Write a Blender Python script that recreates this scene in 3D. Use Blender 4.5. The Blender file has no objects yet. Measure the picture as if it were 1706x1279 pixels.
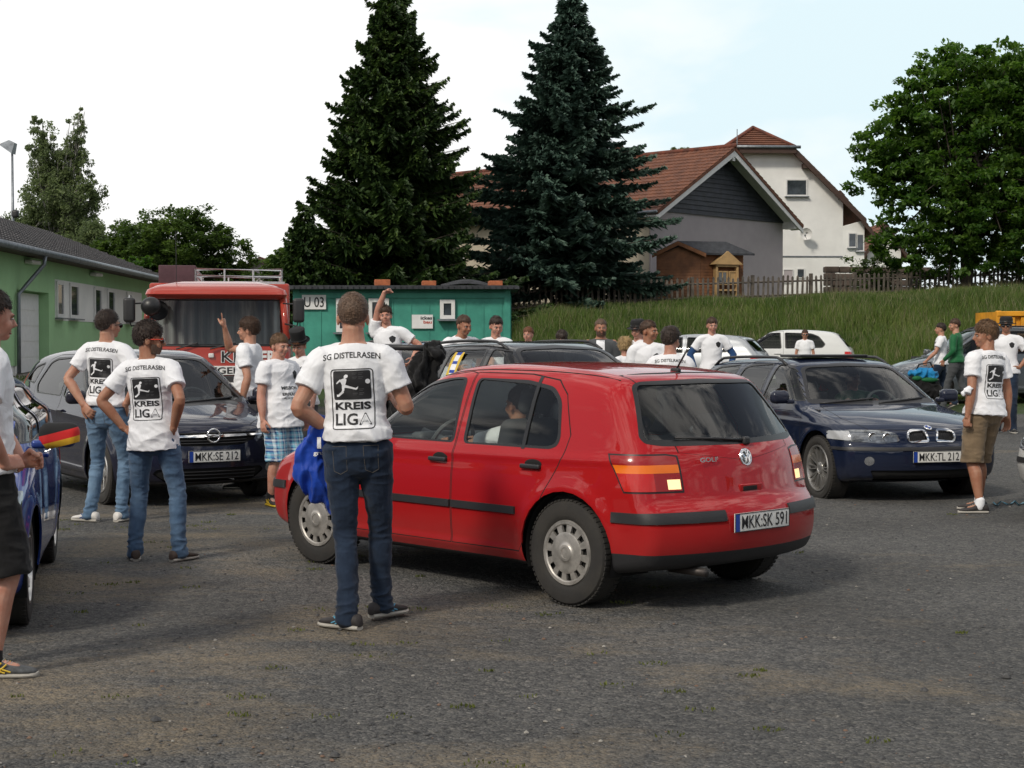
import bpy, bmesh, math, random
import numpy as np
from mathutils import Vector, Matrix, noise
from mathutils.bvhtree import BVHTree
R = math.radians
PI = math.pi
random.seed(7)
RNG = np.random.default_rng(7)
# ------------------------------------------------------------------ camera, sky, sun, exposure
SC = bpy.context.scene
COL = SC.collection
IW, IH, FP, HC = 1706, 1279, 2650.0, 1.55
PITCH = math.atan(69.5 / FP)
cam_d = bpy.data.cameras.new('camera')
cam_d.sensor_width = 36
cam_d.lens = 36 * FP / IW
cam_d.clip_start, cam_d.clip_end = 0.1, 3000
cam = bpy.data.objects.new('camera', cam_d)
COL.objects.link(cam)
cam.location = (0, 0, HC)
cam.rotation_euler = (PI / 2 - PITCH, 0, 0)
SC.camera = cam
SC.view_settings.view_transform = 'Standard'
SC.view_settings.look = 'None'
SC.view_settings.gamma = 1
SC.view_settings.exposure = -0.45
SUN_EL, SUN_AZ = 40, 215      # azimuth clockwise from +Y: behind the camera and to the left
wd = bpy.data.worlds.new('World')
SC.world = wd
wd.use_nodes = True
nt = wd.node_tree
nt.nodes.clear()


def N(nt, t, **kw):
    n = nt.nodes.new(t)
    ins = kw.pop('ins', {})
    for k, v in kw.items():
        setattr(n, k, v)
    for k, v in ins.items():
        n.inputs[k].default_value = v
    return n


def ramp(nt, stops, fac=None):
    n = nt.nodes.new('ShaderNodeValToRGB')
    el = n.color_ramp.elements
    while len(el) < len(stops):
        el.new(0.5)
    for e, (p, c) in zip(el, stops):
        e.position = p
        e.color = (*c, 1) if len(c) == 3 else c
    if fac is not None:
        nt.links.new(fac, n.inputs[0])
    return n


def world():
    L = nt.links.new
    out = N(nt, 'ShaderNodeOutputWorld')
    bg = N(nt, 'ShaderNodeBackground', ins={1: 0.108})
    sky = N(nt, 'ShaderNodeTexSky', sky_type='NISHITA', sun_disc=False, sun_elevation=R(SUN_EL), sun_rotation=R(SUN_AZ),
            air_density=1.0, dust_density=1.5, ozone_density=1.0)
    tc = N(nt, 'ShaderNodeTexCoord')
    mp = N(nt, 'ShaderNodeMapping')
    mp.inputs['Scale'].default_value = (1.0, 1.0, 2.6)
    mp.inputs['Location'].default_value = (3.1, 1.4, 0.35)
    L(tc.outputs['Generated'], mp.inputs[0])
    n1 = N(nt, 'ShaderNodeTexNoise', ins={'Scale': 2.3, 'Detail': 8, 'Roughness': 0.56, 'Distortion': 0.35})
    L(mp.outputs[0], n1.inputs['Vector'])
    r1 = ramp(nt, [(0.45, (0, 0, 0)), (0.55, (1, 1, 1))], n1.outputs['Fac'])   # cloud cover
    n2 = N(nt, 'ShaderNodeTexNoise', ins={'Scale': 6.5, 'Detail': 7, 'Roughness': 0.6, 'Distortion': 0.3})
    L(mp.outputs[0], n2.inputs['Vector'])
    r2 = ramp(nt, [(0.42, (3.0, 3.4, 4.2)), (0.55, (20.0, 19.3, 18.3))], n2.outputs['Fac'])   # grey bases to bright tops
    # thin veil brightens the clear parts towards the horizon
    sx = N(nt, 'ShaderNodeSeparateXYZ')
    L(tc.outputs['Generated'], sx.inputs[0])
    r3 = ramp(nt, [(0.0, (0.95,) * 3), (0.12, (0.72,) * 3), (0.42, (0.28,) * 3), (0.8, (0.16,) * 3)], sx.outputs['Z'])
    # the left of the view is whiter than the right
    bx = N(nt, 'ShaderNodeMapRange', ins={1: -0.25, 2: 0.35, 3: 0.55, 4: 0.0})
    L(sx.outputs['X'], bx.inputs[0])
    mxx = N(nt, 'ShaderNodeMath', operation='ADD', use_clamp=True)
    L(r3.outputs[0], mxx.inputs[0])
    L(bx.outputs[0], mxx.inputs[1])
    veil = N(nt, 'ShaderNodeMixRGB', blend_type='MIX')
    veil.inputs[2].default_value = (11.5, 11.6, 11.8, 1)
    fy = N(nt, 'ShaderNodeMapRange', interpolation_type='SMOOTHSTEP', ins={1: -0.1, 2: 0.7, 3: 0.22, 4: 1.0})
    L(sx.outputs['Y'], fy.inputs[0])
    vf = N(nt, 'ShaderNodeMath', operation='MULTIPLY')
    L(mxx.outputs[0], vf.inputs[0])
    L(fy.outputs[0], vf.inputs[1])
    L(vf.outputs[0], veil.inputs[0])
    L(sky.outputs[0], veil.inputs[1])
    mx = N(nt, 'ShaderNodeMixRGB', blend_type='MIX')
    L(r1.outputs[0], mx.inputs[0])
    L(veil.outputs[0], mx.inputs[1])
    L(r2.outputs[0], mx.inputs[2])
    # towards the houses the low sky is one bright white sheet, thinning to pale blue up on the right
    hz = N(nt, 'ShaderNodeMapRange', interpolation_type='SMOOTHSTEP', ins={1: 0.22, 2: 0.5, 3: 1.0, 4: 0.0})
    L(sx.outputs['Z'], hz.inputs[0])
    fy = N(nt, 'ShaderNodeMapRange', interpolation_type='SMOOTHSTEP', ins={1: 0.3, 2: 0.8, 3: 0.0, 4: 1.0})
    L(sx.outputs['Y'], fy.inputs[0])
    hm = N(nt, 'ShaderNodeMath', operation='MULTIPLY')
    L(hz.outputs[0], hm.inputs[0])
    L(fy.outputs[0], hm.inputs[1])
    n3 = N(nt, 'ShaderNodeTexNoise', ins={'Scale': 5.0, 'Detail': 5, 'Roughness': 0.55, 'Distortion': 0.4})
    L(mp.outputs[0], n3.inputs['Vector'])
    a1 = N(nt, 'ShaderNodeMath', operation='MULTIPLY_ADD', ins={1: 1.15})
    L(sx.outputs['X'], a1.inputs[0])
    L(n3.outputs['Fac'], a1.inputs[2])
    a2 = N(nt, 'ShaderNodeMath', operation='MULTIPLY_ADD', ins={1: 1.9})
    L(sx.outputs['Z'], a2.inputs[0])
    L(a1.outputs[0], a2.inputs[2])
    sheet = ramp(nt, [(0.72, (13.5, 13.5, 13.4)), (1.0, (9.9, 11.9, 12.6))], a2.outputs[0])
    cl = N(nt, 'ShaderNodeMixRGB', blend_type='MIX')
    L(hm.outputs[0], cl.inputs[0])
    L(mx.outputs[0], cl.inputs[1])
    L(sheet.outputs[0], cl.inputs[2])
    L(cl.outputs[0], bg.inputs[0])
    L(bg.outputs[0], out.inputs[0])


world()
sun_d = bpy.data.lights.new('sun', 'SUN')
sun_d.energy = 3.1
sun_d.angle = R(8)
sun_d.color = (1.0, 0.92, 0.79)
sun = bpy.data.objects.new('sun', sun_d)
COL.objects.link(sun)
sv = Vector((math.sin(R(SUN_AZ)) * math.cos(R(SUN_EL)), math.cos(R(SUN_AZ)) * math.cos(R(SUN_EL)), math.sin(R(SUN_EL))))
sun.rotation_euler = sv.to_track_quat('Z', 'Y').to_euler()

SC.cycles.max_bounces = 8
SC.cycles.transparent_max_bounces = 24
SC.cycles.use_denoising = True


# ------------------------------------------------------------------ pixel to place
def ray(px, py):
    c, s = math.cos(PITCH), math.sin(PITCH)
    dx, dz = (px - IW / 2) / FP, -(py - IH / 2) / FP
    return Vector((dx, c + dz * s, -s + dz * c))


def at(px, py, Y):
    d = ray(px, py)
    return Vector((0, 0, HC)) + d * (Y / d.y)


def X_at(px, Y):
    return at(px, 570, Y).x


def sstep(a, b, x):
    t = min(1, max(0, (x - a) / (b - a)))
    return t * t * (3 - 2 * t)


def bank_y(x):       # where the bank starts
    return 40.5 + 3.0 * (1 - sstep(-.5, 1.2, x)) + 0.5 * math.sin(x * 0.3) - 1.5 * sstep(5, 14, x)


def gz(x, y):
    s = 0.030 * (1 - sstep(-9, -3, x)) + 0.0165 * sstep(-9, -3, x)
    z = s * max(0, y - 17.5)
    b = bank_y(x)
    k = sstep(-11, -7, x)
    top = 2.30 + 0.035 * max(0, min(x, 20))
    z += k * (top - 0.35) * sstep(b, b + 15.5, y) * 1.0
    if y > 56:
        z += 0.0
    return z


# ------------------------------------------------------------------ objects
def tag(o, label=None, cat=None, group=None, kind=None):
    if label: o['label'] = label
    if cat: o['category'] = cat
    if group: o['group'] = group
    if kind: o['kind'] = kind
    return o


def empty(name, loc=(0, 0, 0), rz=0, parent=None):
    o = bpy.data.objects.new(name, None)
    o.empty_display_size = 0.2
    COL.objects.link(o)
    o.location = loc
    o.rotation_euler = (0, 0, rz)
    if parent: o.parent = parent
    return o


def thing(name, label, cat, loc=(0, 0, 0), rz=0, group=None):
    return tag(empty(name, loc, rz), label, cat, group)


def copy_tree(o, parent=None):
    c = o.copy()
    COL.objects.link(c)
    c.parent = parent
    for ch in KIDS(o):
        copy_tree(ch, c)
    return c


def KIDS(o):
    return [c for c in list(o.children)]


def link_mesh(name, me, mats, parent=None):
    o = bpy.data.objects.new(name, me)
    for m in (mats if isinstance(mats, (list, tuple)) else [mats]):
        me.materials.append(m)
    COL.objects.link(o)
    if parent: o.parent = parent
    return o


class MB:
    """collects shapes, builds one mesh"""
    def __init__(s):
        s.v, s.f, s.m, s.n = [], [], [], 0
        s.mi = 0

    def add(s, vs, fs):
        vs = [tuple(map(float, p)) for p in vs]
        o = s.n
        s.v.extend(vs)
        s.n += len(vs)
        for f in fs:
            s.f.append(tuple(i + o for i in f))
            s.m.append(s.mi)
        return s

    def box(s, c, d, M=None):
        x, y, z = d[0] / 2, d[1] / 2, d[2] / 2
        vs = [Vector((c[0] + a * x, c[1] + b * y, c[2] + e * z)) for a in (-1, 1) for b in (-1, 1) for e in (-1, 1)]
        if M: vs = [M @ v for v in vs]
        return s.add(vs, [(0, 1, 3, 2), (4, 6, 7, 5), (0, 4, 5, 1), (2, 3, 7, 6), (0, 2, 6, 4), (1, 5, 7, 3)])

    def rbox(s, c, d, r, M=None, n=3):
        """box with rounded edges"""
        hx = [max(1e-4, k / 2 - r) for k in d]
        t = [math.tan((i / n - 0.5) * PI / 2) for i in range(n + 1)]
        vs, fs, idx = [], [], {}
        # coordinates along one axis of a cube face: rounded part - flat - rounded part
        def key(p):
            return tuple(round(q, 5) for q in p)
        def put(p):
            k = key(p)
            if k not in idx:
                idx[k] = len(vs)
                vs.append(p)
            return idx[k]
        ang = [i / n for i in range(n + 1)]
        def face(ax, sg):
            u, w = (ax + 1) % 3, (ax + 2) % 3
            cu = [(-1, math.tan((1 - a) * PI / 4)) for a in ang] + [(1, math.tan(a * PI / 4)) for a in ang]
            g = []
            for (su, tu) in cu:
                row = []
                for (sw, tw) in cu:
                    dv = [0, 0, 0]
                    dv[ax], dv[u], dv[w] = sg, su * tu, sw * tw
                    l = math.sqrt(sum(q * q for q in dv))
                    p = [0, 0, 0]
                    p[ax] = sg * hx[ax] + r * dv[ax] / l
                    p[u] = su * hx[u] + r * dv[u] / l
                    p[w] = sw * hx[w] + r * dv[w] / l
                    row.append(put(p))
                g.append(row)
            for i in range(len(g) - 1):
                for j in range(len(g) - 1):
                    q = (g[i][j], g[i + 1][j], g[i + 1][j + 1], g[i][j + 1])
                    fs.append(q if sg > 0 else q[::-1])
        for ax in range(3):
            for sg in (-1, 1):
                face(ax, sg)
        vs = [Vector((c[0] + p[0], c[1] + p[1], c[2] + p[2])) for p in vs]
        if M: vs = [M @ v for v in vs]
        return s.add(vs, fs)

    def tube(s, pts, r, n=8, cap=True, closed=False):
        pts = [Vector(p) for p in pts]
        rs = r if isinstance(r, (list, tuple)) else [r] * len(pts)
        rings = []
        up = Vector((0, 0, 1))
        prev = None
        m = len(pts)
        for i, p in enumerate(pts):
            if closed:
                t = pts[(i + 1) % m] - pts[i - 1]
            else:
                t = pts[min(i + 1, m - 1)] - pts[max(i - 1, 0)]
            t.normalize()
            if prev is None:
                a = t.cross(up)
                if a.length < 1e-3: a = t.cross(Vector((1, 0, 0)))
            else:
                a = prev - t * prev.dot(t)
            a.normalize()
            prev = a
            b = t.cross(a)
            rings.append([p + (a * math.cos(k * 2 * PI / n) + b * math.sin(k * 2 * PI / n)) * rs[i] for k in range(n)])
        vs = [q for rg in rings for q in rg]
        fs = []
        for i in range(m if closed else m - 1):
            j = (i + 1) % m
            for k in range(n):
                l = (k + 1) % n
                fs.append((i * n + k, i * n + l, j * n + l, j * n + k))
        if cap and not closed:
            fs.append(tuple(range(n))[::-1])
            fs.append(tuple((m - 1) * n + k for k in range(n)))
        return s.add(vs, fs)

    def lathe(s, prof, n=32, M=None, closed=False):
        """profile (r, h) turned about +Y axis"""
        vs, fs = [], []
        m = len(prof)
        for (r, h) in prof:
            for k in range(n):
                a = 2 * PI * k / n
                vs.append(Vector((r * math.cos(a), h, r * math.sin(a))))
        if M: vs = [M @ v for v in vs]
        for i in range(m if closed else m - 1):
            j = (i + 1) % m
            for k in range(n):
                l = (k + 1) % n
                fs.append((i * n + k, j * n + k, j * n + l, i * n + l))
        return s.add(vs, fs)

    def prism(s, poly, a, b, f):
        """poly in 2d extruded from a to b; f(u, v, w) gives the 3d point"""
        n = len(poly)
        vs = [f(u, v, a) for u, v in poly] + [f(u, v, b) for u, v in poly]
        fs = [tuple(range(n))[::-1], tuple(range(n, 2 * n))]
        fs += [(i, (i + 1) % n, n + (i + 1) % n, n + i) for i in range(n)]
        return s.add(vs, fs)

    def ell(s, c, r, M=None, nu=16, nv=10):
        vs, fs = [], []
        for j in range(nv + 1):
            th = PI * j / nv
            for i in range(nu):
                ph = 2 * PI * i / nu
                vs.append(Vector((c[0] + r[0] * math.sin(th) * math.cos(ph), c[1] + r[1] * math.sin(th) * math.sin(ph), c[2] + r[2] * math.cos(th))))
        if M: vs = [M @ v for v in vs]
        for j in range(nv):
            for i in range(nu):
                k = (i + 1) % nu
                fs.append((j * nu + i, (j + 1) * nu + i, (j + 1) * nu + k, j * nu + k))
        return s.add(vs, fs)

    def build(s, name, mat, parent=None, smooth=False, sharp=None):
        me = bpy.data.meshes.new(name)
        me.from_pydata(s.v, [], s.f)
        if any(s.m):
            me.polygons.foreach_set('material_index', s.m)
        me.validate()
        o = link_mesh(name, me, mat, parent)
        if smooth:
            if sharp is None:
                me.shade_smooth()
            else:
                me.shade_smooth()
                me.set_sharp_from_angle(angle=R(sharp))
        return o


def np_mesh(name, V, F, mat, parent=None, smooth=False, fi=None):
    """V (n,3) array, F (m,k) array of equal-sized faces"""
    me = bpy.data.meshes.new(name)
    V = np.asarray(V, dtype=np.float32)
    F = np.asarray(F, dtype=np.int32)
    m, k = F.shape
    me.vertices.add(len(V))
    me.vertices.foreach_set('co', V.ravel())
    me.loops.add(m * k)
    me.loops.foreach_set('vertex_index', F.ravel())
    me.polygons.add(m)
    me.polygons.foreach_set('loop_start', np.arange(0, m * k, k, dtype=np.int32))
    me.polygons.foreach_set('loop_total', np.full(m, k, dtype=np.int32))
    if fi is not None:
        me.polygons.foreach_set('material_index', np.asarray(fi, dtype=np.int32))
    me.update(calc_edges=True)
    me.validate()
    if smooth: me.shade_smooth()
    return link_mesh(name, me, mat, parent)


# ------------------------------------------------------------------ materials
def new_mat(name):
    m = bpy.data.materials.new(name)
    m.use_nodes = True
    t = m.node_tree
    t.nodes.clear()
    out = t.nodes.new('ShaderNodeOutputMaterial')
    return m, t, out


def mat(name, col, rough=0.6, metal=0.0, var=0.12, vscale=6.0, bump=0.0, bscale=40.0, spec=0.5, coat=0.0, col2=None, trans=0.0, emit=None, subs=0.0, back=None, stretch=None):
    """principled surface whose colour wanders a little and whose surface has a fine grain"""
    m, t, out = new_mat(name)
    L = t.links.new
    p = N(t, 'ShaderNodeBsdfPrincipled')
    p.inputs['Roughness'].default_value = rough
    p.inputs['Metallic'].default_value = metal
    p.inputs['Specular IOR Level'].default_value = spec
    p.inputs['Coat Weight'].default_value = coat
    p.inputs['Coat Roughness'].default_value = 0.03
    p.inputs['Transmission Weight'].default_value = trans
    if subs:
        p.inputs['Subsurface Weight'].default_value = subs
        p.inputs['Subsurface Scale'].default_value = 0.01
    tc = N(t, 'ShaderNodeTexCoord')
    src = tc.outputs['Object']
    if stretch:
        mp = N(t, 'ShaderNodeMapping')
        mp.inputs['Scale'].default_value = stretch
        L(src, mp.inputs[0])
        src = mp.outputs[0]
    if var > 0 or col2:
        nz = N(t, 'ShaderNodeTexNoise', ins={'Scale': vscale, 'Detail': 5, 'Roughness': 0.6})
        L(src, nz.inputs['Vector'])
        c2 = col2 or tuple(c * (1 - var) for c in col)
        c1 = col if col2 else tuple(min(1, c * (1 + var)) for c in col)
        rp = ramp(t, [(0.36, c2), (0.64, c1)], nz.outputs['Fac'])
        L(rp.outputs[0], p.inputs['Base Color'])
        colsock = rp.outputs[0]
    else:
        p.inputs['Base Color'].default_value = (*col, 1)
    if bump > 0:
        nb = N(t, 'ShaderNodeTexNoise', ins={'Scale': bscale, 'Detail': 4, 'Roughness': 0.6})
        L(src, nb.inputs['Vector'])
        b = N(t, 'ShaderNodeBump', ins={'Strength': 1.0, 'Distance': bump})
        L(nb.outputs['Fac'], b.inputs['Height'])
        L(b.outputs[0], p.inputs['Normal'])
    if emit:
        p.inputs['Emission Color'].default_value = (*emit[0], 1)
        p.inputs['Emission Strength'].default_value = emit[1]
    if back:      # the unpainted inside of a panel
        g = N(t, 'ShaderNodeNewGeometry')
        d = N(t, 'ShaderNodeBsdfDiffuse')
        d.inputs[0].default_value = (*back, 1)
        mx = N(t, 'ShaderNodeMixShader')
        L(g.outputs['Backfacing'], mx.inputs[0])
        L(p.outputs[0], mx.inputs[1])
        L(d.outputs[0], mx.inputs[2])
        L(mx.outputs[0], out.inputs[0])
    else:
        L(p.outputs[0], out.inputs[0])
    return m


def glass(name, tint=(0.62, 0.68, 0.66), refl=1.0, rough=0.0):
    m, t, out = new_mat(name)
    L = t.links.new
    tr = N(t, 'ShaderNodeBsdfTransparent')
    tr.inputs[0].default_value = (*tint, 1)
    gl = N(t, 'ShaderNodeBsdfGlossy')
    gl.inputs['Color'].default_value = (refl, refl, refl, 1)
    gl.inputs['Roughness'].default_value = rough
    fr = N(t, 'ShaderNodeFresnel', ins={'IOR': 1.42})
    mx = N(t, 'ShaderNodeMixShader')
    L(fr.outputs[0], mx.inputs[0])
    L(tr.outputs[0], mx.inputs[1])
    L(gl.outputs[0], mx.inputs[2])
    L(mx.outputs[0], out.inputs[0])
    return m


def paint(name, col, flake=0.0, rough=0.35, dirt=0.12):
    """car paint: base with clear coat, dust towards the sills"""
    m, t, out = new_mat(name)
    L = t.links.new
    p = N(t, 'ShaderNodeBsdfPrincipled', ins={'Roughness': rough + .1, 'Metallic': flake, 'Specular IOR Level': 0.06, 'Coat Weight': 1.0, 'Coat IOR': 1.45, 'Coat Roughness': 0.02})
    tc = N(t, 'ShaderNodeTexCoord')
    nz = N(t, 'ShaderNodeTexNoise', ins={'Scale': 3.0, 'Detail': 6, 'Roughness': 0.7})
    L(tc.outputs['Object'], nz.inputs['Vector'])
    sx = N(t, 'ShaderNodeSeparateXYZ')
    L(tc.outputs['Object'], sx.inputs[0])
    zr = N(t, 'ShaderNodeMapRange', ins={1: 0.55, 2: 0.2, 3: 0.0, 4: 1.0})
    L(sx.outputs['Z'], zr.inputs[0])
    mu = N(t, 'ShaderNodeMath', operation='MULTIPLY_ADD')
    L(zr.outputs[0], mu.inputs[0])
    L(nz.outputs['Fac'], mu.inputs[1])
    mu.inputs[2].default_value = 0.0
    m2 = N(t, 'ShaderNodeMath', operation='MULTIPLY')
    L(mu.outputs[0], m2.inputs[0])
    m2.inputs[1].default_value = dirt * 5
    m3 = N(t, 'ShaderNodeMath', operation='ADD', use_clamp=True)
    L(m2.outputs[0], m3.inputs[0])
    m3.inputs[1].default_value = 0.01
    mx = N(t, 'ShaderNodeMixRGB')
    mx.inputs[1].default_value = (*col, 1)
    mx.inputs[2].default_value = (0.16, 0.14, 0.12, 1)
    L(m3.outputs[0], mx.inputs[0])
    L(mx.outputs[0], p.inputs['Base Color'])
    cr = N(t, 'ShaderNodeMapRange', ins={1: 0.0, 2: 0.6, 3: 0.02, 4: 0.5})
    L(m3.outputs[0], cr.inputs[0])
    L(cr.outputs[0], p.inputs['Coat Roughness'])
    g = N(t, 'ShaderNodeNewGeometry')
    d = N(t, 'ShaderNodeBsdfDiffuse')
    d.inputs[0].default_value = (0.17, 0.17, 0.165, 1)
    ms = N(t, 'ShaderNodeMixShader')
    L(g.outputs['Backfacing'], ms.inputs[0])
    L(p.outputs[0], ms.inputs[1])
    L(d.outputs[0], ms.inputs[2])
    L(ms.outputs[0], out.inputs[0])
    return m


M = {}
M['plastic'] = mat('black_plastic', (0.022, 0.022, 0.024), 0.5, bump=0.0005, bscale=300)
M['seal'] = mat('black_rubber_seal', (0.012, 0.012, 0.013), 0.4)
M['gap'] = mat('panel_gap', (0.006, 0.006, 0.006), 0.9)
M['tyre'] = mat('tyre_rubber', (0.022, 0.021, 0.02), 0.85, bump=0.002, bscale=60, col2=(0.035, 0.032, 0.028))
M['well'] = mat('wheel_housing', (0.006, 0.006, 0.006), 0.95)
M['under'] = mat('underbody', (0.01, 0.01, 0.01), 0.9)
M['rim'] = mat('wheel_silver', (0.55, 0.54, 0.52), 0.32, metal=0.85, var=0.2)
M['cap'] = mat('hubcap_silver', (0.42, 0.40, 0.37), 0.42, metal=0.55, var=0.25, vscale=14)
M['disc'] = mat('brake_disc', (0.08, 0.07, 0.065), 0.5, metal=0.7)
M['chrome'] = mat('chrome', (0.8, 0.8, 0.8), 0.08, metal=1.0, var=0)
M['red_lens'] = mat('red_lens', (0.50, 0.014, 0.010), 0.2, spec=0.5, coat=.3, var=0.05)
M['dark_lens'] = mat('dark_red_lens', (0.30, 0.008, 0.008), 0.2, spec=0.5, coat=.3, var=0.05)
M['orange_lens'] = mat('orange_lens', (0.80, 0.17, 0.01), 0.2, spec=0.5, coat=.3, var=0.05)
M['lit_lens'] = mat('lit_reverse_lens', (0.9, 0.7, 0.4), 0.2, emit=((1.0, 0.70, 0.30), 1.3), var=0.0)
M['clear_lens'] = glass('clear_lens', (0.8, 0.82, 0.84), 1.0)
M['lamp_bowl'] = mat('lamp_reflector', (0.6, 0.62, 0.65), 0.2, metal=0.9, var=0.2, vscale=20)
M['glass'] = glass('car_glass', (0.86, 0.91, 0.89))
M['glass_dark'] = glass('tinted_car_glass', (0.26, 0.29, 0.29))
M['screen'] = glass('windscreen_glass', (0.72, 0.78, 0.76))
M['trim'] = mat('interior_cloth', (0.040, 0.041, 0.044), 0.95, bump=0.001, bscale=200)
M['dash'] = mat('dashboard', (0.075, 0.078, 0.082), 0.6)
M['plate'] = mat('plate_white', (0.72, 0.72, 0.69), 0.4, var=0.05)
M['ink'] = mat('black_ink', (0.012, 0.012, 0.014), 0.6, var=0)
M['eu_blue'] = mat('plate_blue', (0.01, 0.05, 0.32), 0.4, var=0)
M['white'] = mat('white_matte', (0.7, 0.7, 0.7), 0.6, var=0.04)
M['black_rubber'] = M['seal']
# ------------------------------------------------------------------ car bodies
def smooth_curve(pts, n=500):
    """smooth curve through (u, v) points, as dense arrays for np.interp"""
    u = np.array([p[0] for p in pts], float)
    v = np.array([p[1] for p in pts], float)
    d = np.gradient(v, u)
    uu = np.linspace(u[0], u[-1], n)
    k = np.clip(np.searchsorted(u, uu, side='right') - 1, 0, len(u) - 2)
    h = u[k + 1] - u[k]
    t = (uu - u[k]) / h
    h00, h10, h01, h11 = 2 * t**3 - 3 * t**2 + 1, t**3 - 2 * t**2 + t, -2 * t**3 + 3 * t**2, t**3 - t**2
    return uu, h00 * v[k] + h10 * h * d[k] + h01 * v[k + 1] + h11 * h * d[k + 1]


def chaikin(P, it=3):
    P = np.array(P, float)
    for _ in range(it):
        Q = np.roll(P, -1, 0)
        P = np.stack([P * 0.75 + Q * 0.25, P * 0.25 + Q * 0.75], 1).reshape(-1, 2)
    return P


class CarShape:
    def __init__(s, sil, W, O, shift, crown=0.03, arches=(), r=0.09, flare=0.012, ra=0.36, za=0.31, creases=()):
        s.P = chaikin(sil, 3)
        s.A, s.B = s.P, np.roll(s.P, -1, 0)
        s.W, s.O, s.sh = smooth_curve(W), smooth_curve(O), smooth_curve(shift)
        s.crown, s.arches, s.r, s.flare, s.ra, s.za, s.creases = crown, arches, r, flare, ra, za, creases

    def sd(s, x, z):
        out = np.empty_like(x)
        A, B = s.A, s.B
        E = B - A
        L2 = (E**2).sum(1) + 1e-12
        for i in range(0, len(x), 8000):
            px, pz = x[i:i + 8000, None], z[i:i + 8000, None]
            wx, wz = px - A[:, 0], pz - A[:, 1]
            t = np.clip((wx * E[:, 0] + wz * E[:, 1]) / L2, 0, 1)
            dx, dz = wx - t * E[:, 0], wz - t * E[:, 1]
            d = np.sqrt((dx * dx + dz * dz).min(1))
            c1 = A[:, 1] <= pz
            c2 = B[:, 1] > pz
            cr = E[:, 0] * wz - E[:, 1] * wx
            w = ((c1 & c2 & (cr > 0)).sum(1) - ((~c1) & (~c2) & (cr < 0)).sum(1))
            out[i:i + 8000] = np.where(w != 0, -d, d)
        return out

    def S(s, x, z):
        w = np.interp(x, *s.W) + np.interp(z, *s.O)
        for ax in s.arches:
            rr = np.hypot(x - ax, z - s.za)
            w = w + s.flare * np.exp(-((rr - s.ra) / 0.055)**2) * (z > s.za - 0.25)
        for (x0, z0, x1, z1, amp, wd) in s.creases:     # a crease along a line on the flank
            t = (x - x0) / (x1 - x0)
            zl = z0 + t * (z1 - z0)
            m = np.clip(t * 6 + 0.5, 0, 1) * np.clip((1 - t) * 6 + 0.5, 0, 1)
            w = w + amp * m * np.exp(-((z - zl) / wd)**2)
        return w

    def f(s, P):
        x, y, z = P[:, 0], np.abs(P[:, 1]), P[:, 2]
        yn = y / 0.85
        k = np.interp(x, *s.sh)
        xs = x + k * yn**2.4
        zs = z + s.crown * yn**2 * np.clip((z - 0.5) / 0.3, 0, 1)
        d = s.sd(xs, zs)
        g = y - s.S(x, z)
        r = s.r * (0.55 + 0.45 * np.clip((z - 0.4) / 0.5, 0, 1))
        h = np.clip(r - np.abs(d - g), 0, None)
        return np.maximum(d, g) + h * h / (4 * r)

    def normal(s, P, e=0.004):
        n = np.stack([s.f(P + np.eye(3)[i] * e) - s.f(P - np.eye(3)[i] * e) for i in range(3)], 1)
        return n / (np.linalg.norm(n, axis=1)[:, None] + 1e-9)

    def mesh(s, nu=280, nb=22, ns=40):
        # resample silhouette evenly
        P = np.vstack([s.P, s.P[:1]])
        L = np.r_[0, np.cumsum(np.linalg.norm(np.diff(P, axis=0), axis=1))]
        t = np.linspace(0, L[-1], nu + 1)[:-1]
        Q = np.stack([np.interp(t, L, P[:, 0]), np.interp(t, L, P[:, 1])], 1)
        x0, x1 = s.P[:, 0].min(), s.P[:, 0].max()
        C = np.stack([np.clip(Q[:, 0] * 0.8, x0 + 0.62, x1 - 0.62), np.full(nu, 0.56)], 1)
        vs = np.r_[np.linspace(0, 1, nb + 1), 1 + np.linspace(0, 1, ns + 1)[1:]]
        nv = len(vs)
        O = np.zeros((nu, nv, 3))
        D = np.zeros((nu, nv, 3))
        O[:, :, 0] = C[:, None, 0]
        O[:, :, 2] = C[:, None, 1]
        for j, v in enumerate(vs):
            a, b = (1, v) if v <= 1 else (2 - v, 1)
            D[:, j, 0] = (Q[:, 0] - C[:, 0]) * a
            D[:, j, 1] = 0.88 * b
            D[:, j, 2] = (Q[:, 1] - C[:, 1]) * a
        O, D = O.reshape(-1, 3), D.reshape(-1, 3)
        lo, hi = np.zeros(len(O)), np.full(len(O), 1.6)
        for _ in range(14):
            mid = (lo + hi) / 2
            ins = s.f(O + D * mid[:, None]) < 0
            lo = np.where(ins, mid, lo)
            hi = np.where(ins, hi, mid)
        V = O + D * ((lo + hi) / 2)[:, None]
        V[V[:, 1] < 1e-4, 1] = 0
        V.reshape(nu, nv, 3)[:, 0, 1] = 0
        F = []
        for i in range(nu):
            j = (i + 1) % nu
            for k in range(nv - 1):
                F.append((i * nv + k, j * nv + k, j * nv + k + 1, i * nv + k + 1))
        bm = bmesh.new()
        bv = [bm.verts.new(p) for p in V]
        for f in F:
            bm.faces.new([bv[i] for i in f])
        bmesh.ops.remove_doubles(bm, verts=bm.verts, dist=0.0008)
        bmesh.ops.recalc_face_normals(bm, faces=bm.faces)
        # make sure outward
        tot = sum(f.normal.y * f.calc_area() for f in bm.faces if f.calc_center_median().y > 0.6)
        if tot < 0:
            bmesh.ops.reverse_faces(bm, faces=bm.faces)
        return bm


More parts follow.
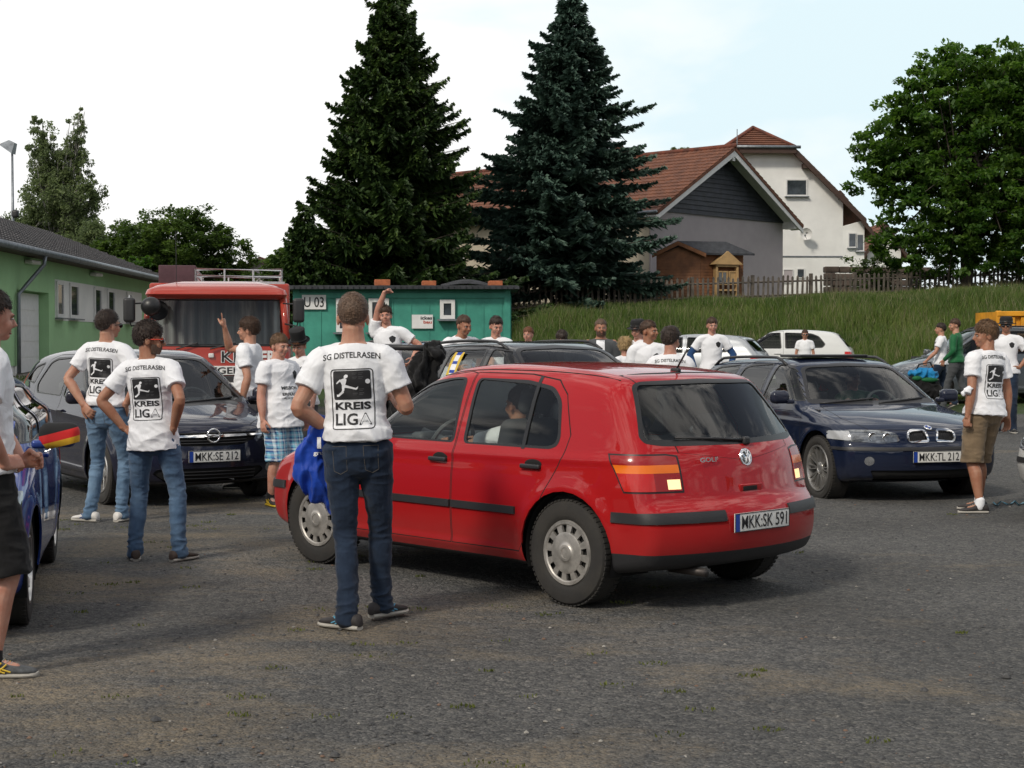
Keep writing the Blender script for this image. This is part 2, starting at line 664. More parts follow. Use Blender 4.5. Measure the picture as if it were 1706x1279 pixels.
def rp(pts, r=0.03, n=4):
    """round the corners of a convex polygon"""
    out = []
    m = len(pts)
    for i in range(m):
        a, b, c = Vector(pts[i - 1]), Vector(pts[i]), Vector(pts[(i + 1) % m])
        u, v = (a - b), (c - b)
        lu, lv = u.length, v.length
        q = min(r, lu * 0.45, lv * 0.45)
        u.normalize(); v.normalize()
        p0, p1 = b + u * q, b + v * q
        for k in range(n + 1):
            t = k / n
            out.append(tuple(p0 * (1 - t)**2 + b * 2 * t * (1 - t) + p1 * t * t))
    return out


def circ(cx, cz, r, n=28):
    return [(cx + r * math.cos(2 * PI * k / n), cz + r * math.sin(2 * PI * k / n)) for k in range(n)]


def planes(pts, ax):
    """half-spaces bounding a convex polygon drawn in side view (ax='s': x,z), end view ('e': y,z) or top view ('t': x,y)"""
    c = Vector((sum(p[0] for p in pts) / len(pts), sum(p[1] for p in pts) / len(pts)))
    out = []
    for i in range(len(pts)):
        a, b = Vector(pts[i]), Vector(pts[(i + 1) % len(pts)])
        e = b - a
        if e.length < 1e-6: continue
        n = Vector((e.y, -e.x)).normalized()
        if n.dot(c - a) > 0: n = -n
        if ax == 's': out.append((Vector((a.x, 0, a.y)), Vector((n.x, 0, n.y))))
        elif ax == 'e': out.append((Vector((0, a.x, a.y)), Vector((0, n.x, n.y))))
        else: out.append((Vector((a.x, a.y, 0)), Vector((n.x, n.y, 0))))
    return out


def clip(bm, faces, pls):
    inside = set(faces)
    for co, no in pls:
        strad, keep = [], set()
        for f in inside:
            d = [(v.co - co).dot(no) for v in f.verts]
            if max(d) < 1e-6: keep.add(f)
            elif min(d) > -1e-6: pass
            else: strad.append(f)
        if strad:
            es = {e for f in strad for e in f.edges}
            vs = {v for f in strad for v in f.verts}
            r = bmesh.ops.bisect_plane(bm, geom=strad + list(es) + list(vs), dist=1e-6, plane_co=co, plane_no=no)
            for g in r['geom']:
                if isinstance(g, bmesh.types.BMFace) and g.is_valid:
                    if (g.calc_center_median() - co).dot(no) < 0:
                        keep.add(g)
        inside = keep
    return {f for f in inside if f.is_valid}


SIDE = lambda f: f.calc_center_median().y > 0.42 and abs(f.normal.y) > 0.25
FRONT = lambda f: f.normal.x > 0.12 and f.calc_center_median().x > 0
REAR = lambda f: f.normal.x < -0.12 and f.calc_center_median().x < 0
TOP = lambda f: f.normal.z > 0.5
ANY = lambda f: True


class Car:
    def __init__(s, shape, res=(280, 22, 40)):
        s.shape = shape
        s.bm = shape.mesh(*res)
        s.lay = s.bm.faces.layers.int.new('part')
        s.parts = {}          # id -> dict
        s.n = 0

    def region(s, name, pts, ax, pred, mat=None, off=0.0, rim=0.0, extra=(), label=None, split=True, within=0, delete=False, parent=None, sub=False):
        """claim the unclaimed faces inside a convex outline; split: left and right become two objects"""
        pl = planes(pts, ax) + [(Vector(a), Vector(b)) for a, b in extra]
        # outline bounds for a quick pre-filter
        xs = [p[0] for p in pts]; zs = [p[1] for p in pts]
        i0, i1 = {'s': (0, 2), 'e': (1, 2), 't': (0, 1)}[ax]
        a0, a1, b0, b1 = min(xs), max(xs), min(zs), max(zs)
        cand = []
        for f in s.bm.faces:
            if f[s.lay] != within: continue
            u = [v.co[i0] for v in f.verts]
            if max(u) < a0 or min(u) > a1: continue
            w = [v.co[i1] for v in f.verts]
            if max(w) < b0 or min(w) > b1: continue
            if pred(f): cand.append(f)
        ins = clip(s.bm, cand, pl)
        if delete:
            bmesh.ops.delete(s.bm, geom=list(ins), context='FACES')
            return
        s.n += 1
        for f in ins: f[s.lay] = s.n
        s.parts[s.n] = dict(name=name, mat=mat, off=off, rim=rim, label=label, split=split, parent=parent)
        return s.n

    def extract(s, ids, off, rim, mats, mid, mirror):
        """arrays for one object; mirror: 0 left only, 1 right only, 2 both"""
        V, F, FM, idx = [], [], [], {}
        for f in s.bm.faces:
            if f[s.lay] in ids:
                loop = []
                for v in f.verts:
                    if v not in idx:
                        idx[v] = len(V)
                        V.append(tuple(v.co))
                    loop.append(idx[v])
                F.append(tuple(loop))
                FM.append(mid[f[s.lay]])
        if not F: return None
        V = np.array(V)
        nr = s.shape.normal(V)
        V = V + nr * off
        if rim:
            cnt = {}
            for f in F:
                for i in range(len(f)):
                    a, b = f[i], f[(i + 1) % len(f)]
                    cnt.setdefault((min(a, b), max(a, b)), []).append((a, b))
            VV, NN = [V], [nr]
            base = len(V)
            for k, ls in cnt.items():
                if len(ls) == 1:
                    a, b = ls[0]
                    if V[a][1] < 1e-4 and V[b][1] < 1e-4: continue
                    e = V[b] - V[a]
                    sd = np.cross(e, nr[a])
                    sd = sd / (np.linalg.norm(sd) + 1e-9)
                    VV.append(np.array([V[a], V[b], V[b] - nr[b] * rim, V[a] - nr[a] * rim]))
                    NN.append(np.array([sd] * 4))
                    F.append((base + 1, base, base + 3, base + 2))
                    FM.append(FM[0])
                    base += 4
            V, nr = np.vstack(VV), np.vstack(NN)
        if mirror in (1, 2):
            Vm, Nm = V * [1, -1, 1], nr * [1, -1, 1]
            Fm = [tuple(reversed(f)) for f in F]
            if mirror == 1:
                V, nr, F = Vm, Nm, Fm
            else:
                # weld along the centre line
                n0 = len(V)
                mp = {}
                keep = []
                for i in range(n0):
                    if V[i][1] == 0: mp[i] = i
                    else:
                        mp[i] = n0 + len(keep)
                        keep.append(i)
                Fm = [tuple(mp[i] for i in f) for f in Fm]
                V, nr, F, FM = np.vstack([V, Vm[keep]]), np.vstack([nr, Nm[keep]]), F + Fm, FM + FM
        return V, nr, F, FM

    def make(s, name, data, mats, parent):
        V, nr, F, FM = data
        me = bpy.data.meshes.new(name)
        me.from_pydata(V.tolist(), [], F)
        me.polygons.foreach_set('material_index', FM)
        me.shade_smooth()
        me.normals_split_custom_set_from_vertices(nr.tolist())
        return link_mesh(name, me, mats, parent)

    def finish(s, root, body_mat):
        objs = {}
        # body: everything unclaimed plus regions named 'body'
        ids = {0} | {k for k, p in s.parts.items() if p['name'] == 'body'}
        mats, mid = [body_mat], {0: 0}
        for k in ids - {0}:
            m = s.parts[k]['mat']
            if m not in mats: mats.append(m)
            mid[k] = mats.index(m)
        objs['body'] = s.make('body', s.extract(ids, 0, 0, mats, mid, 2), mats, root)
        done = {}
        for k, p in s.parts.items():
            if p['name'] == 'body': continue
            par = objs.get(p['parent'], root)
            for side in ((0, 1) if p['split'] else (2,)):
                d = s.extract({k}, p['off'], p['rim'], [p['mat']], {k: 0}, side)
                if d is None: continue
                pr = par[side] if isinstance(par, list) and side < 2 else (par[0] if isinstance(par, list) else par)
                o = s.make(p['name'], d, [p['mat']], pr)
                if p['label']: o['label'] = p['label']
                objs.setdefault((p['name'], k), []).append(o)
        s.bm.free()
        return objs


# ------------------------------------------------------------------ wheels
def wheel(root, x, y, r, w, kind, steer=0.0, rimr=0.2):
    """wheel centred at (x, y, r); outside faces away from the car's middle line"""
    sg = 1 if y > 0 else -1
    wo = empty('wheel', (x, y, r), steer, root)
    Mx = Matrix.Scale(sg, 4, Vector((0, 1, 0)))
    h = w / 2
    b = MB()
    prof = [(rimr, -h * .8), (rimr + .012, -h * .92), (r - .05, -h), (r - .018, -h * .93), (r - .003, -h * .72), (r, -h * .4), (r, h * .4), (r - .003, h * .72), (r - .018, h * .93), (r - .05, h), (rimr + .03, h * .97), (rimr + .008, h * .9), (rimr, h * .8)]
    b.lathe(prof, 44, Mx)
    # tread grooves as raised shoulder blocks
    for k in range(60):
        a = 2 * PI * k / 60
        for s2 in (-1, 1):
            Mr = Mx @ Matrix.Rotation(a, 4, 'Y')
            b.box((r - 0.002, s2 * h * .62, 0), (0.008, h * .45, 0.021), Mr)
    b.build('tyre', M['tyre'], wo, True, 35)
    b = MB()
    if kind == 'cap':      # steel wheel under a cover with a ring of slots
        b.lathe([(rimr + .002, h * .80), (rimr - .004, h * .93), (rimr - .022, h * .93), (rimr - .03, h * .84)], 44, Mx)
        b.build('rim', M['cap'], wo, True, 40)
        c = MB()
        n = 12
        ro, ri = rimr - .024, rimr - .072
        for k in range(n):
            a0, a1 = 2 * PI * k / n, 2 * PI * (k + 0.52) / n
            st = [a0 + (a1 - a0) * t / 3 for t in range(4)]
            vs = []
            for a in st:
                for (q, hh) in ((ro, .86), (ri, .90)):
                    vs.append(Mx @ Vector((q * math.cos(a), h * hh, q * math.sin(a))))
            for a in st:
                for (q, hh) in ((ro, .7), (ri, .7)):
                    vs.append(Mx @ Vector((q * math.cos(a), h * hh, q * math.sin(a))))
            fs = [(2 * i, 2 * i + 2, 2 * i + 3, 2 * i + 1) for i in range(3)]
            fs += [(0, 1, 9, 8), (6, 14, 15, 7)]
            c.add(vs, fs)
        c.lathe([(ri, h * .90), (ri - .012, h * .95), (.07, h * .90), (.052, h * .97), (.048, h * 1.02), (.034, h * 1.03), (.032, h * .98), (.001, h * .99)], 40, Mx)
        c.lathe([(ri, h * .70), (ri, h * .90)], 40, Mx)
        c.build('hubcap', M['cap'], wo, True, 35)
        d = MB()
        d.lathe([(rimr - .01, h * .6), (.01, h * .62)], 30, Mx)
        d.build('steel_disc', M['well'], wo, True)
    else:
        nsp = {'multi': 10, 'five': 5, 'seven': 7}.get(kind, 5)
        b.lathe([(rimr + .004, h * .8), (rimr - .002, h * .95), (rimr - .014, h * .95), (rimr - .022, h * .7), (rimr - .03, -h * .3)], 44, Mx)
        b.lathe([(.062, h * .45), (.058, h * .68), (.035, h * .74), (.03, h * .7), (.001, h * .7)], 24, Mx)
        for k in range(nsp):
            a = 2 * PI * k / nsp
            for (da, ww) in (((-.11, .013), (.11, .013)) if kind == 'multi' else ((0, .034),)):
                p0 = Vector((.045 * math.cos(a + da * .8), h * .62, .045 * math.sin(a + da * .8)))
                p1 = Vector(((rimr - .012) * math.cos(a + da), h * .84, (rimr - .012) * math.sin(a + da)))
                t = (p1 - p0).normalized()
                sd = t.cross(Vector((0, 1, 0))).normalized()
                for q in (p0, p1): pass
                w0, w1 = ww * .8, ww * (1.0 if kind == 'multi' else 1.25)
                vs = [p0 - sd * w0 / 2, p0 + sd * w0 / 2, p1 + sd * w1 / 2, p1 - sd * w1 / 2]
                vs = vs + [v - Vector((0, .03, 0)) for v in vs]
                b.add([Mx @ v for v in vs], [(0, 1, 2, 3), (7, 6, 5, 4), (0, 4, 5, 1), (1, 5, 6, 2), (2, 6, 7, 3), (3, 7, 4, 0)])
        b.build('rim', M['rim'], wo, True, 35)
        d = MB()
        d.lathe([(.15, h * .2), (.15, h * .28), (.05, h * .28), (.01, h * .3)], 30, Mx)
        d.build('brake_disc', M['disc'], wo, True, 40)
        d = MB()
        d.lathe([(rimr - .01, h * -.1), (.01, h * -.1)], 30, Mx)
        d.build('wheel_barrel', M['well'], wo, True)
    return wo


def wells(root, xs, r, wy, z0=0.3):
    for x in xs:
        for sg in (-1, 1):
            b = MB()
            n = 20
            vs, fs = [], []
            for k in range(n + 1):
                a = -0.35 + (PI + 0.7) * k / n
                vs += [(x + r * math.cos(a), sg * (wy - 0.008), z0 + r * math.sin(a)), (x + r * math.cos(a), sg * 0.5, z0 + r * math.sin(a)), (x, sg * 0.5, z0)]
            for k in range(n):
                fs += [(3 * k, 3 * k + 1, 3 * k + 4, 3 * k + 3), (3 * k + 1, 3 * k + 2, 3 * k + 4)]
            b.add(vs, fs)
            b.build('wheel_housing', M['well'], root, True, 50)


def number_plate(parent, M4, text, w=0.52, h=0.112, name='number_plate'):
    """plate lying in the local x-z plane, reading from -y; M4 places it in the parent's space"""
    b = MB()
    b.rbox((0, 0, 0), (w, 0.008, h), 0.003, None, 2)
    o = b.build(name, M['plate'], parent, True, 40)
    o.matrix_local = M4
    b = MB()
    b.box((-w / 2 + 0.024, -0.0048, 0), (0.038, 0.002, h - 0.012))
    b.build('country_band', M['eu_blue'], o)
    b = MB()
    for (cx, cz, dx, dz) in ((0, h / 2 - .003, w, .005), (0, -h / 2 + .003, w, .005), (-w / 2 + .003, 0, .005, h), (w / 2 - .003, 0, .005, h)):
        b.box((cx, -0.0046, cz), (dx, 0.0026, dz))
    b.build('plate_frame', M['plastic'], o)
    text_obj(text, 'registration', (0.018, -0.006, 0), h * 0.98, M['ink'], o, 'CENTER', width=w * 0.83, bold=0.004)
    return o


def text_mesh(txt, size, bold=0.0, align='CENTER', ext=0.0, space=1.0):
    cu = bpy.data.curves.new('lettering', 'FONT')
    cu.body = txt
    cu.size = size
    cu.align_x = align
    cu.align_y = 'CENTER'
    cu.offset = bold * size
    cu.extrude = ext
    cu.space_character = space
    cu.resolution_u = 3
    o = bpy.data.objects.new('lettering', cu)
    COL.objects.link(o)
    dg = bpy.context.evaluated_depsgraph_get()
    me = bpy.data.meshes.new_from_object(o.evaluated_get(dg))
    bpy.data.objects.remove(o)
    bpy.data.curves.remove(cu)
    return me


def text_obj(txt, name, loc, size, mt, parent, align='CENTER', width=None, height=None, bold=0.02, rot=(PI / 2, 0, 0), space=1.0):
    me = text_mesh(txt, size, bold, align, 0.0004, space)
    xs = [v.co.x for v in me.vertices]
    ys = [v.co.y for v in me.vertices]
    cy = (max(ys) + min(ys)) / 2
    k = (width / (max(xs) - min(xs))) if width else 1
    ky = (height / (max(ys) - min(ys))) if height else 1
    cx = (max(xs) + min(xs)) / 2 if align == 'CENTER' else 0
    for v in me.vertices:
        v.co.x = (v.co.x - cx) * k
        v.co.y = (v.co.y - cy) * ky
    o = link_mesh(name, me, mt, parent)
    o.location = loc
    o.rotation_euler = rot
    return o


def seat(root, x, y, back=0.62, w=0.5, rec=0.28, base=0.28, parts=True):
    s_ = empty('seat', (x, y, 0), 0, root)
    b = MB()
    b.rbox((0.02, 0, base + 0.13), (0.52, w, 0.18), 0.07)
    b.build('seat_cushion', M['trim'], s_, True)
    Mr = Matrix.Translation((-0.24, 0, base + 0.2)) @ Matrix.Rotation(-rec, 4, 'Y')
    b = MB()
    b.rbox((0, 0, back / 2), (0.14, w * .96, back), 0.065, Mr)
    b.build('backrest', M['trim'], s_, True)
    b = MB()
    b.rbox((0.0, 0, back + 0.12), (0.10, w * .52, 0.17), 0.048, Mr)
    b.tube([Mr @ Vector((0, .05, back - .03)), Mr @ Vector((0, .05, back + .08))], .008, 6)
    b.tube([Mr @ Vector((0, -.05, back - .03)), Mr @ Vector((0, -.05, back + .08))], .008, 6)
    b.build('headrest', M['trim'], s_, True)
    return s_


def interior(root, xd, xf, xr, zb, wheel_y=0.36, wid=0.66, wheel_side=1, seats=True):
    """dash end xd, front seats xf, rear bench xr, belt height zb"""
    b = MB()
    b.box(((xd + xr) / 2 - .1, 0, 0.30), (xd - xr + 1.2, 1.3, 0.03))
    b.build('cabin_floor', M['under'], root)
    b = MB()
    b.rbox((xd, 0, zb - 0.14), (0.42, 2 * wid, 0.26), 0.09)
    b.rbox((xd - .17, wheel_side * wheel_y, zb - 0.03), (0.14, 0.34, 0.1), 0.04)
    b.build('dashboard', M['dash'], root, True)
    sw = MB()
    Mt = Matrix.Translation((xd - .36, wheel_side * wheel_y, zb - 0.06)) @ Matrix.Rotation(R(-25), 4, 'Y')
    pts = [Mt @ Vector((0, .185 * math.cos(a), .185 * math.sin(a))) for a in [2 * PI * k / 24 for k in range(24)]]
    sw.tube(pts, .016, 6, closed=True)
    sw.rbox((0, 0, 0), (.05, .16, .12), .02, Mt)
    sw.rbox((0, 0, 0), (.02, .36, .035), .009, Mt)
    sw.tube([Mt @ Vector((0, 0, 0)), Mt @ Vector((.3, 0, -.06))], .03, 8)
    sw.build('steering_wheel', M['dash'], root, True, 50)
    if seats:
        for y in (-.36, .36):
            seat(root, xf, y)
        b = MB()
        b.rbox((xr + .02, 0, .42), (.5, 1.2, .18), .07)
        Mr = Matrix.Translation((xr - .24, 0, .47)) @ Matrix.Rotation(-.35, 4, 'Y')
        b.rbox((0, 0, .27), (.14, 1.22, .56), .06, Mr)
        for y in (-.36, .36):
            b.rbox((0, y, .62), (.09, .26, .14), .045, Mr)
        b.build('rear_bench', M['trim'], root, True)
    # dark lining below the belt line, just inside the panels
    for sg in (-1, 1):
        MB().box(((xd + xr) / 2 - .1, sg * (wid + .085), zb - .36), (xd - xr + .9, .02, .62)).build('door_lining', M['trim'], root)


def side_mirror(root, x, y, z, mt, sc=1.0, cover=None):
    sg = 1 if y > 0 else -1
    o = empty('side_mirror', (x, y, z), 0, root)
    b = MB()
    b.rbox((0.0, sg * .115 * sc, .03), (.115 * sc, .20 * sc, .135 * sc), .05 * sc)
    b.build('mirror_housing', cover or mt, o, True)
    b = MB()
    b.rbox((0.01, sg * 0.005, -.015), (.07, .09, .05), .02)
    b.build('mirror_arm', mt, o, True)
    b = MB()
    b.rbox((-.054 * sc, sg * .115 * sc, .03), (.012, .155 * sc, .095 * sc), .005)
    b.build('mirror_glass', M['chrome'], o, True)
    return o


def door_handle(parent, x, y, z, mt, tilt=0.0):
    sg = 1 if y > 0 else -1
    b = MB()
    Mr = Matrix.Translation((x, y, z)) @ Matrix.Rotation(tilt, 4, 'Y')
    b.rbox((0, sg * .018, 0), (.17, .022, .028), .010, Mr)
    b.rbox((-.07, sg * .004, 0), (.022, .02, .022), .006, Mr)
    b.rbox((.07, sg * .004, 0), (.022, .02, .022), .006, Mr)
    return b.build('door_handle', mt, parent, True)


def roof_rails(root, sh, x0, x1, y, mt, h=.045):
    for sg in (-1, 1):
        pts = []
        for k in range(17):
            t = k / 16
            x = x0 + (x1 - x0) * t
            zt = top_z(sh, x, y)
            e = min(1, min(t, 1 - t) * 9)
            pts.append((x, sg * (y), zt + (h * e if 0 < k < 16 else -.005)))
        b = MB()
        b.tube(pts, .016, 8)
        b.build('roof_rail', mt, root, True)


def top_z(sh, x, y):
    lo, hi = 0.6, 2.2
    for _ in range(20):
        m = (lo + hi) / 2
        if sh.f(np.array([[x, y, m]]))[0] < 0: lo = m
        else: hi = m
    return lo


def side_y(sh, x, z):
    lo, hi = 0.2, 1.2
    for _ in range(20):
        m = (lo + hi) / 2
        if sh.f(np.array([[x, m, z]]))[0] < 0: lo = m
        else: hi = m
    return lo


def end_x(sh, y, z, front):
    lo, hi = 0.6, 2.9
    s = 1 if front else -1
    for _ in range(20):
        m = (lo + hi) / 2
        if sh.f(np.array([[s * m, y, z]]))[0] < 0: lo = m
        else: hi = m
    return s * lo


def wiper(root, pts, name='wiper'):
    b = MB()
    b.tube(pts[:2], .009, 6)
    b.tube(pts[1:], .007, 6)
    return b.build(name, M['plastic'], root, True)


def scale_door(c, poly, k=0.006):
    """slightly smaller copy of an outline"""
    cx = sum(p[0] for p in poly) / len(poly)
    cz = sum(p[1] for p in poly) / len(poly)
    out = []
    for p in poly:
        v = Vector((p[0] - cx, p[1] - cz))
        l = v.length
        out.append((cx + v.x * (l - k * 1.25) / l, cz + v.y * (l - k * 1.25) / l))
    return out


def panel(c, name, poly, ax, pred, mt, gap=0.0065, rim=.012, split=True, extra=(), label=None, parent=None):
    """an opening panel: itself, and the dark gap round it"""
    pid = c.region(name, scale_door(c, poly, gap), ax, pred, mt, 0, rim, extra, label, split, parent=parent)
    c.region('body', poly, ax, pred, M['gap'], extra=extra)
    return pid


def window(c, poly, ax, pred, gl, frame=0.022, name='window', split=True, off=-.005, seal='window_seal', smat=None):
    """pane with a dark seal round it"""
    cx = sum(p[0] for p in poly) / len(poly)
    cz = sum(p[1] for p in poly) / len(poly)
    c.region(name, rp(scale_door(c, poly, frame), .035), ax, pred, gl, off, 0, split=split)
    c.region(seal, rp(poly, .045), ax, pred, smat or M['seal'], .001, .01, split=split)
# ------------------------------------------------------------------ ground
def ground_material():
    m, t, out = new_mat('gravel_ground')
    L = t.links.new
    p = N(t, 'ShaderNodeBsdfPrincipled', ins={'Roughness': 0.9, 'Specular IOR Level': 0.25})
    g = N(t, 'ShaderNodeNewGeometry')
    pos = g.outputs['Position']
    v1 = N(t, 'ShaderNodeTexVoronoi', ins={'Scale': 76.0, 'Randomness': 1.0})
    v2 = N(t, 'ShaderNodeTexVoronoi', ins={'Scale': 24.0, 'Randomness': 1.0})
    for v in (v1, v2): L(pos, v.inputs['Vector'])
    sep = N(t, 'ShaderNodeSeparateColor')
    L(v1.outputs['Color'], sep.inputs[0])
    stone = ramp(t, [(0.0, (0.030, 0.031, 0.032)), (0.35, (0.060, 0.060, 0.058)), (0.7, (0.096, 0.094, 0.089)), (0.93, (0.145, 0.14, 0.13)), (1.0, (0.21, 0.20, 0.185))], sep.outputs[0])
    sep2 = N(t, 'ShaderNodeSeparateColor')
    L(v2.outputs['Color'], sep2.inputs[0])
    stone2 = ramp(t, [(0.0, (0.045, 0.046, 0.048)), (0.6, (0.085, 0.085, 0.085)), (0.95, (0.13, 0.125, 0.115))], sep2.outputs[1])
    mx = N(t, 'ShaderNodeMixRGB', ins={0: 0.4})
    L(stone.outputs[0], mx.inputs[1]); L(stone2.outputs[0], mx.inputs[2])
    # sandy fines gather in patches
    mp = N(t, 'ShaderNodeMapping')
    mp.inputs['Scale'].default_value = (0.55, 0.8, 1)
    L(pos, mp.inputs[0])
    n1 = N(t, 'ShaderNodeTexNoise', ins={'Scale': 1.0, 'Detail': 9, 'Roughness': 0.68, 'Distortion': 0.3})
    L(mp.outputs[0], n1.inputs['Vector'])
    sx = N(t, 'ShaderNodeSeparateXYZ')
    L(pos, sx.inputs[0])
    br = N(t, 'ShaderNodeMapRange', ins={1: 1.5, 2: -2.5, 3: -0.03, 4: 0.055})      # sandier towards the lower left
    L(sx.outputs['X'], br.inputs[0])
    near = N(t, 'ShaderNodeMapRange', ins={1: 14.0, 2: 6.0, 3: -0.03, 4: 0.03})
    L(sx.outputs['Y'], near.inputs[0])
    ad = N(t, 'ShaderNodeMath', operation='ADD'); L(n1.outputs['Fac'], ad.inputs[0]); L(br.outputs[0], ad.inputs[1])
    ad2 = N(t, 'ShaderNodeMath', operation='ADD'); L(ad.outputs[0], ad2.inputs[0]); L(near.outputs[0], ad2.inputs[1])
    sand = ramp(t, [(0.51, (0, 0, 0)), (0.65, (0.95,) * 3)], ad2.outputs[0])
    n3 = N(t, 'ShaderNodeTexNoise', ins={'Scale': 30.0, 'Detail': 6, 'Roughness': 0.75})
    L(pos, n3.inputs['Vector'])
    sc = ramp(t, [(0.3, (0.120, 0.098, 0.068)), (0.7, (0.25, 0.205, 0.145))], n3.outputs['Fac'])
    brk = N(t, 'ShaderNodeMath', operation='MULTIPLY'); L(sand.outputs[0], brk.inputs[0])
    r5 = ramp(t, [(0.38, (0.25,) * 3), (0.6, (1,) * 3)], n3.outputs['Fac']); L(r5.outputs[0], brk.inputs[1])
    m2 = N(t, 'ShaderNodeMixRGB'); L(brk.outputs[0], m2.inputs[0]); L(mx.outputs[0], m2.inputs[1]); L(sc.outputs[0], m2.inputs[2])
    # broad tone changes
    n4 = N(t, 'ShaderNodeTexNoise', ins={'Scale': 0.35, 'Detail': 4, 'Roughness': 0.5})
    L(pos, n4.inputs['Vector'])
    tone = ramp(t, [(0.35, (0.85,) * 3), (0.65, (1.32,) * 3)], n4.outputs['Fac'])
    m3 = N(t, 'ShaderNodeMixRGB', blend_type='MULTIPLY', ins={0: 1.0}); L(m2.outputs[0], m3.inputs[1]); L(tone.outputs[0], m3.inputs[2])
    # rough grass verge at the back
    n5 = N(t, 'ShaderNodeTexNoise', ins={'Scale': 0.6, 'Detail': 6, 'Roughness': 0.7}); L(pos, n5.inputs['Vector'])
    vy = N(t, 'ShaderNodeMapRange', ins={1: 26.0, 2: 36.0, 3: -0.35, 4: 0.6}); L(sx.outputs['Y'], vy.inputs[0])
    va0 = N(t, 'ShaderNodeMath', operation='ADD'); L(n5.outputs['Fac'], va0.inputs[0]); L(vy.outputs[0], va0.inputs[1])
    vl = N(t, 'ShaderNodeMapRange', ins={1: -3.0, 2: -6.0, 3: 0.0, 4: -0.55}); L(sx.outputs['X'], vl.inputs[0])
    va = N(t, 'ShaderNodeMath', operation='ADD'); L(va0.outputs[0], va.inputs[0]); L(vl.outputs[0], va.inputs[1])
    vr = ramp(t, [(0.50, (0,) * 3), (0.66, (1,) * 3)], va.outputs[0])
    gc = ramp(t, [(0.3, (0.020, 0.040, 0.010)), (0.7, (0.060, 0.090, 0.025))], n3.outputs['Fac'])
    m4 = N(t, 'ShaderNodeMixRGB'); L(vr.outputs[0], m4.inputs[0]); L(m3.outputs[0], m4.inputs[1]); L(gc.outputs[0], m4.inputs[2])
    L(m4.outputs[0], p.inputs['Base Color'])
    b1 = N(t, 'ShaderNodeBump', ins={'Strength': 0.9, 'Distance': 0.011}); b1.invert = True
    L(v1.outputs['Distance'], b1.inputs['Height'])
    b2 = N(t, 'ShaderNodeBump', ins={'Strength': 0.6, 'Distance': 0.018}); b2.invert = True
    L(v2.outputs['Distance'], b2.inputs['Height']); L(b1.outputs[0], b2.inputs['Normal'])
    b3 = N(t, 'ShaderNodeBump', ins={'Strength': 0.5, 'Distance': 0.05})
    L(n1.outputs['Fac'], b3.inputs['Height']); L(b2.outputs[0], b3.inputs['Normal'])
    L(b3.outputs[0], p.inputs['Normal'])
    L(p.outputs[0], out.inputs[0])
    return m


def build_ground():
    xs = np.unique(np.concatenate([np.linspace(-400, -40, 10), np.linspace(-40, 40, 161), np.linspace(40, 400, 10)]))
    ys = np.unique(np.concatenate([np.linspace(-200, -4, 12), np.linspace(-4, 70, 186), np.linspace(70, 600, 14)]))
    V, F = [], []
    for y in ys:
        for x in xs:
            V.append((x, y, gz(x, min(y, 75)) + (0.012 * noise.noise(Vector((x * .5, y * .5, 0))) if y < 30 else 0)))
    nx = len(xs)
    for j in range(len(ys) - 1):
        for i in range(nx - 1):
            F.append((j * nx + i, j * nx + i + 1, (j + 1) * nx + i + 1, (j + 1) * nx + i))
    o = np_mesh('ground', V, F, ground_material(), None, True)
    tag(o, kind='structure')


build_ground()


def in_view_x(Y, px0, px1):
    return X_at(px0, Y), X_at(px1, Y)


def scatter_stones():
    n = 6500
    base = np.array([(1, 0, 0), (0, 1, 0), (-1, 0, 0), (0, -1, 0), (0, 0, .75), (0, 0, -.6), (.6, .6, .4), (-.6, .55, .35), (.5, -.65, .4), (-.6, -.55, .42)])
    fc = np.array([(0, 6, 4), (6, 1, 4), (1, 7, 4), (7, 2, 4), (2, 9, 4), (9, 3, 4), (3, 8, 4), (8, 0, 4), (0, 1, 6), (1, 2, 7), (2, 3, 9), (3, 0, 8)])
    Y = 5.2 + 16 * RNG.random(n)**1.7
    X = (RNG.random(n) * 1.15 - .575) * Y * IW / FP
    s = .004 + .009 * RNG.random(n)**2.5
    s[:24] = .016 + .014 * RNG.random(24)
    V = base[None] * s[:, None, None] * (1 + .45 * (RNG.random((n, 10, 3)) - .5))
    a = RNG.random(n) * 6.28
    c, d = np.cos(a)[:, None], np.sin(a)[:, None]
    V = np.stack([V[:, :, 0] * c - V[:, :, 1] * d, V[:, :, 0] * d + V[:, :, 1] * c, V[:, :, 2]], 2)
    V += np.stack([X, Y, np.array([gz(x, y) for x, y in zip(X, Y)]) + s * .15], 1)[:, None, :]
    F = fc[None] + (np.arange(n) * 10)[:, None, None]
    ms = [mat('stone_grey', (.10, .10, .10), .9, col2=(.04, .04, .042), vscale=40), mat('stone_pale', (.34, .32, .29), .9, col2=(.18, .17, .15), vscale=40), mat('stone_brown', (.16, .10, .07), .9, vscale=40)]
    mi = np.repeat(RNG.choice([0, 1, 2], n, p=[.87, .05, .08]), len(fc))
    o = np_mesh('loose_gravel', V.reshape(-1, 3), F.reshape(-1, 3), ms, None, False, mi)
    tag(o, 'loose stones lying on the gravel car park', 'gravel', kind='stuff')


scatter_stones()


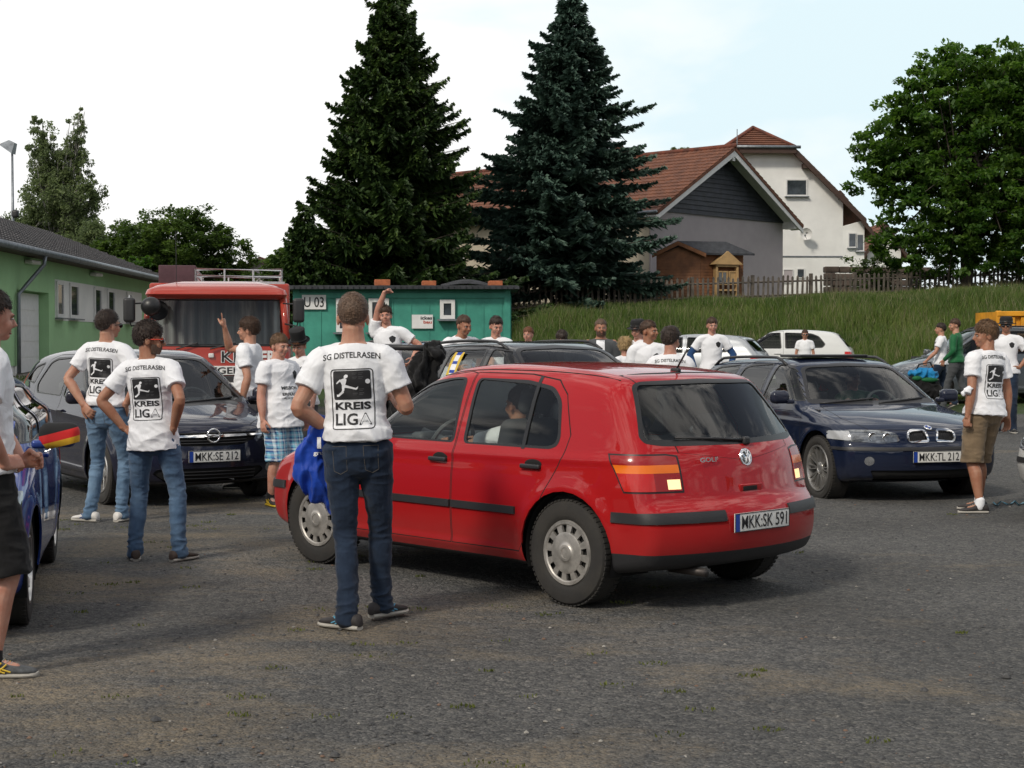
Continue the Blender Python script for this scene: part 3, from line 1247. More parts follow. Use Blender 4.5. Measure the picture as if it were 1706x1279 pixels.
def blades(name, X, Y, Z, h, w, mats, mi, lean=.35, seg=2, kindlabel=None):
    n = len(X)
    a = RNG.random(n) * PI * 2
    dx, dy = np.cos(a) * w / 2, np.sin(a) * w / 2
    la = RNG.random(n) * PI * 2
    lx, ly = np.cos(la) * h * lean * RNG.random(n), np.sin(la) * h * lean * RNG.random(n)
    P = np.stack([X, Y, Z], 1)
    D = np.stack([dx, dy, np.zeros(n)], 1)
    T1 = P + np.stack([lx * .3, ly * .3, h * .55], 1)
    T2 = P + np.stack([lx, ly, h], 1)
    V = np.stack([P - D, P + D, T1 + D * .8, T1 - D * .8, T2], 1).reshape(-1, 3)
    b = np.arange(n)[:, None] * 5
    F = np.concatenate([b + np.array([[0, 1, 2]]), b + np.array([[0, 2, 3]]), b + np.array([[3, 2, 4]])], 0)
    o = np_mesh(name, V, F, mats, None, False, np.concatenate([mi, mi, mi]))
    return o


def leafmat(name, c1, c2, scale=.6, rough=.55, trans=.25, c3=None):
    m, t, out = new_mat(name)
    L = t.links.new
    g = N(t, 'ShaderNodeNewGeometry')
    nz = N(t, 'ShaderNodeTexNoise', ins={'Scale': scale, 'Detail': 4, 'Roughness': .65})
    L(g.outputs['Position'], nz.inputs['Vector'])
    ri = N(t, 'ShaderNodeMath', operation='MULTIPLY_ADD', ins={1: .35, 2: -.17})
    L(g.outputs['Random Per Island'], ri.inputs[0])
    ad = N(t, 'ShaderNodeMath', operation='ADD'); L(nz.outputs['Fac'], ad.inputs[0]); L(ri.outputs[0], ad.inputs[1])
    rp_ = ramp(t, [(.34, c1), (.66, c2)] + ([(.85, c3)] if c3 else []), ad.outputs[0])
    p = N(t, 'ShaderNodeBsdfPrincipled', ins={'Roughness': rough, 'Specular IOR Level': .3})
    L(rp_.outputs[0], p.inputs['Base Color'])
    tr = N(t, 'ShaderNodeBsdfTranslucent')
    hs = N(t, 'ShaderNodeHueSaturation', ins={'Saturation': 1.15, 'Value': 1.3}); L(rp_.outputs[0], hs.inputs['Color']); L(hs.outputs[0], tr.inputs[0])
    mx = N(t, 'ShaderNodeMixShader', ins={0: trans}); L(p.outputs[0], mx.inputs[1]); L(tr.outputs[0], mx.inputs[2])
    L(mx.outputs[0], out.inputs[0])
    return m


def build_grass():
    n = 230000
    Y = 34 + 27 * RNG.random(n)
    x0, x1 = -5.5, None
    X = (-.03 + .40 * RNG.random(n)) * Y * 1.0
    X += (RNG.random(n) - .5) * .5
    keep = []
    h = np.zeros(n); Z = np.zeros(n)
    for i in range(n):
        x, y = X[i], Y[i]
        b = bank_y(x)
        patch = .5 + .5 * noise.noise(Vector((x * .35, y * .35, 3)))
        t = sstep(b - 1.0, b + 2.5, y)
        h[i] = (.07 + (.14 + .58 * patch) * t) * (.6 + .6 * random.random())
        Z[i] = gz(x, y) - .02
        h[i] *= 1 - .42 * sstep(50, 54, y)
        if y < b - 1 and noise.noise(Vector((x * .6, y * .6, 0))) + (y - 34) * .05 < -.05: h[i] = 0
    k = h > 0
    X, Y, Z, h = X[k], Y[k], Z[k], h[k]
    n = len(X)
    ms = [leafmat('grass_blade', (.046, .088, .016), (.112, .165, .034), .28, c3=(.19, .22, .070)), leafmat('grass_dry', (.12, .13, .055), (.22, .20, .11), .8)]
    mi = (RNG.random(n) < .09).astype(int)
    o = blades('bank_grass', X, Y, Z, h * (1 + .35 * mi), .026 * (1 - .3 * mi), ms, mi, .55)
    tag(o, 'tall uncut grass covering the bank', 'grass', kind='stuff')
    # tufts on the gravel
    V = []
    rs = random.Random(5)
    X, Y = [], []
    for i in range(150):
        y = 5.6 + 13 * rs.random()**1.1
        x = (rs.random() * 1.1 - .55) * y * IW / FP * (1 if rs.random() < .35 else .5) - (0 if rs.random() < .4 else .18 * y)
        r = .02 + .045 * rs.random()
        for k in range(rs.randint(8, 30)):
            a, q = rs.random() * 6.28, r * math.sqrt(rs.random())
            X.append(x + q * math.cos(a) * 1.6); Y.append(y + q * math.sin(a))
    X, Y = np.array(X), np.array(Y)
    Z = np.array([gz(x, y) for x, y in zip(X, Y)]) + .004
    o = blades('weed_tufts', X, Y, Z, .008 + .010 * RNG.random(len(X)), .008, [leafmat('weed', (.07, .085, .015), (.13, .15, .035), 3)], np.zeros(len(X), int), .9)
    tag(o, 'tiny weeds growing through the gravel', 'weeds', kind='stuff')
    # grass along the foot of the green clubhouse and verge at the left
    n = 9000
    X = -13.5 + 9 * RNG.random(n); Y = 24 + 16 * RNG.random(n)
    Z = np.array([gz(x, y) for x, y in zip(X, Y)])
    kk = np.array([noise.noise(Vector((x * .3, y * .3, 9))) > .12 for x, y in zip(X, Y)])
    o = blades('verge_grass', X[kk], Y[kk], Z[kk], .05 + .05 * RNG.random(kk.sum()), .03, [ms[0]], np.zeros(kk.sum(), int), .5)
    tag(o, 'short verge grass beside the green clubhouse', 'grass', kind='stuff')


build_grass()

# ------------------------------------------------------------------ trees
bark = mat('bark', (.075, .06, .045), .9, bump=.02, bscale=12, vscale=5, col2=(.03, .025, .02))
pale_bark = mat('birch_bark', (.45, .44, .41), .8, bump=.01, bscale=10, vscale=4, col2=(.08, .07, .06))


def spruce(root, H, Rb, nwh, droop, leaf, seed, tw=.30, dens=1.0, prof=1.0, lean=(0, 0), skirt=.1):
    rs = np.random.default_rng(seed)
    b = MB()
    pts = [(lean[0] * (t**1.5), lean[1] * t, H * t) for t in np.linspace(0, .98, 10)]
    b.tube(pts, [.20 * (1 - t) + .015 for t in np.linspace(0, .98, 10)], 8)
    hs = H * (skirt + (1 - skirt) * (np.linspace(0, 1, nwh))**.92)
    VV = []
    for h in hs:
        t = h / H
        rad = Rb * ((1 - t)**prof) * (1 if t > .12 else .85) + .10
        nb = int(rs.integers(7, 10))
        a0 = rs.random() * 6.28
        for k in range(nb):
            a = a0 + 2 * PI * k / nb + rs.normal() * .16
            Lb = rad * (.66 + .30 * rs.random()) * (1 + .62 * noise.noise(Vector((math.cos(a) * 1.3, math.sin(a) * 1.3, h * .9 + seed))) + .10)
            if rs.random() < .06: Lb *= 1.18
            hh = h + rs.normal() * .20
            ca, sa = math.cos(a), math.sin(a)
            ox, oy = lean[0] * t**1.5, lean[1] * t
            m = max(3, int(Lb / .085))
            br = []
            for j in range(m + 1):
                s_ = j / m
                r_ = Lb * s_
                z_ = hh + (.30 * (t - .35)) * r_ - droop * Lb * math.sin(s_ * PI * .62) + (droop * .9) * Lb * s_**3 * .7
                br.append((ox + ca * r_, oy + sa * r_, z_))
            b.tube([br[0], br[m // 2], br[-1]], [.03 * (1 - t) + .008, .018 * (1 - t) + .006, .004], 4, cap=False)
            for j in range(1, m + 1):
                s_ = j / m
                P = np.array(br[j])
                wl = tw * (.45 + .75 * math.sin(PI * min(1, .12 + s_ * .88))) * (1 if s_ < .95 else .8) * (.5 + .5 * (1 - t) + .12)
                q = int(round(7 * dens))
                for e in range(q):
                    sd = -1 if e % 2 else 1
                    an = a + sd * (.45 + .75 * rs.random()) if rs.random() < .84 else a + rs.normal() * .3
                    l = wl * (.55 + .65 * rs.random())
                    dz = -droop * 1.9 * l * (rs.random() * 1.5) + .20 * l * rs.normal()
                    T = P + np.array([math.cos(an) * l, math.sin(an) * l, dz])
                    w = .042 + .038 * rs.random()
                    nx, ny = -math.sin(an) * w, math.cos(an) * w
                    if rs.random() < .5:
                        o1 = np.array([nx, ny, 0])
                    else:
                        o1 = np.array([nx * .3, ny * .3, w])
                    M_ = P + (T - P) * .55 + np.array([0, 0, .018])
                    VV.append([P - o1 * .25, M_ - o1, T, M_ + o1])
    b.build('trunk', bark, root, True)
    V = np.array(VV).reshape(-1, 3)
    F = np.arange(len(V)).reshape(-1, 4)
    np_mesh('crown', V, F, leaf, root)


def plant(px, Y, dz=0):
    X = X_at(px, Y)
    return (X, Y, gz(X, Y) + dz)


L_spruce = leafmat('spruce_needles', (.018, .040, .012), (.056, .100, .024), 1.3, trans=.2, c3=(.13, .19, .042))
L_blue = leafmat('blue_spruce_needles', (.032, .062, .046), (.088, .150, .115), 1.2, trans=.1, c3=(.16, .24, .18))
L_dark = leafmat('dark_leaves', (.040, .072, .020), (.10, .16, .040), .6, trans=.45, c3=(.16, .23, .06))
L_birch = leafmat('birch_leaves', (.10, .135, .065), (.20, .25, .12), .8, trans=.55, c3=(.28, .33, .16))
L_chest = leafmat('chestnut_leaves', (.042, .098, .020), (.108, .190, .040), .8, trans=.5, c3=(.19, .29, .06))

sp1 = thing('spruce_tree', 'tall dark green spruce with drooping twigs standing behind the green site cabin', 'tree', plant(648, 53))
spruce(sp1, 11.2, 4.3, 72, .20, L_spruce, 3, .46, 1.25, .80, (.15, 0), .03)
sp2 = thing('blue_spruce', 'tall blue-green spruce with layered branches behind the picket fence', 'tree', plant(938, 57.5))
spruce(sp2, 11.1, 4.3, 62, .10, L_blue, 11, .50, 1.3, .72, (.35, 0), .085)
sp3 = thing('spruce_tree', 'young spruce squeezed against the tall dark spruce, beside the fire truck', 'tree', plant(508, 51))
spruce(sp3, 3.8, 1.7, 30, .2, L_spruce, 5, .36, 1.2, .8, (0, 0), .02)


def broadleaf(root, H, trunk_h, crowns, leaf, seed, n, size, flat=.5, hang=0.0, bk=bark, gapf=.35, shape='leaf', limbs=9):
    """crowns: list of (x, y, z, rx, ry, rz) ellipsoids filled with clumps of leaves"""
    rs = np.random.default_rng(seed)
    b = MB()
    b.tube([(0, 0, 0), (.05, 0, trunk_h * .5), (-.03, .04, trunk_h), (.0, 0, H * .72)], [.26 * H / 9, .2 * H / 9, .15 * H / 9, .03], 8)
    tot = sum(c[3] * c[4] * c[5] for c in crowns)
    VV = []
    for c in crowns:
        for k in range(limbs):
            u = rs.normal(size=3); u /= np.linalg.norm(u)
            e = np.array(c[:3]) + u * np.array(c[3:]) * .85
            s_ = np.array([0, 0, trunk_h + (H * .6 - trunk_h) * rs.random()])
            mid = (s_ + e) / 2 + np.array([0, 0, -.2 + .5 * rs.random()])
            b.tube([tuple(s_), tuple(mid), tuple(e)], [.06 * H / 9, .035 * H / 9, .008], 5, cap=False)
        m = max(6, int(n * c[3] * c[4] * c[5] / tot / 60))
        for k in range(m):       # clumps
            u = rs.normal(size=3); u /= np.linalg.norm(u)
            rr = (rs.random()**gapf)
            cc = np.array(c[:3]) + u * rr * np.array(c[3:])
            cr = (.30 + .34 * rs.random()) * (min(c[3:])**.5) * .55
            q = 60
            d = rs.normal(size=(q, 3)); d /= np.linalg.norm(d, axis=1)[:, None]
            d *= (rs.random(q)**.5)[:, None] * cr
            d[:, 2] *= flat
            P = cc + d
            # leaf: rhombus
            a = rs.random(q) * 6.28
            l = size * (.6 + .8 * rs.random(q))
            tilt = -hang * rs.random(q) + rs.normal(size=q) * .35
            ux = np.stack([np.cos(a) * np.cos(tilt), np.sin(a) * np.cos(tilt), np.sin(tilt)], 1)
            vx = np.stack([-np.sin(a), np.cos(a), rs.normal(size=q) * .4], 1)
            A = P - ux * (l / 2)[:, None]; C = P + ux * (l / 2)[:, None]
            w = (l * (.30 if shape == 'leaf' else .17))[:, None]
            VV.append(np.stack([A, P - vx * w + np.array([0, 0, .1 * size]), C, P + vx * w + np.array([0, 0, .1 * size])], 1))
    b.build('trunk', bk, root, True)
    V = np.concatenate(VV).reshape(-1, 3)
    np_mesh('crown', V, np.arange(len(V)).reshape(-1, 4), leaf, root)


# chestnut at the right
o = thing('chestnut_tree', 'broad chestnut tree with dense green crown behind the fence, right of the houses', 'tree', plant(1608, 59.5))
broadleaf(o, 9.6, 1.3, [(.1, 0, 6.7, 2.6, 2.6, 2.1), (2.3, .2, 6.2, 2.5, 2.4, 2.5), (-1.9, 0, 5.0, 2.2, 2.2, 1.9), (-2.8, 0, 4.2, 1.5, 1.6, 1.2), (-1.6, -.3, 6.6, 1.4, 1.6, 1.1), (-.6, 0, 7.8, 1.3, 1.4, .9), (1.8, 0, 7.8, 1.6, 1.6, 1.0), (-.5, -.6, 3.2, 3.1, 2.4, 1.8), (2.4, -.4, 3.2, 2.6, 2.4, 1.8), (3.6, 0, 4.9, 2.2, 2.2, 2.4), (-.6, -.8, 1.6, 3.0, 1.9, 1.2), (2.8, -.6, 1.5, 2.4, 1.8, 1.2)],
          L_chest, 21, 88000, .20, .5, .9, gapf=.5, limbs=8)
o.scale = (1.04, 1.04, 1.09)
# birch and its small neighbour
o = thing('birch_tree', 'tall airy birch behind the ridge of the green clubhouse', 'tree', plant(98, 84))
broadleaf(o, 11.5, 1.6, [(-.6, 0, 8.7, .75, .9, 1.9), (.9, 0, 8.9, .65, .8, 2.1), (.1, 0, 6.4, 1.9, 1.6, 1.6), (-1.4, 0, 4.6, 1.4, 1.3, 1.5), (.7, 0, 4.4, 1.6, 1.5, 1.6), (-.2, 0, 2.6, 2.2, 1.6, 1.4), (-.9, 0, 9.9, .35, .5, 1.0), (1.1, 0, 10.4, .3, .5, 1.0), (-.2, 0, 8.0, 1.2, 1.0, 1.3), (1.5, 0, 7.0, .7, .8, .9)],
          L_birch, 8, 66000, .135, .9, 1.3, pale_bark, gapf=.45, limbs=12)
o.scale = (1.15, 1.15, 1.07)
o = thing('birch_tree', 'small drooping birch at the foot of the tall airy birch', 'tree', plant(150, 80))
broadleaf(o, 6.2, 1.0, [(.2, 0, 4.7, .8, .8, 1.1), (0, 0, 3.0, 1.2, 1.1, 1.6)], L_birch, 18, 26000, .135, .9, 1.3, pale_bark, gapf=.5)
# round trees in the middle distance
for px, Y, cr, lab, sd, H_ in ((232, 76, [(0, 0, 4.0, 1.9, 1.8, 1.7), (-1.2, 0, 3.2, 1.6, 1.4, 1.6), (0, 0, 2.0, 2.2, 1.8, 1.5)], 'dark broad tree just beyond the far end of the clubhouse roof', 31, 5.0),
                               (318, 74, [(-.3, 0, 4.5, 2.4, 2.2, 1.8), (1.4, 0, 3.7, 1.7, 1.6, 1.5), (.2, 0, 2.3, 2.8, 2, 1.7), (2.2, 0, 2.3, 1.2, 1.4, 1.2), (-2, 0, 3.4, 1.3, 1.4, 1.4)], 'wide dark green tree rising behind the roof rack of the fire truck', 32, 5.4),
                               (474, 70, [(0, 0, 2.4, 1.0, 1.2, 1.4), (.4, 0, 1.4, 1.2, 1.2, 1.2)], 'small round tree between fire truck and the tall dark spruce', 33, 4.0)):
    o = thing('broadleaf_tree', lab, 'tree', plant(px, Y))
    broadleaf(o, H_, 1.0, cr, L_dark, sd, 46000, .17, .6, .5, gapf=.42)
o = thing('shrub', 'light green shrub at the end of the clubhouse roof', 'shrub', plant(222, 66))
broadleaf(o, 4.0, .6, [(0, 0, 3.0, .8, .8, .9), (.3, 0, 1.9, 1.1, .8, .9)], L_chest, 41, 2500, .16, .6, .4)
o = thing('willow_tree', 'pale treetop peeping over the ridge of the slate-gabled house', 'tree', plant(1138, 110, 1.9))
broadleaf(o, 8.6, 4, [(0, 0, 8.0, 1.6, 1.1, 1.3), (0, 0, 5.5, 2, 1.5, 2)], L_birch, 43, 9000, .2, .6, .5)
for px, lab, s_ in ((1450, 'low dark shrub behind the picket fence beside the stone wall', 51), (1560, 'dark shrub behind the fence under the chestnut tree', 52), (1668, 'reddish dark shrub behind the fence, near the right edge', 53)):
    o = thing('shrub', lab, 'shrub', plant(px, 61))
    broadleaf(o, 1.8, .3, [(0, 0, 1.0, 1.2, .8, .9), (.9, 0, .7, .9, .7, .7)], L_dark, s_, 3000, .14, .6, .4)

# unseen belt of trees behind the camera, added to darken low reflections
Vb = []
rsb = np.random.default_rng(77)
for k in range(30):
    a = PI * .93 + PI * 1.14 * (k + .5) / 30
    rr = 46 + 6 * rsb.random()
    cx, cy = rr * math.cos(a), rr * math.sin(a) * .85
    hh = 6 + 5 * rsb.random()
    if k % 7 == 3: hh *= .45
    u = rsb.normal(size=(700, 3)); u /= np.linalg.norm(u, axis=1)[:, None]
    P = u * np.array([4.2, 3, hh * .52]) * (rsb.random(700)**.3)[:, None] + np.array([cx, cy, hh * .5])
    d1 = rsb.normal(size=(700, 3)) * .55; d2 = rsb.normal(size=(700, 3)) * .55
    Vb.append(np.stack([P - d1, P + d2, P + d1, P - d2], 1))
Vb = np.concatenate(Vb).reshape(-1, 3)
o = np_mesh('unseen_wood', Vb, np.arange(len(Vb)).reshape(-1, 4), L_dark)
tag(o, 'unseen belt of trees behind the camera, added to darken reflections', 'wood', kind='stuff')
# rear axle outer contact at pixel (965,1010), front at (535,937)
def place_car(root, x, y, heading, z=None, tilt=0):
    root.location = (x, y, gz(x, y) if z is None else z)
    root.rotation_euler = (tilt, 0, heading)
# ------------------------------------------------------------------ buildings
def tile_mat(name, c1, c2, rough=.8):
    return mat(name, c1, rough, col2=c2, vscale=2.2, bump=.004, bscale=60)


M['tile'] = tile_mat('clay_tiles', (.175, .066, .034), (.10, .040, .024))
M['tile_old'] = tile_mat('weathered_clay_tiles', (.20, .055, .028), (.085, .030, .020))
M['tile_grey'] = tile_mat('grey_roof_tiles', (.135, .125, .125), (.085, .080, .082))
M['lilac'] = mat('lilac_render', (.40, .36, .375), .9, var=.05, vscale=1.2, bump=.004, bscale=80)
M['cream'] = mat('cream_render', (.42, .37, .29), .9, var=.06, vscale=1.2, bump=.004, bscale=80)
M['white_wall'] = mat('white_render', (.76, .76, .74), .9, var=.05, vscale=1.0, bump=.004, bscale=80)
M['slate'] = mat('slate_cladding', (.030, .034, .045), .6, var=.3, vscale=3)
M['wood_dark'] = mat('dark_brown_timber', (.050, .026, .018), .7, var=.3, vscale=3, bump=.003, stretch=(1, 1, 8))
M['wood_grey'] = mat('weathered_timber', (.10, .085, .07), .85, var=.4, vscale=4, bump=.003)
M['wood_orange'] = mat('stained_timber', (.19, .075, .026), .65, var=.25, vscale=3, bump=.003)
M['wood_pale'] = mat('pale_pine', (.42, .27, .12), .6, var=.15, vscale=4)
M['frame_white'] = mat('white_window_frame', (.68, .68, .67), .45, var=.05)
M['pane'] = mat('window_pane', (.045, .055, .065), .06, spec=.9, var=.5, vscale=1.5, coat=.6)
M['green'] = mat('green_render', (.33, .55, .29), .9, var=.06, vscale=.8, bump=.004, bscale=90)
M['teal'] = mat('teal_paint', (.050, .30, .225), .55, var=.18, vscale=1.6, bump=.002, bscale=8, col2=(.028, .20, .155))
M['zinc'] = mat('zinc_gutter', (.20, .22, .24), .45, metal=.6, var=.2)
M['felt'] = mat('roofing_felt', (.035, .038, .045), .8, var=.3)
M['brick_o'] = mat('orange_brick', (.36, .11, .045), .85, var=.2, vscale=10)


def roof(root, P0, U, V, name='roof', m=None, course=.33, col=.24, lift=.035, thick=.12, step=None):
    """tiled slope: P0 eave corner, U along the eave, V up the slope"""
    P0, U, V = Vector(P0), Vector(U), Vector(V)
    n = U.cross(V).normalized()
    if n.z < 0: n = -n
    lu, lv = U.length, V.length
    nu = max(2, int(lu / col) * 4)
    nc = max(1, int(lv / course))
    vs, fs = [], []
    rows = []
    for j in range(nc):
        for e in (0.0, .97):
            rows.append(((j + e) / nc, lift * (1 - e) + .004))
    for (tv, h) in rows:
        for i in range(nu + 1):
            tu = i / nu
            hh = h + .022 * abs(math.sin(PI * i / 4))
            vs.append(P0 + U * tu + V * tv + n * hh)
    w = nu + 1
    for j in range(len(rows) - 1):
        for i in range(nu):
            fs.append((j * w + i, j * w + i + 1, (j + 1) * w + i + 1, (j + 1) * w + i))
    b = MB()
    b.add(vs, fs)
    a = [P0, P0 + U, P0 + U + V, P0 + V]
    b.add([q - n * .004 for q in a] + [q - n * thick for q in a], [(0, 1, 2, 3), (7, 6, 5, 4), (0, 4, 5, 1), (1, 5, 6, 2), (2, 6, 7, 3), (3, 7, 4, 0)])
    return b.build(name, m or M['tile'], root)


def wall_poly(root, name, pts3, thick, m, parent=None):
    """flat wall polygon with thickness"""
    pts3 = [Vector(p) for p in pts3]
    n = (pts3[1] - pts3[0]).cross(pts3[2] - pts3[0]).normalized()
    k = len(pts3)
    b = MB()
    b.add(pts3 + [p - n * thick for p in pts3], [tuple(range(k)), tuple(range(2 * k - 1, k - 1, -1))] + [(i, k + i, k + (i + 1) % k, (i + 1) % k) for i in range(k)])
    return b.build(name, m, root)


def frame_window(root, M4, w, h, mull=1, sill=True, fr=.07, depth=.05, pane_m=None, name='window', fm=None):
    """window in local x-z plane, outside towards -y"""
    o = empty(name, (0, 0, 0), 0, root)
    o.matrix_local = M4
    b = MB()
    for cx, cz, dx, dz in ((0, h / 2 - fr / 2, w, fr), (0, -h / 2 + fr / 2, w, fr), (-w / 2 + fr / 2, 0, fr, h - 2 * fr), (w / 2 - fr / 2, 0, fr, h - 2 * fr)):
        b.box((cx, -depth / 2, cz), (dx, depth, dz))
    for k in range(1, mull + 1):
        b.box((-w / 2 + w * k / (mull + 1), -depth / 2 + .004, 0), (fr * .8, depth - .01, h - 2 * fr))
    b.build('frame', fm or M['frame_white'], o)
    b = MB()
    b.box((0, -.012, 0), (w - 2 * fr + .01, .02, h - 2 * fr + .01))
    b.build('pane', pane_m or M['pane'], o)
    if sill:
        b = MB()
        b.box((0, -.09, -h / 2 - .03), (w + .12, .2, .04))
        b.build('sill', M['zinc'], o)
    return o


# --- the slate-gabled house: local x along the gable, y back along the ridge, origin at the gable's left corner
def slate_house():
    X0 = X_at(1084, 64)
    ang = math.atan2(.736, .677)
    root = thing('house', 'long house with clay tiled roof, slate-clad gable and lilac wall behind the blue spruce', 'house', (X0, 64, 3.0), ang)
    w, Ln, zb, ze, za = 9.6, 19.0, 3.85, 4.05, 6.75       # width, length, belt, eave, apex above origin
    # local: gable along +x, ridge along +y
    b = MB()
    b.box((w / 2, Ln / 2, zb / 2 - .4), (w, Ln, zb + .8))
    b.build('wall', M['lilac'], root)
    b = MB()
    b.box((w / 2, Ln / 2 + .02, (zb + .0) / 2 - .4), (w + .06, Ln - .1, zb + .7))
    o_ = b.build('wall', M['cream'], root)
    b = MB()
    sl = (za - ze) / (w / 2)
    # slate triangle in overlapping courses
    nrow = 14
    for k in range(nrow):
        z0 = zb + (za - .12 - zb) * k / nrow
        z1 = zb + (za - .12 - zb) * (k + 1) / nrow + .02
        def hw(z): return min(w / 2, (za - .05 - z) / sl)
        a0, a1 = hw(z0), hw(z1)
        vs = [(w / 2 - a0, -.07, z0), (w / 2 + a0, -.07, z0), (w / 2 + a1, -.03, z1), (w / 2 - a1, -.03, z1)]
        vs += [(x, .25, z) for x, y, z in vs]
        b.add(vs, [(0, 1, 2, 3), (4, 7, 6, 5), (0, 4, 5, 1), (2, 6, 7, 3), (1, 5, 6, 2), (0, 3, 7, 4)])
    b.build('slate_gable', M['slate'], root)
    ov, oe = .75, .55
    rise = sl * (w / 2 + oe)
    zE = za - rise
    roof(root, (-oe, -ov, zE), (0, Ln + ov, 0), (w / 2 + oe, 0, rise), 'roof')
    roof(root, (w + oe, Ln, zE), (0, -Ln - ov, 0), (-w / 2 - oe, 0, rise), 'roof')
    b = MB()
    b.tube([(w / 2, -ov - .02, za + .05), (w / 2, Ln, za + .05)], .10, 8)
    b.build('ridge', M['tile_old'], root, True)
    # white soffit boards and verge
    for sg in (-1, 1):
        b = MB()
        p0 = Vector((w / 2, 0, za - .15)); p1 = Vector((w / 2 + sg * (w / 2 + oe), 0, zE - .15))
        n_ = Vector((0, -ov + .03, 0))
        q = [p0 + n_, p1 + n_, p1 + n_ - Vector((0, 0, .20)), p0 + n_ - Vector((0, 0, .24))]
        b.add(q + [v + Vector((0, .05, 0)) for v in q], [(0, 1, 2, 3), (7, 6, 5, 4), (0, 4, 5, 1), (2, 6, 7, 3), (1, 5, 6, 2), (0, 3, 7, 4)])
        b.build('barge_board', M['frame_white'], root)
        b = MB()
        q = [p0 + Vector((0, -ov + .1, -.01)), p1 + Vector((0, -ov + .1, -.01)), p1 + Vector((0, -.08, -.01)), p0 + Vector((0, -.08, -.01))]
        b.add(q + [v - Vector((0, 0, .03)) for v in q], [(0, 1, 2, 3), (7, 6, 5, 4), (0, 4, 5, 1), (2, 6, 7, 3), (1, 5, 6, 2), (0, 3, 7, 4)])
        b.build('soffit', M['frame_white'], root)
    # purlin ends and a floodlight under the apex
    b = MB()
    b.box((w / 2, -.38, za - .48), (.16, .62, .2))
    b.build('purlin', M['frame_white'], root)
    b = MB()
    b.box((w + .2, -.3, zE + .02), (.5, .7, .34))
    b.build('eave_box', M['frame_white'], root)
    b = MB()
    b.tube([(w / 2 + .05, -.8, za + .1), (w / 2 + .05, -.8, za + .75)], .02, 5)
    b.build('roof_pole', M['zinc'], root)
    b = MB()
    b.ell((w / 2 - .1, 5.4, za + .25), (.42, .1, .42))
    b.build('roof_dish', M['tile_old'], root, True)
    for y in (3.5, 7.2, 11.0):
        frame_window(root, Matrix.Translation((-.05, y, 1.95)) @ Matrix.Rotation(R(-90), 4, 'Z'), 1.25, 1.05, 1)
    b = MB()
    b.tube([(-oe - .06, -ov, zE - .02), (-oe - .06, Ln, zE - .02)], .07, 8)
    b.build('gutter', M['zinc'], root, True)
    return root


slate_house()


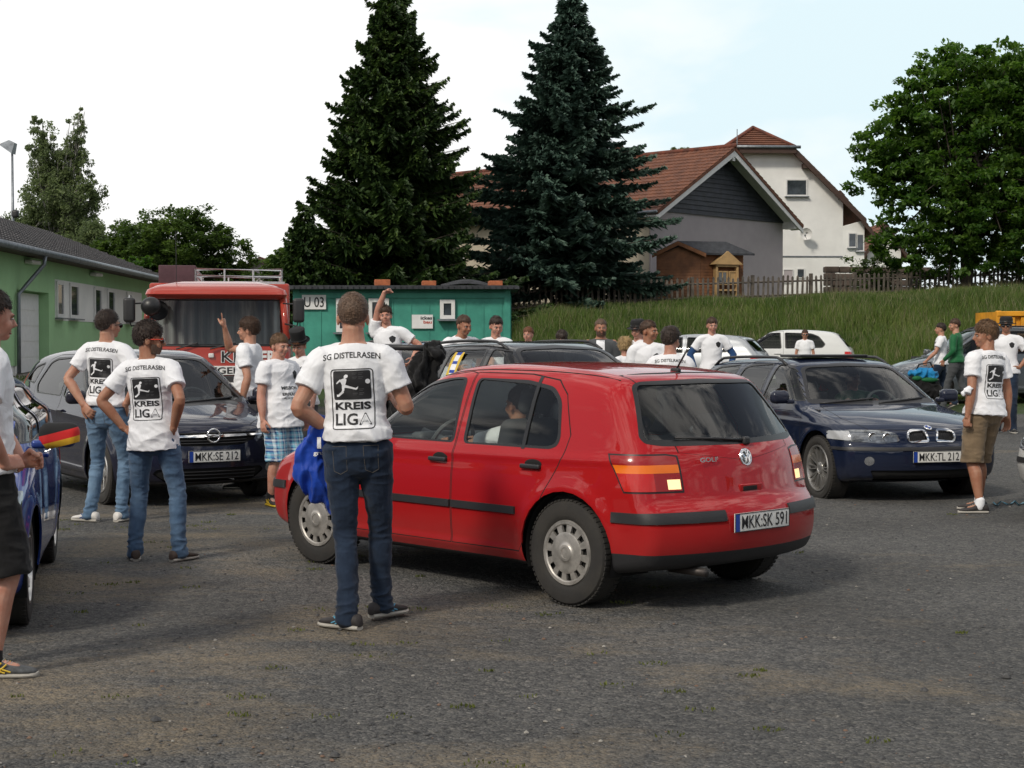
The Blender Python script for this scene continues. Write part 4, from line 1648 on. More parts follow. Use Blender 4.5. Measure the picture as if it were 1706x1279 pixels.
def white_house():
    Y = 80.0
    xr = X_at(1405, Y); xc = X_at(1262, Y)
    w = 2 * (xr - xc)
    root = thing('house', 'tall white house with half-hipped clay roof and satellite dish', 'house', (xc, Y, 4.0), R(3))
    h = w / 2
    zA, zH, zW = at(853, 209, Y).z - 4.0, at(853, 247, Y).z - 4.0, at(853, 332, Y).z - 4.0
    hw = (X_at(1318, Y) - xc)       # half width of the hip at its foot
    D = 11.0
    b = MB()
    pl = [(-h, -1), (h, -1), (h, zW), (hw * .96, zH - .1), (-hw * .96, zH - .1), (-h, zW)]
    b.prism(pl, 0, D, lambda u, v, wv: Vector((u, wv, v)))
    b.build('wall', M['white_wall'], root)
    sl = (zH - zW) / (h - hw)
    ov, oe = .55, 1.0
    # roof slopes as one tiled grid each: lower part reaches the verge, upper part stops at the hip
    for sg in (-1, 1):
        xe = h + oe
        ze = zW - sl * oe
        roof(root, (sg * xe, -ov, ze), (0, D + 2 * ov, 0), (-sg * (xe - hw), 0, zH - ze), 'roof', M['tile_old'], .36)
        rise2 = zA - zH
        P = (sg * hw, 0, zH)
        roof(root, (sg * hw, hw * .75 - .0, zH), (0, D + ov - hw * .75, 0), (-sg * hw, 0, rise2), 'roof', M['tile'], .36)
        # triangle between hip line and slope
        b = MB()
        a_, b_, c_ = Vector((sg * (hw + .06), -ov, zH - .02)), Vector((0, hw * .75, zA + .03)), Vector((sg * hw, hw * .75, zH))
        b.add([a_, b_, c_], [(0, 1, 2)])
        b.build('roof', M['tile'], root)
        # dark barge boards down the verge
        b = MB()
        p0 = Vector((sg * (hw + .05), -ov - .03, zH - .02)); p1 = Vector((sg * (xe + .05), -ov - .03, ze - .02))
        q = [p0, p1, p1 - Vector((0, 0, .34)), p0 - Vector((0, 0, .34))]
        b.add(q + [v + Vector((0, .06, 0)) for v in q], [(0, 1, 2, 3), (7, 6, 5, 4), (0, 4, 5, 1), (2, 6, 7, 3), (1, 5, 6, 2), (0, 3, 7, 4)])
        b.build('barge_board', M['wood_dark'], root)
        b = MB()
        q = [p0 + Vector((0, .06, -.14)), p1 + Vector((0, .06, -.14)), p1 + Vector((0, ov, -.14)), p0 + Vector((0, ov, -.14))]
        b.add(q + [v - Vector((0, 0, .04)) for v in q], [(0, 1, 2, 3), (7, 6, 5, 4), (0, 4, 5, 1), (2, 6, 7, 3), (1, 5, 6, 2), (0, 3, 7, 4)])
        b.build('soffit', M['wood_dark'], root)
    # the hip itself
    Uh, Vh = Vector((2 * (hw + .06), 0, 0)), None
    b = MB()
    nrow = 9
    for k in range(nrow):
        t0, t1 = k / nrow, (k + 1) / nrow
        a = Vector((-(hw + .06), -ov, zH)); c = Vector((hw + .06, -ov, zH)); top = Vector((0, hw * .75, zA))
        l0, r0, l1, r1 = a.lerp(top, t0), c.lerp(top, t0), a.lerp(top, t1), c.lerp(top, t1)
        up = Vector((0, -.03, .045))
        b.add([l0 + up, r0 + up, r1, l1, l0, r0], [(0, 1, 2, 3), (4, 5, 1, 0)])
    b.build('hip_roof', M['tile'], root)
    b = MB()
    b.box((0, -ov - .04, zH - .16), (2 * hw + .2, .10, .28))
    b.build('hip_fascia', M['wood_dark'], root)
    b = MB()
    b.tube([(-hw - .3, -ov - .12, zH + .0), (hw + .3, -ov - .12, zH + .0)], .08, 8)
    b.build('gutter', M['zinc'], root, True)
    b = MB()
    for sg in (-1, 1):
        b.tube([(sg * (hw + .05), -ov, zH + .04), (0, hw * .75, zA + .08)], .09, 6)
    b.tube([(0, hw * .75, zA + .08), (0, D + ov, zA + .08)], .10, 6)
    b.build('ridge_tiles', M['tile_old'], root, True)
    cx = X_at(1283, Y + 5.5) - xc
    b = MB()
    b.box((cx, 5.5, zA - .5), (.62, .6, 1.3))
    b.box((cx, 5.5, zA + .18), (.74, .72, .08))
    b.build('chimney', M['tile_old'], root)
    wx, wz = X_at(1326.5, Y) - xc, at(853, 312, Y).z - 4
    frame_window(root, Matrix.Translation((wx, -.005, wz)), 1.10, .86, 0, True, .07)
    b = MB()
    b.box((0, -.012, at(853, 427, Y).z - 4), (2 * h, .03, .07))
    b.build('string_course', M['zinc'], root)
    frame_window(root, Matrix.Translation((X_at(1334, Y) - xc, -.005, at(853, 455, Y).z - 4)), .42, .5, 0, False, .05)
    frame_window(root, Matrix.Translation((X_at(1313, Y) - xc, -.005, at(853, 460, Y).z - 4)), .5, .7, 0, False, .03, pane_m=M['lilac'])
    for (px, py) in ((1338, 277), (1400, 328)):
        b = MB()
        b.box((X_at(px, Y) - xc, -.28, at(853, py, Y).z - 4), (.2, .5, .24))
        b.build('purlin', M['wood_dark'], root)
    # satellite dish on its arm
    dx, dz = X_at(1340, Y) - xc, at(853, 390, Y).z - 4
    d = MB()
    T = Matrix.Translation((dx, -.45, dz)) @ Matrix.Rotation(R(-25), 4, 'Z') @ Matrix.Rotation(R(12), 4, 'X')
    d.lathe([(.30, -.02), (.2, .05), (.1, .085), (.001, .095), (.1, .10), (.2, .065), (.302, -.01), (.30, -.02)], 24, T)
    dish = d.build('satellite_dish', M['frame_white'], root, True)
    d = MB()
    d.tube([T @ Vector((0, .05, -.28)), T @ Vector((0, -.32, -.05))], .015, 5)
    d.rbox((0, -.33, -.03), (.07, .12, .09), .02, T)
    d.tube([T @ Vector((0, .09, 0)), (dx, .0, dz - .1)], .03, 6)
    d.build('dish_arm', M['zinc'], dish, True)
    return root


white_house()


def far_gable(px0, px1, Y, pyb, pye, pya, lab, wm, rm, wins=(), rz=0):
    x0, x1 = X_at(px0, Y), X_at(px1, Y)
    zb, ze, za = [at(853, p, Y).z for p in (pyb, pye, pya)]
    w = x1 - x0
    root = thing('house', lab, 'house', ((x0 + x1) / 2, Y, zb), R(rz))
    b = MB()
    b.prism([(-w / 2, -2), (w / 2, -2), (w / 2, ze - zb), (0, za - zb - .1), (-w / 2, ze - zb)], 0, 9, lambda u, v, q: Vector((u, q, v)))
    b.build('wall', wm, root)
    sl = (za - ze) / (w / 2)
    for sg in (-1, 1):
        xe = w / 2 + .6
        roof(root, (sg * xe, -.6, ze - zb - .6 * sl), (0, 10, 0), (-sg * xe, 0, sl * xe), 'roof', rm, .36, .3)
        b = MB()
        p0 = Vector((0, -.63, za - zb)); p1 = Vector((sg * xe, -.63, ze - zb - .6 * sl))
        q = [p0, p1, p1 - Vector((0, 0, .35)), p0 - Vector((0, 0, .35))]
        b.add(q + [v + Vector((0, .06, 0)) for v in q], [(0, 1, 2, 3), (7, 6, 5, 4), (0, 4, 5, 1), (2, 6, 7, 3), (1, 5, 6, 2), (0, 3, 7, 4)])
        b.build('barge_board', M['wood_dark'], root)
    for (px, py, ww, wh) in wins:
        frame_window(root, Matrix.Translation((X_at(px, Y) - (x0 + x1) / 2, -.01, at(853, py, Y).z - zb)), ww, wh, 0, True, .07)
    return root


far_gable(1352, 1439, 100, 420, 372, 318, 'white house with dark verge boards showing past the tall white house', M['white_wall'], M['tile'], ((1419, 400, .55, .95), (1432, 404, .5, 1.1)))
far_gable(1444, 1500, 118, 432, 412, 370, 'house whose orange roof shows low beside the chestnut tree', M['white_wall'], M['tile'])
far_gable(400, 470, 120, 470, 452, 428, 'distant house with a brown roof behind the rack of the fire truck', M['lilac'], M['tile_old'])

# stone wall with a parked car showing above it
root = thing('garden_wall', 'dark stacked retaining wall beside the tall white house', 'wall', (X_at(1440, 74), 74, gz(9, 60)))
b = MB()
rw_ = random.Random(4)
for r_ in range(7):
    x = -1.9
    while x < 2.4:
        w_ = .35 + .4 * rw_.random()
        b.rbox((x + w_ / 2, rw_.uniform(-.05, .05), .14 + r_ * .30 + rw_.uniform(-.02, .02)), (w_ - .02, .5, .28), .05, None, 2)
        x += w_
b.build('stonework', mat('dark_stone', (.075, .055, .045), .9, var=.4, vscale=2), root, True)


def playhouse():
    Y = 60.0
    x0, xm, x1 = X_at(1112, Y), X_at(1165, Y), X_at(1232, Y)
    zg = 2.6
    ze, zr = at(853, 418, Y).z - zg, at(853, 402, Y).z - zg
    root = thing('playhouse', 'small timber playhouse with dark felt roof and pale bay window before the lilac wall', 'shed', (xm, Y - .3, zg), R(12))
    wl, wd_ = xm - x0 + .35, x1 - xm + .2
    # main box: gable faces left-front, long side faces right-front
    def boards(p0, p1, z0, z1, name, m):
        p0, p1 = Vector(p0), Vector(p1)
        n = (p1 - p0).cross(Vector((0, 0, 1))).normalized()
        b = MB()
        k = int((z1 - z0) / .11)
        for i in range(k):
            za_, zb_ = z0 + (z1 - z0) * i / k, z0 + (z1 - z0) * (i + 1) / k
            q = [p0 + n * .03 + Vector((0, 0, za_)), p1 + n * .03 + Vector((0, 0, za_)), p1 + n * .008 + Vector((0, 0, zb_)), p0 + n * .008 + Vector((0, 0, zb_))]
            b.add(q + [v - n * .06 for v in q], [(0, 1, 2, 3), (7, 6, 5, 4), (0, 4, 5, 1), (2, 6, 7, 3), (1, 5, 6, 2), (0, 3, 7, 4)])
        return b.build(name, m, root)
    boards((-wl, .55, 0), (0, 0, 0), 0, ze, 'wall', M['wood_orange'])
    boards((0, 0, 0), (wd_, .12, 0), 0, ze, 'wall', M['wood_orange'])
    boards((wd_, .12, 0), (wd_, 1.6, 0), 0, ze, 'wall', M['wood_orange'])
    cx, cy = -wl / 2, .27
    b = MB()
    b.add([(-wl, .53, ze), (0, -.02, ze), (cx, cy - .01, zr - .06)] + [(-wl, .6, ze), (0, .05, ze), (cx, cy + .06, zr - .06)], [(0, 1, 2), (5, 4, 3), (0, 3, 4, 1), (1, 4, 5, 2), (2, 5, 3, 0)])
    b.build('gable', M['wood_orange'], root)
    # felt roof running right
    d = Vector((wd_ + .25, .12, 0))
    ap = Vector((cx - .08, cy - .18, zr)); el = Vector((-wl - .18, .52, ze - .10)); er = Vector((.12, -.28, ze - .10))
    for e_, nm in ((er, 'roof'), (el, 'roof')):
        b = MB()
        q = [e_, e_ + d, ap + Vector((d.x * .98, d.y, 0)), ap]
        b.add(q + [v - Vector((0, 0, .07)) for v in q], [(0, 1, 2, 3), (7, 6, 5, 4), (0, 4, 5, 1), (2, 6, 7, 3), (1, 5, 6, 2), (0, 3, 7, 4)])
        b.build(nm, M['felt'], root)
    for e_ in (er, el):
        b = MB()
        q = [ap + Vector((0, -.03, -.02)), e_ + Vector((0, -.03, -.02)), e_ + Vector((0, -.03, -.16)), ap + Vector((0, -.03, -.17))]
        b.add(q + [v + Vector((0, .03, 0)) for v in q], [(0, 1, 2, 3), (7, 6, 5, 4), (0, 4, 5, 1), (2, 6, 7, 3), (1, 5, 6, 2), (0, 3, 7, 4)])
        b.build('barge_board', M['wood_orange'], root)
    # bay window with its own little gable
    T = Matrix.Translation((wd_ * .56, -.12, 0)) @ Matrix.Rotation(R(5), 4, 'Z')
    b = MB()
    for sx in (-.42, .42):
        b.box((sx, 0, ze * .40), (.08, .26, ze * .72), T)
    b.box((0, 0, ze * .76), (.92, .26, .08), T)
    b.box((0, 0, ze * .38), (.80, .24, .06), T)
    b.add([T @ Vector(p) for p in ((-.62, -.2, ze * .78), (.62, -.2, ze * .78), (0, -.2, ze * .99), (-.62, .14, ze * .78), (.62, .14, ze * .78), (0, .14, ze * .99))], [(0, 1, 2), (3, 5, 4), (0, 2, 5, 3), (1, 4, 5, 2), (0, 3, 4, 1)])
    b.build('bay_window', M['wood_pale'], root)
    frame_window(root, T @ Matrix.Translation((-.18, -.06, ze * .57)), .42, .52, 1, False, .05, fm=M['wood_pale'])
    frame_window(root, T @ Matrix.Translation((.24, -.06, ze * .57)), .34, .52, 0, False, .05, fm=M['wood_pale'], pane_m=M['wood_pale'])
    frame_window(root, T @ Matrix.Translation((.16, -.06, ze * .20)), .5, .35, 1, False, .05, fm=M['wood_pale'])


playhouse()


def picket_fence():
    pts = [(X_at(842, 56.2), 56.2), (X_at(1150, 57.0), 57.0), (X_at(1420, 58.5), 58.5), (X_at(1740, 60.5), 60.5)]
    root = thing('picket_fence', 'weathered grey picket fence along the top of the grass bank', 'fence', (pts[0][0], pts[0][1], 0))
    b = MB()
    rr = random.Random(2)
    k = 0
    o0 = Vector((pts[0][0], pts[0][1], 0))
    rails = []
    for (p, q) in zip(pts[:-1], pts[1:]):
        p, q = Vector((*p, 0)), Vector((*q, 0))
        L_ = (q - p).length
        n = int(L_ / .19)
        ang = math.atan2((q - p).y, (q - p).x)
        for i in range(n):
            c = p.lerp(q, (i + .5) / n)
            z = gz(c.x, c.y)
            Mx = Matrix.Translation(c - o0 + Vector((0, 0, z))) @ Matrix.Rotation(ang, 4, 'Z') @ Matrix.Rotation(rr.gauss(0, .022), 4, 'Y')
            h = 1.02 + rr.uniform(-.04, .04)
            w = .085
            vs = [Mx @ Vector(v) for v in ((-w / 2, -.02, .05), (w / 2, -.02, .05), (w / 2, -.02, h - .06), (0, -.02, h), (-w / 2, -.02, h - .06))]
            vs += [v + Vector((0, .025, 0)) for v in vs]
            b.add(vs, [(0, 1, 2, 3, 4), (9, 8, 7, 6, 5)] + [(i_, 5 + i_, 5 + (i_ + 1) % 5, (i_ + 1) % 5) for i_ in range(5)])
            if i % 12 == 0:
                m_ = MB()
                m_.box((0, .07, .52), (.11, .11, 1.08), Mx)
                m_.build('post', M['wood_grey'], root)
        m_ = MB()
        for hz in (.30, .80):
            q0, q1 = p - o0 + Vector((0, .03, gz(p.x, p.y) + hz)), q - o0 + Vector((0, .03, gz(q.x, q.y) + hz))
            mid_ = (p + q) / 2
            qm = mid_ - o0 + Vector((0, .03, gz(mid_.x, mid_.y) + hz))
            m_.tube([q0, qm, q1], .035, 4)
        m_.build('rail', M['wood_grey'], root)
    b.build('pickets', M['wood_grey'], root)


picket_fence()


# --- teal site cabin
def site_cabin():
    Y = 39.0
    x0, x1 = X_at(489, Y), X_at(850, Y)
    zg = gz(-3, Y) - .05
    zt = at(853, 481, Y).z - zg
    root = thing('site_cabin', 'teal green site cabin with sign U03 and small white windows', 'cabin', (x0, Y, zg), R(0))
    w, D = x1 - x0, 2.4
    b = MB()
    b.box((w / 2, D / 2, zt / 2 + .06), (w, D, zt - .12))
    body = b.build('shell', M['teal'], root)
    b = MB()
    n = int(w / .42)          # shallow vertical ribs
    for k in range(n):
        b.box(((k + .5) * w / n, -.008, zt / 2), (.035, .016, zt - .36))
    for k in range(6):
        b.box((w + .008, (k + .5) * D / 6, zt / 2), (.016, .035, zt - .36))
    b.build('ribs', M['teal'], root)
    b = MB()
    for x in (.07, w - .07):
        b.box((x, -.02, zt / 2), (.15, .06, zt))
    b.box((w / 2, -.025, zt - .16), (w - .3, .05, .12))
    b.box((w / 2, -.025, .12), (w - .3, .05, .16))
    b.box((w + .0, D - .07, zt / 2), (.06, .14, zt - .1))
    b.build('frame', M['teal'], root)
    b = MB()
    b.box((w / 2 + .02, D / 2 - .1, zt + .03), (w + .34, D + .5, .09))
    for k in range(40):
        b.box((k * (w + .3) / 39 - .13, -.36, zt + .02), (.10, .04, .07))
    b.build('roof_sheet', M['felt'], root)
    def spot(px, py): return X_at(px, Y - .1) - x0, at(853, py, Y - .1).z - zg
    def sign(pa, pb, m_, name):
        (xa, za_), (xb, zb_) = spot(*pa), spot(*pb)
        b = MB()
        b.box(((xa + xb) / 2, -.055, (za_ + zb_) / 2), (xb - xa, .015, za_ - zb_))
        return b.build(name, m_, root), (xa + xb) / 2, (za_ + zb_) / 2, xb - xa
    o, cx, cz, ww = sign((503, 491), (543, 515), M['white'], 'sign_plate')
    text_obj('U 03', 'sign_lettering', (cx, -.066, cz), .34, M['ink'], o, width=ww * .82, height=.25, bold=.008)
    o, cx, cz, ww = sign((686, 524), (721, 547), M['white'], 'sign_plate')
    text_obj('ickes', 'sign_lettering', (cx + .1, -.066, cz + .09), .12, M['ink'], o, width=ww * .55, height=.085, bold=.03)
    text_obj('bau', 'sign_lettering', (cx + .13, -.066, cz - .01), .12, mat('sign_red', (.45, .06, .03), .6, var=0), o, width=ww * .4, height=.08, bold=.03)
    for (pa, pb, mu) in (((733, 499), (758, 531), 0), ((560, 497), (580, 553), 0), ((614, 497), (648, 553), 1)):
        (xa, za_), (xb, zb_) = spot(*pa), spot(*pb)
        frame_window(root, Matrix.Translation(((xa + xb) / 2, -.045, (za_ + zb_) / 2)), xb - xa, za_ - zb_, mu, True, .09, pane_m=M['pane'])
    for (pa, pb) in (((624, 466), (650, 474)), ((703, 468), (726, 474)), ((814, 468), (836, 475))):
        xa, xb = X_at(pa[0], Y + .4), X_at(pb[0], Y + .4)
        z0 = zg + zt + .075
        t = thing('brick_block', {624: 'orange block lying on the cabin roof above the cheering man', 703: 'orange block half hidden in the middle of the cabin roof', 814: 'orange block near the fence end of the cabin roof'}[pa[0]], 'brick', ((xa + xb) / 2, Y + .4, z0), .1, 'orange blocks on the cabin roof')
        b = MB()
        hh = at(853, pa[1], Y + .4).z - z0
        for q in (-1, 1):
            b.rbox((0, q * .13, hh / 2), (xb - xa, .25, hh), .012, None, 2)
        b.build('block', M['brick_o'], t, True, 40)
    b = MB()
    for k in range(9):
        pts = [(X_at(735 + 85 * t, Y + .9) + .0, Y + .7 + k * .05, zg + zt + .08 + .02 * (k % 3) + .14 * math.sin(PI * t) * (.6 + .05 * k)) for t in np.linspace(0, 1, 12)]
        b.tube(pts, .022, 6)
    o = b.build('hose_coil', M['felt'], None, True)
    tag(o, 'dark hoses lying across the roof of the green cabin', 'hose')


site_cabin()


# --- green clubhouse
def clubhouse():
    zg = .70
    rz = math.atan2(-.043, 1)
    root = thing('clubhouse', 'long green clubhouse with grey tiled roof, white window band and downpipe', 'building', (-12.7, 41.6, zg), 0)
    # local frame: s along the wall away from the camera, n out of the wall to the right
    d = Vector((-.043, 1, 0)).normalized()
    n = Vector((d.y, -d.x, 0))
    def P(s, o, z): return d * s + n * o + Vector((0, 0, z))
    def sy(px, o=0):     # distance along the wall seen at pixel column px
        k = (px - IW / 2) / FP
        # X = -12.7 + d.x s + n.x o ; Y = 41.6 + d.y s + n.y o ; X = k Y
        return (k * (41.6 + n.y * o) + 12.7 - n.x * o) / (d.x - k * d.y)
    def zz(px, py, o=0):
        s = sy(px, o)
        Y = 41.6 + d.y * s + n.y * o
        return HC + (570 - py) / FP * Y - zg
    H = 3.25
    def slab(s0, s1, o0, o1, z0, z1, name, m, par=None):
        b = MB()
        vs = [P(s, o, z) for s in (s0, s1) for o in (o0, o1) for z in (z0, z1)]
        b.add(vs, [(0, 1, 3, 2), (4, 6, 7, 5), (0, 4, 5, 1), (2, 3, 7, 6), (0, 2, 6, 4), (1, 5, 7, 3)])
        return b.build(name, m, par or root)
    S0, S1 = -8.0, 19.5
    sd0, sd1 = sy(29), sy(82)
    # wall in pieces round the recessed door
    slab(S0, sd0, -8, 0, .25, H, 'wall', M['green'])
    slab(sd0, sd1 + .0, -8, -.32, .05, H, 'wall', M['green'])
    slab(sd0, sd1, -.32, 0, zz(50, 484), H, 'wall', M['green'])
    slab(sd1, S1, -8, 0, .25, H, 'wall', M['green'])
    slab(S0, sd0, -8, -.03, -.3, .25, 'plinth', M['white_wall'])
    slab(sd1, S1, -8, -.03, -.3, .25, 'plinth', mat('concrete_plinth', (.28, .26, .24), .9))
    # door with panels
    dr = slab(sd0 + .1, sd1 - .02, -.33, -.27, -.02, zz(50, 487), 'door', M['frame_white'])
    for k in range(5):
        z0 = .04 + k * .42
        slab(sd0 + .16, sd1 - .08, -.275, -.258, z0, z0 + .37, 'door_panel', M['white'], dr)
    # white band
    wb = slab(sy(92), sy(236), -.02, .02, zz(92, 533), zz(92, 465), 'window_band', M['white_wall'])
    # windows
    for (a, b_) in ((94, 106), (116, 131), (157, 169), (179, 191), (211, 219)):
        s0, s1 = sy(a, .03), sy(b_, .03)
        ang = math.atan2(-n.x, n.y)  # outside is along n
        M4 = Matrix.Translation(P((s0 + s1) / 2, .025, (zz(92, 533) + zz(92, 465)) / 2 + .02)) @ Matrix(((d.x, -n.x, 0, 0), (d.y, -n.y, 0, 0), (0, 0, 1, 0), (0, 0, 0, 1)))
        frame_window(root, M4, abs(s1 - s0) * .97, (zz(92, 465) - zz(92, 533)) * .9, 0, True, .10)
    # roof
    oe = .62
    ze = H - .08
    run = 5.1
    P0 = P(S0, oe, ze)
    ro = roof(root, P0, P(S1 + .7, oe, ze) - P0, n * (-run) + Vector((0, 0, 1.98)), 'roof', M['tile_grey'], .36, .30, .05)
    P1 = P(S0, oe - 2 * run, ze)
    roof(root, P1, P(S1 + .7, oe - 2 * run, ze) - P1, n * run + Vector((0, 0, 1.98)), 'roof', M['tile_grey'], .36, .30, .05)
    slab(S0, S1 + .6, -.02, oe - .02, H - .16, H - .10, 'soffit', M['wood_dark'])
    b = MB()
    b.add([P(S1, 0, H - .05), P(S1, -8, H - .05), P(S1, -4.2, H + 1.7), P(S1 - .2, 0, H - .05), P(S1 - .2, -8, H - .05), P(S1 - .2, -4.2, H + 1.7)], [(0, 1, 2), (5, 4, 3), (0, 3, 4, 1), (1, 4, 5, 2), (2, 5, 3, 0)])
    b.build('gable', M['wood_dark'], root)
    b = MB()
    b.tube([P(S0, oe + .07, ze - .02), P(S1 + .7, oe + .07, ze - .02)], .085, 10)
    b.build('gutter', M['zinc'], root, True)
    b = MB()
    s = sy(74, oe)
    s2 = sy(31, .08)
    b.tube([P(s, oe + .05, ze - .05), P(s - .02, oe + .02, ze - .32), P(s2 + .35, .20, ze - .85), P(s2, .09, ze - 1.1), P(s2, .09, 1.2), P(s2, .09, .05)], .055, 8)
    b.build('downpipe', M['zinc'], root, True)
    for px in (60, 165):
        q = sy(px, .2)
        MB().rbox(tuple(P(q, .14, H - .30)), (.22, .75, .10), .03).build('wall_lamp', M['frame_white'], root, True)
    # paved strip in front
    V, F = [], []
    for j in range(40):
        for i in range(9):
            p = P(-14 + j * .9, .0 + i * .55, 0) + Vector(root.location)
            V.append((p.x, p.y, gz(p.x, p.y) + .012))
    for j in range(39):
        for i in range(8):
            F.append((j * 9 + i, j * 9 + i + 1, (j + 1) * 9 + i + 1, (j + 1) * 9 + i))
    o = np_mesh('pavement', V, F, mat('concrete_paving', (.21, .185, .16), .9, var=.12, vscale=2), None, True)
    tag(o, kind='structure')


clubhouse()

# floodlight pole behind the clubhouse
Yl = 72
o = thing('floodlight_pole', 'floodlight on a thin pole rising behind the clubhouse roof', 'floodlight', (X_at(23, Yl), Yl, 2.0))
b = MB()
zt = at(23, 245, Yl).z - 2.0
b.tube([(0, 0, 0), (0, 0, zt)], [.10, .05], 8)
b.build('pole', M['zinc'], o, True)
b = MB()
T = Matrix.Translation((-.08, 0, zt + .1)) @ Matrix.Rotation(R(35), 4, 'Y')
b.lathe([(.05, .0), (.16, .02), (.36, .0), (.36, -.02)], 4)
vs = [(-.36, -.3, -.26), (.34, -.3, -.26), (.34, .3, -.26), (-.36, .3, -.26), (-.12, -.2, .16), (.16, -.2, .2), (.16, .2, .2), (-.12, .2, .16)]
b = MB()
b.add([T @ Vector(v) for v in vs], [(0, 3, 2, 1), (4, 5, 6, 7), (0, 1, 5, 4), (1, 2, 6, 5), (2, 3, 7, 6), (3, 0, 4, 7)])
b.build('lamp_head', M['zinc'], o)
b = MB()
b.rbox((.12, 0, zt - 3.0), (.3, .3, .35), .1)
b.build('control_box', M['plastic'], o, True)

# yellow skip behind the grey car
Ys = 37.5
o = thing('skip_container', 'yellow ribbed skip container behind the grey people carrier', 'skip', (X_at(1662, Ys), Ys, gz(12, Ys)))
b = MB()
zt = at(853, 519, Ys).z - gz(12, Ys)
ym = mat('yellow_paint', (.62, .27, .012), .6, var=.2, vscale=3, bump=.002)
b.box((1.8, .9, zt / 2 + .1), (3.6, 1.8, zt - .2))
b.build('shell', ym, o)
b = MB()
for k in range(16):
    b.box((.1 + k * .235, -.04, zt / 2), (.09, .08, zt - .25))
b.build('ribs', ym, o)
b = MB()
b.rbox((1.8, -.05, zt - .05), (3.7, .14, .12), .02)
b.rbox((0, -.04, zt / 2 + .02), (.12, .12, zt), .02)
b.build('rim_rail', ym, o)
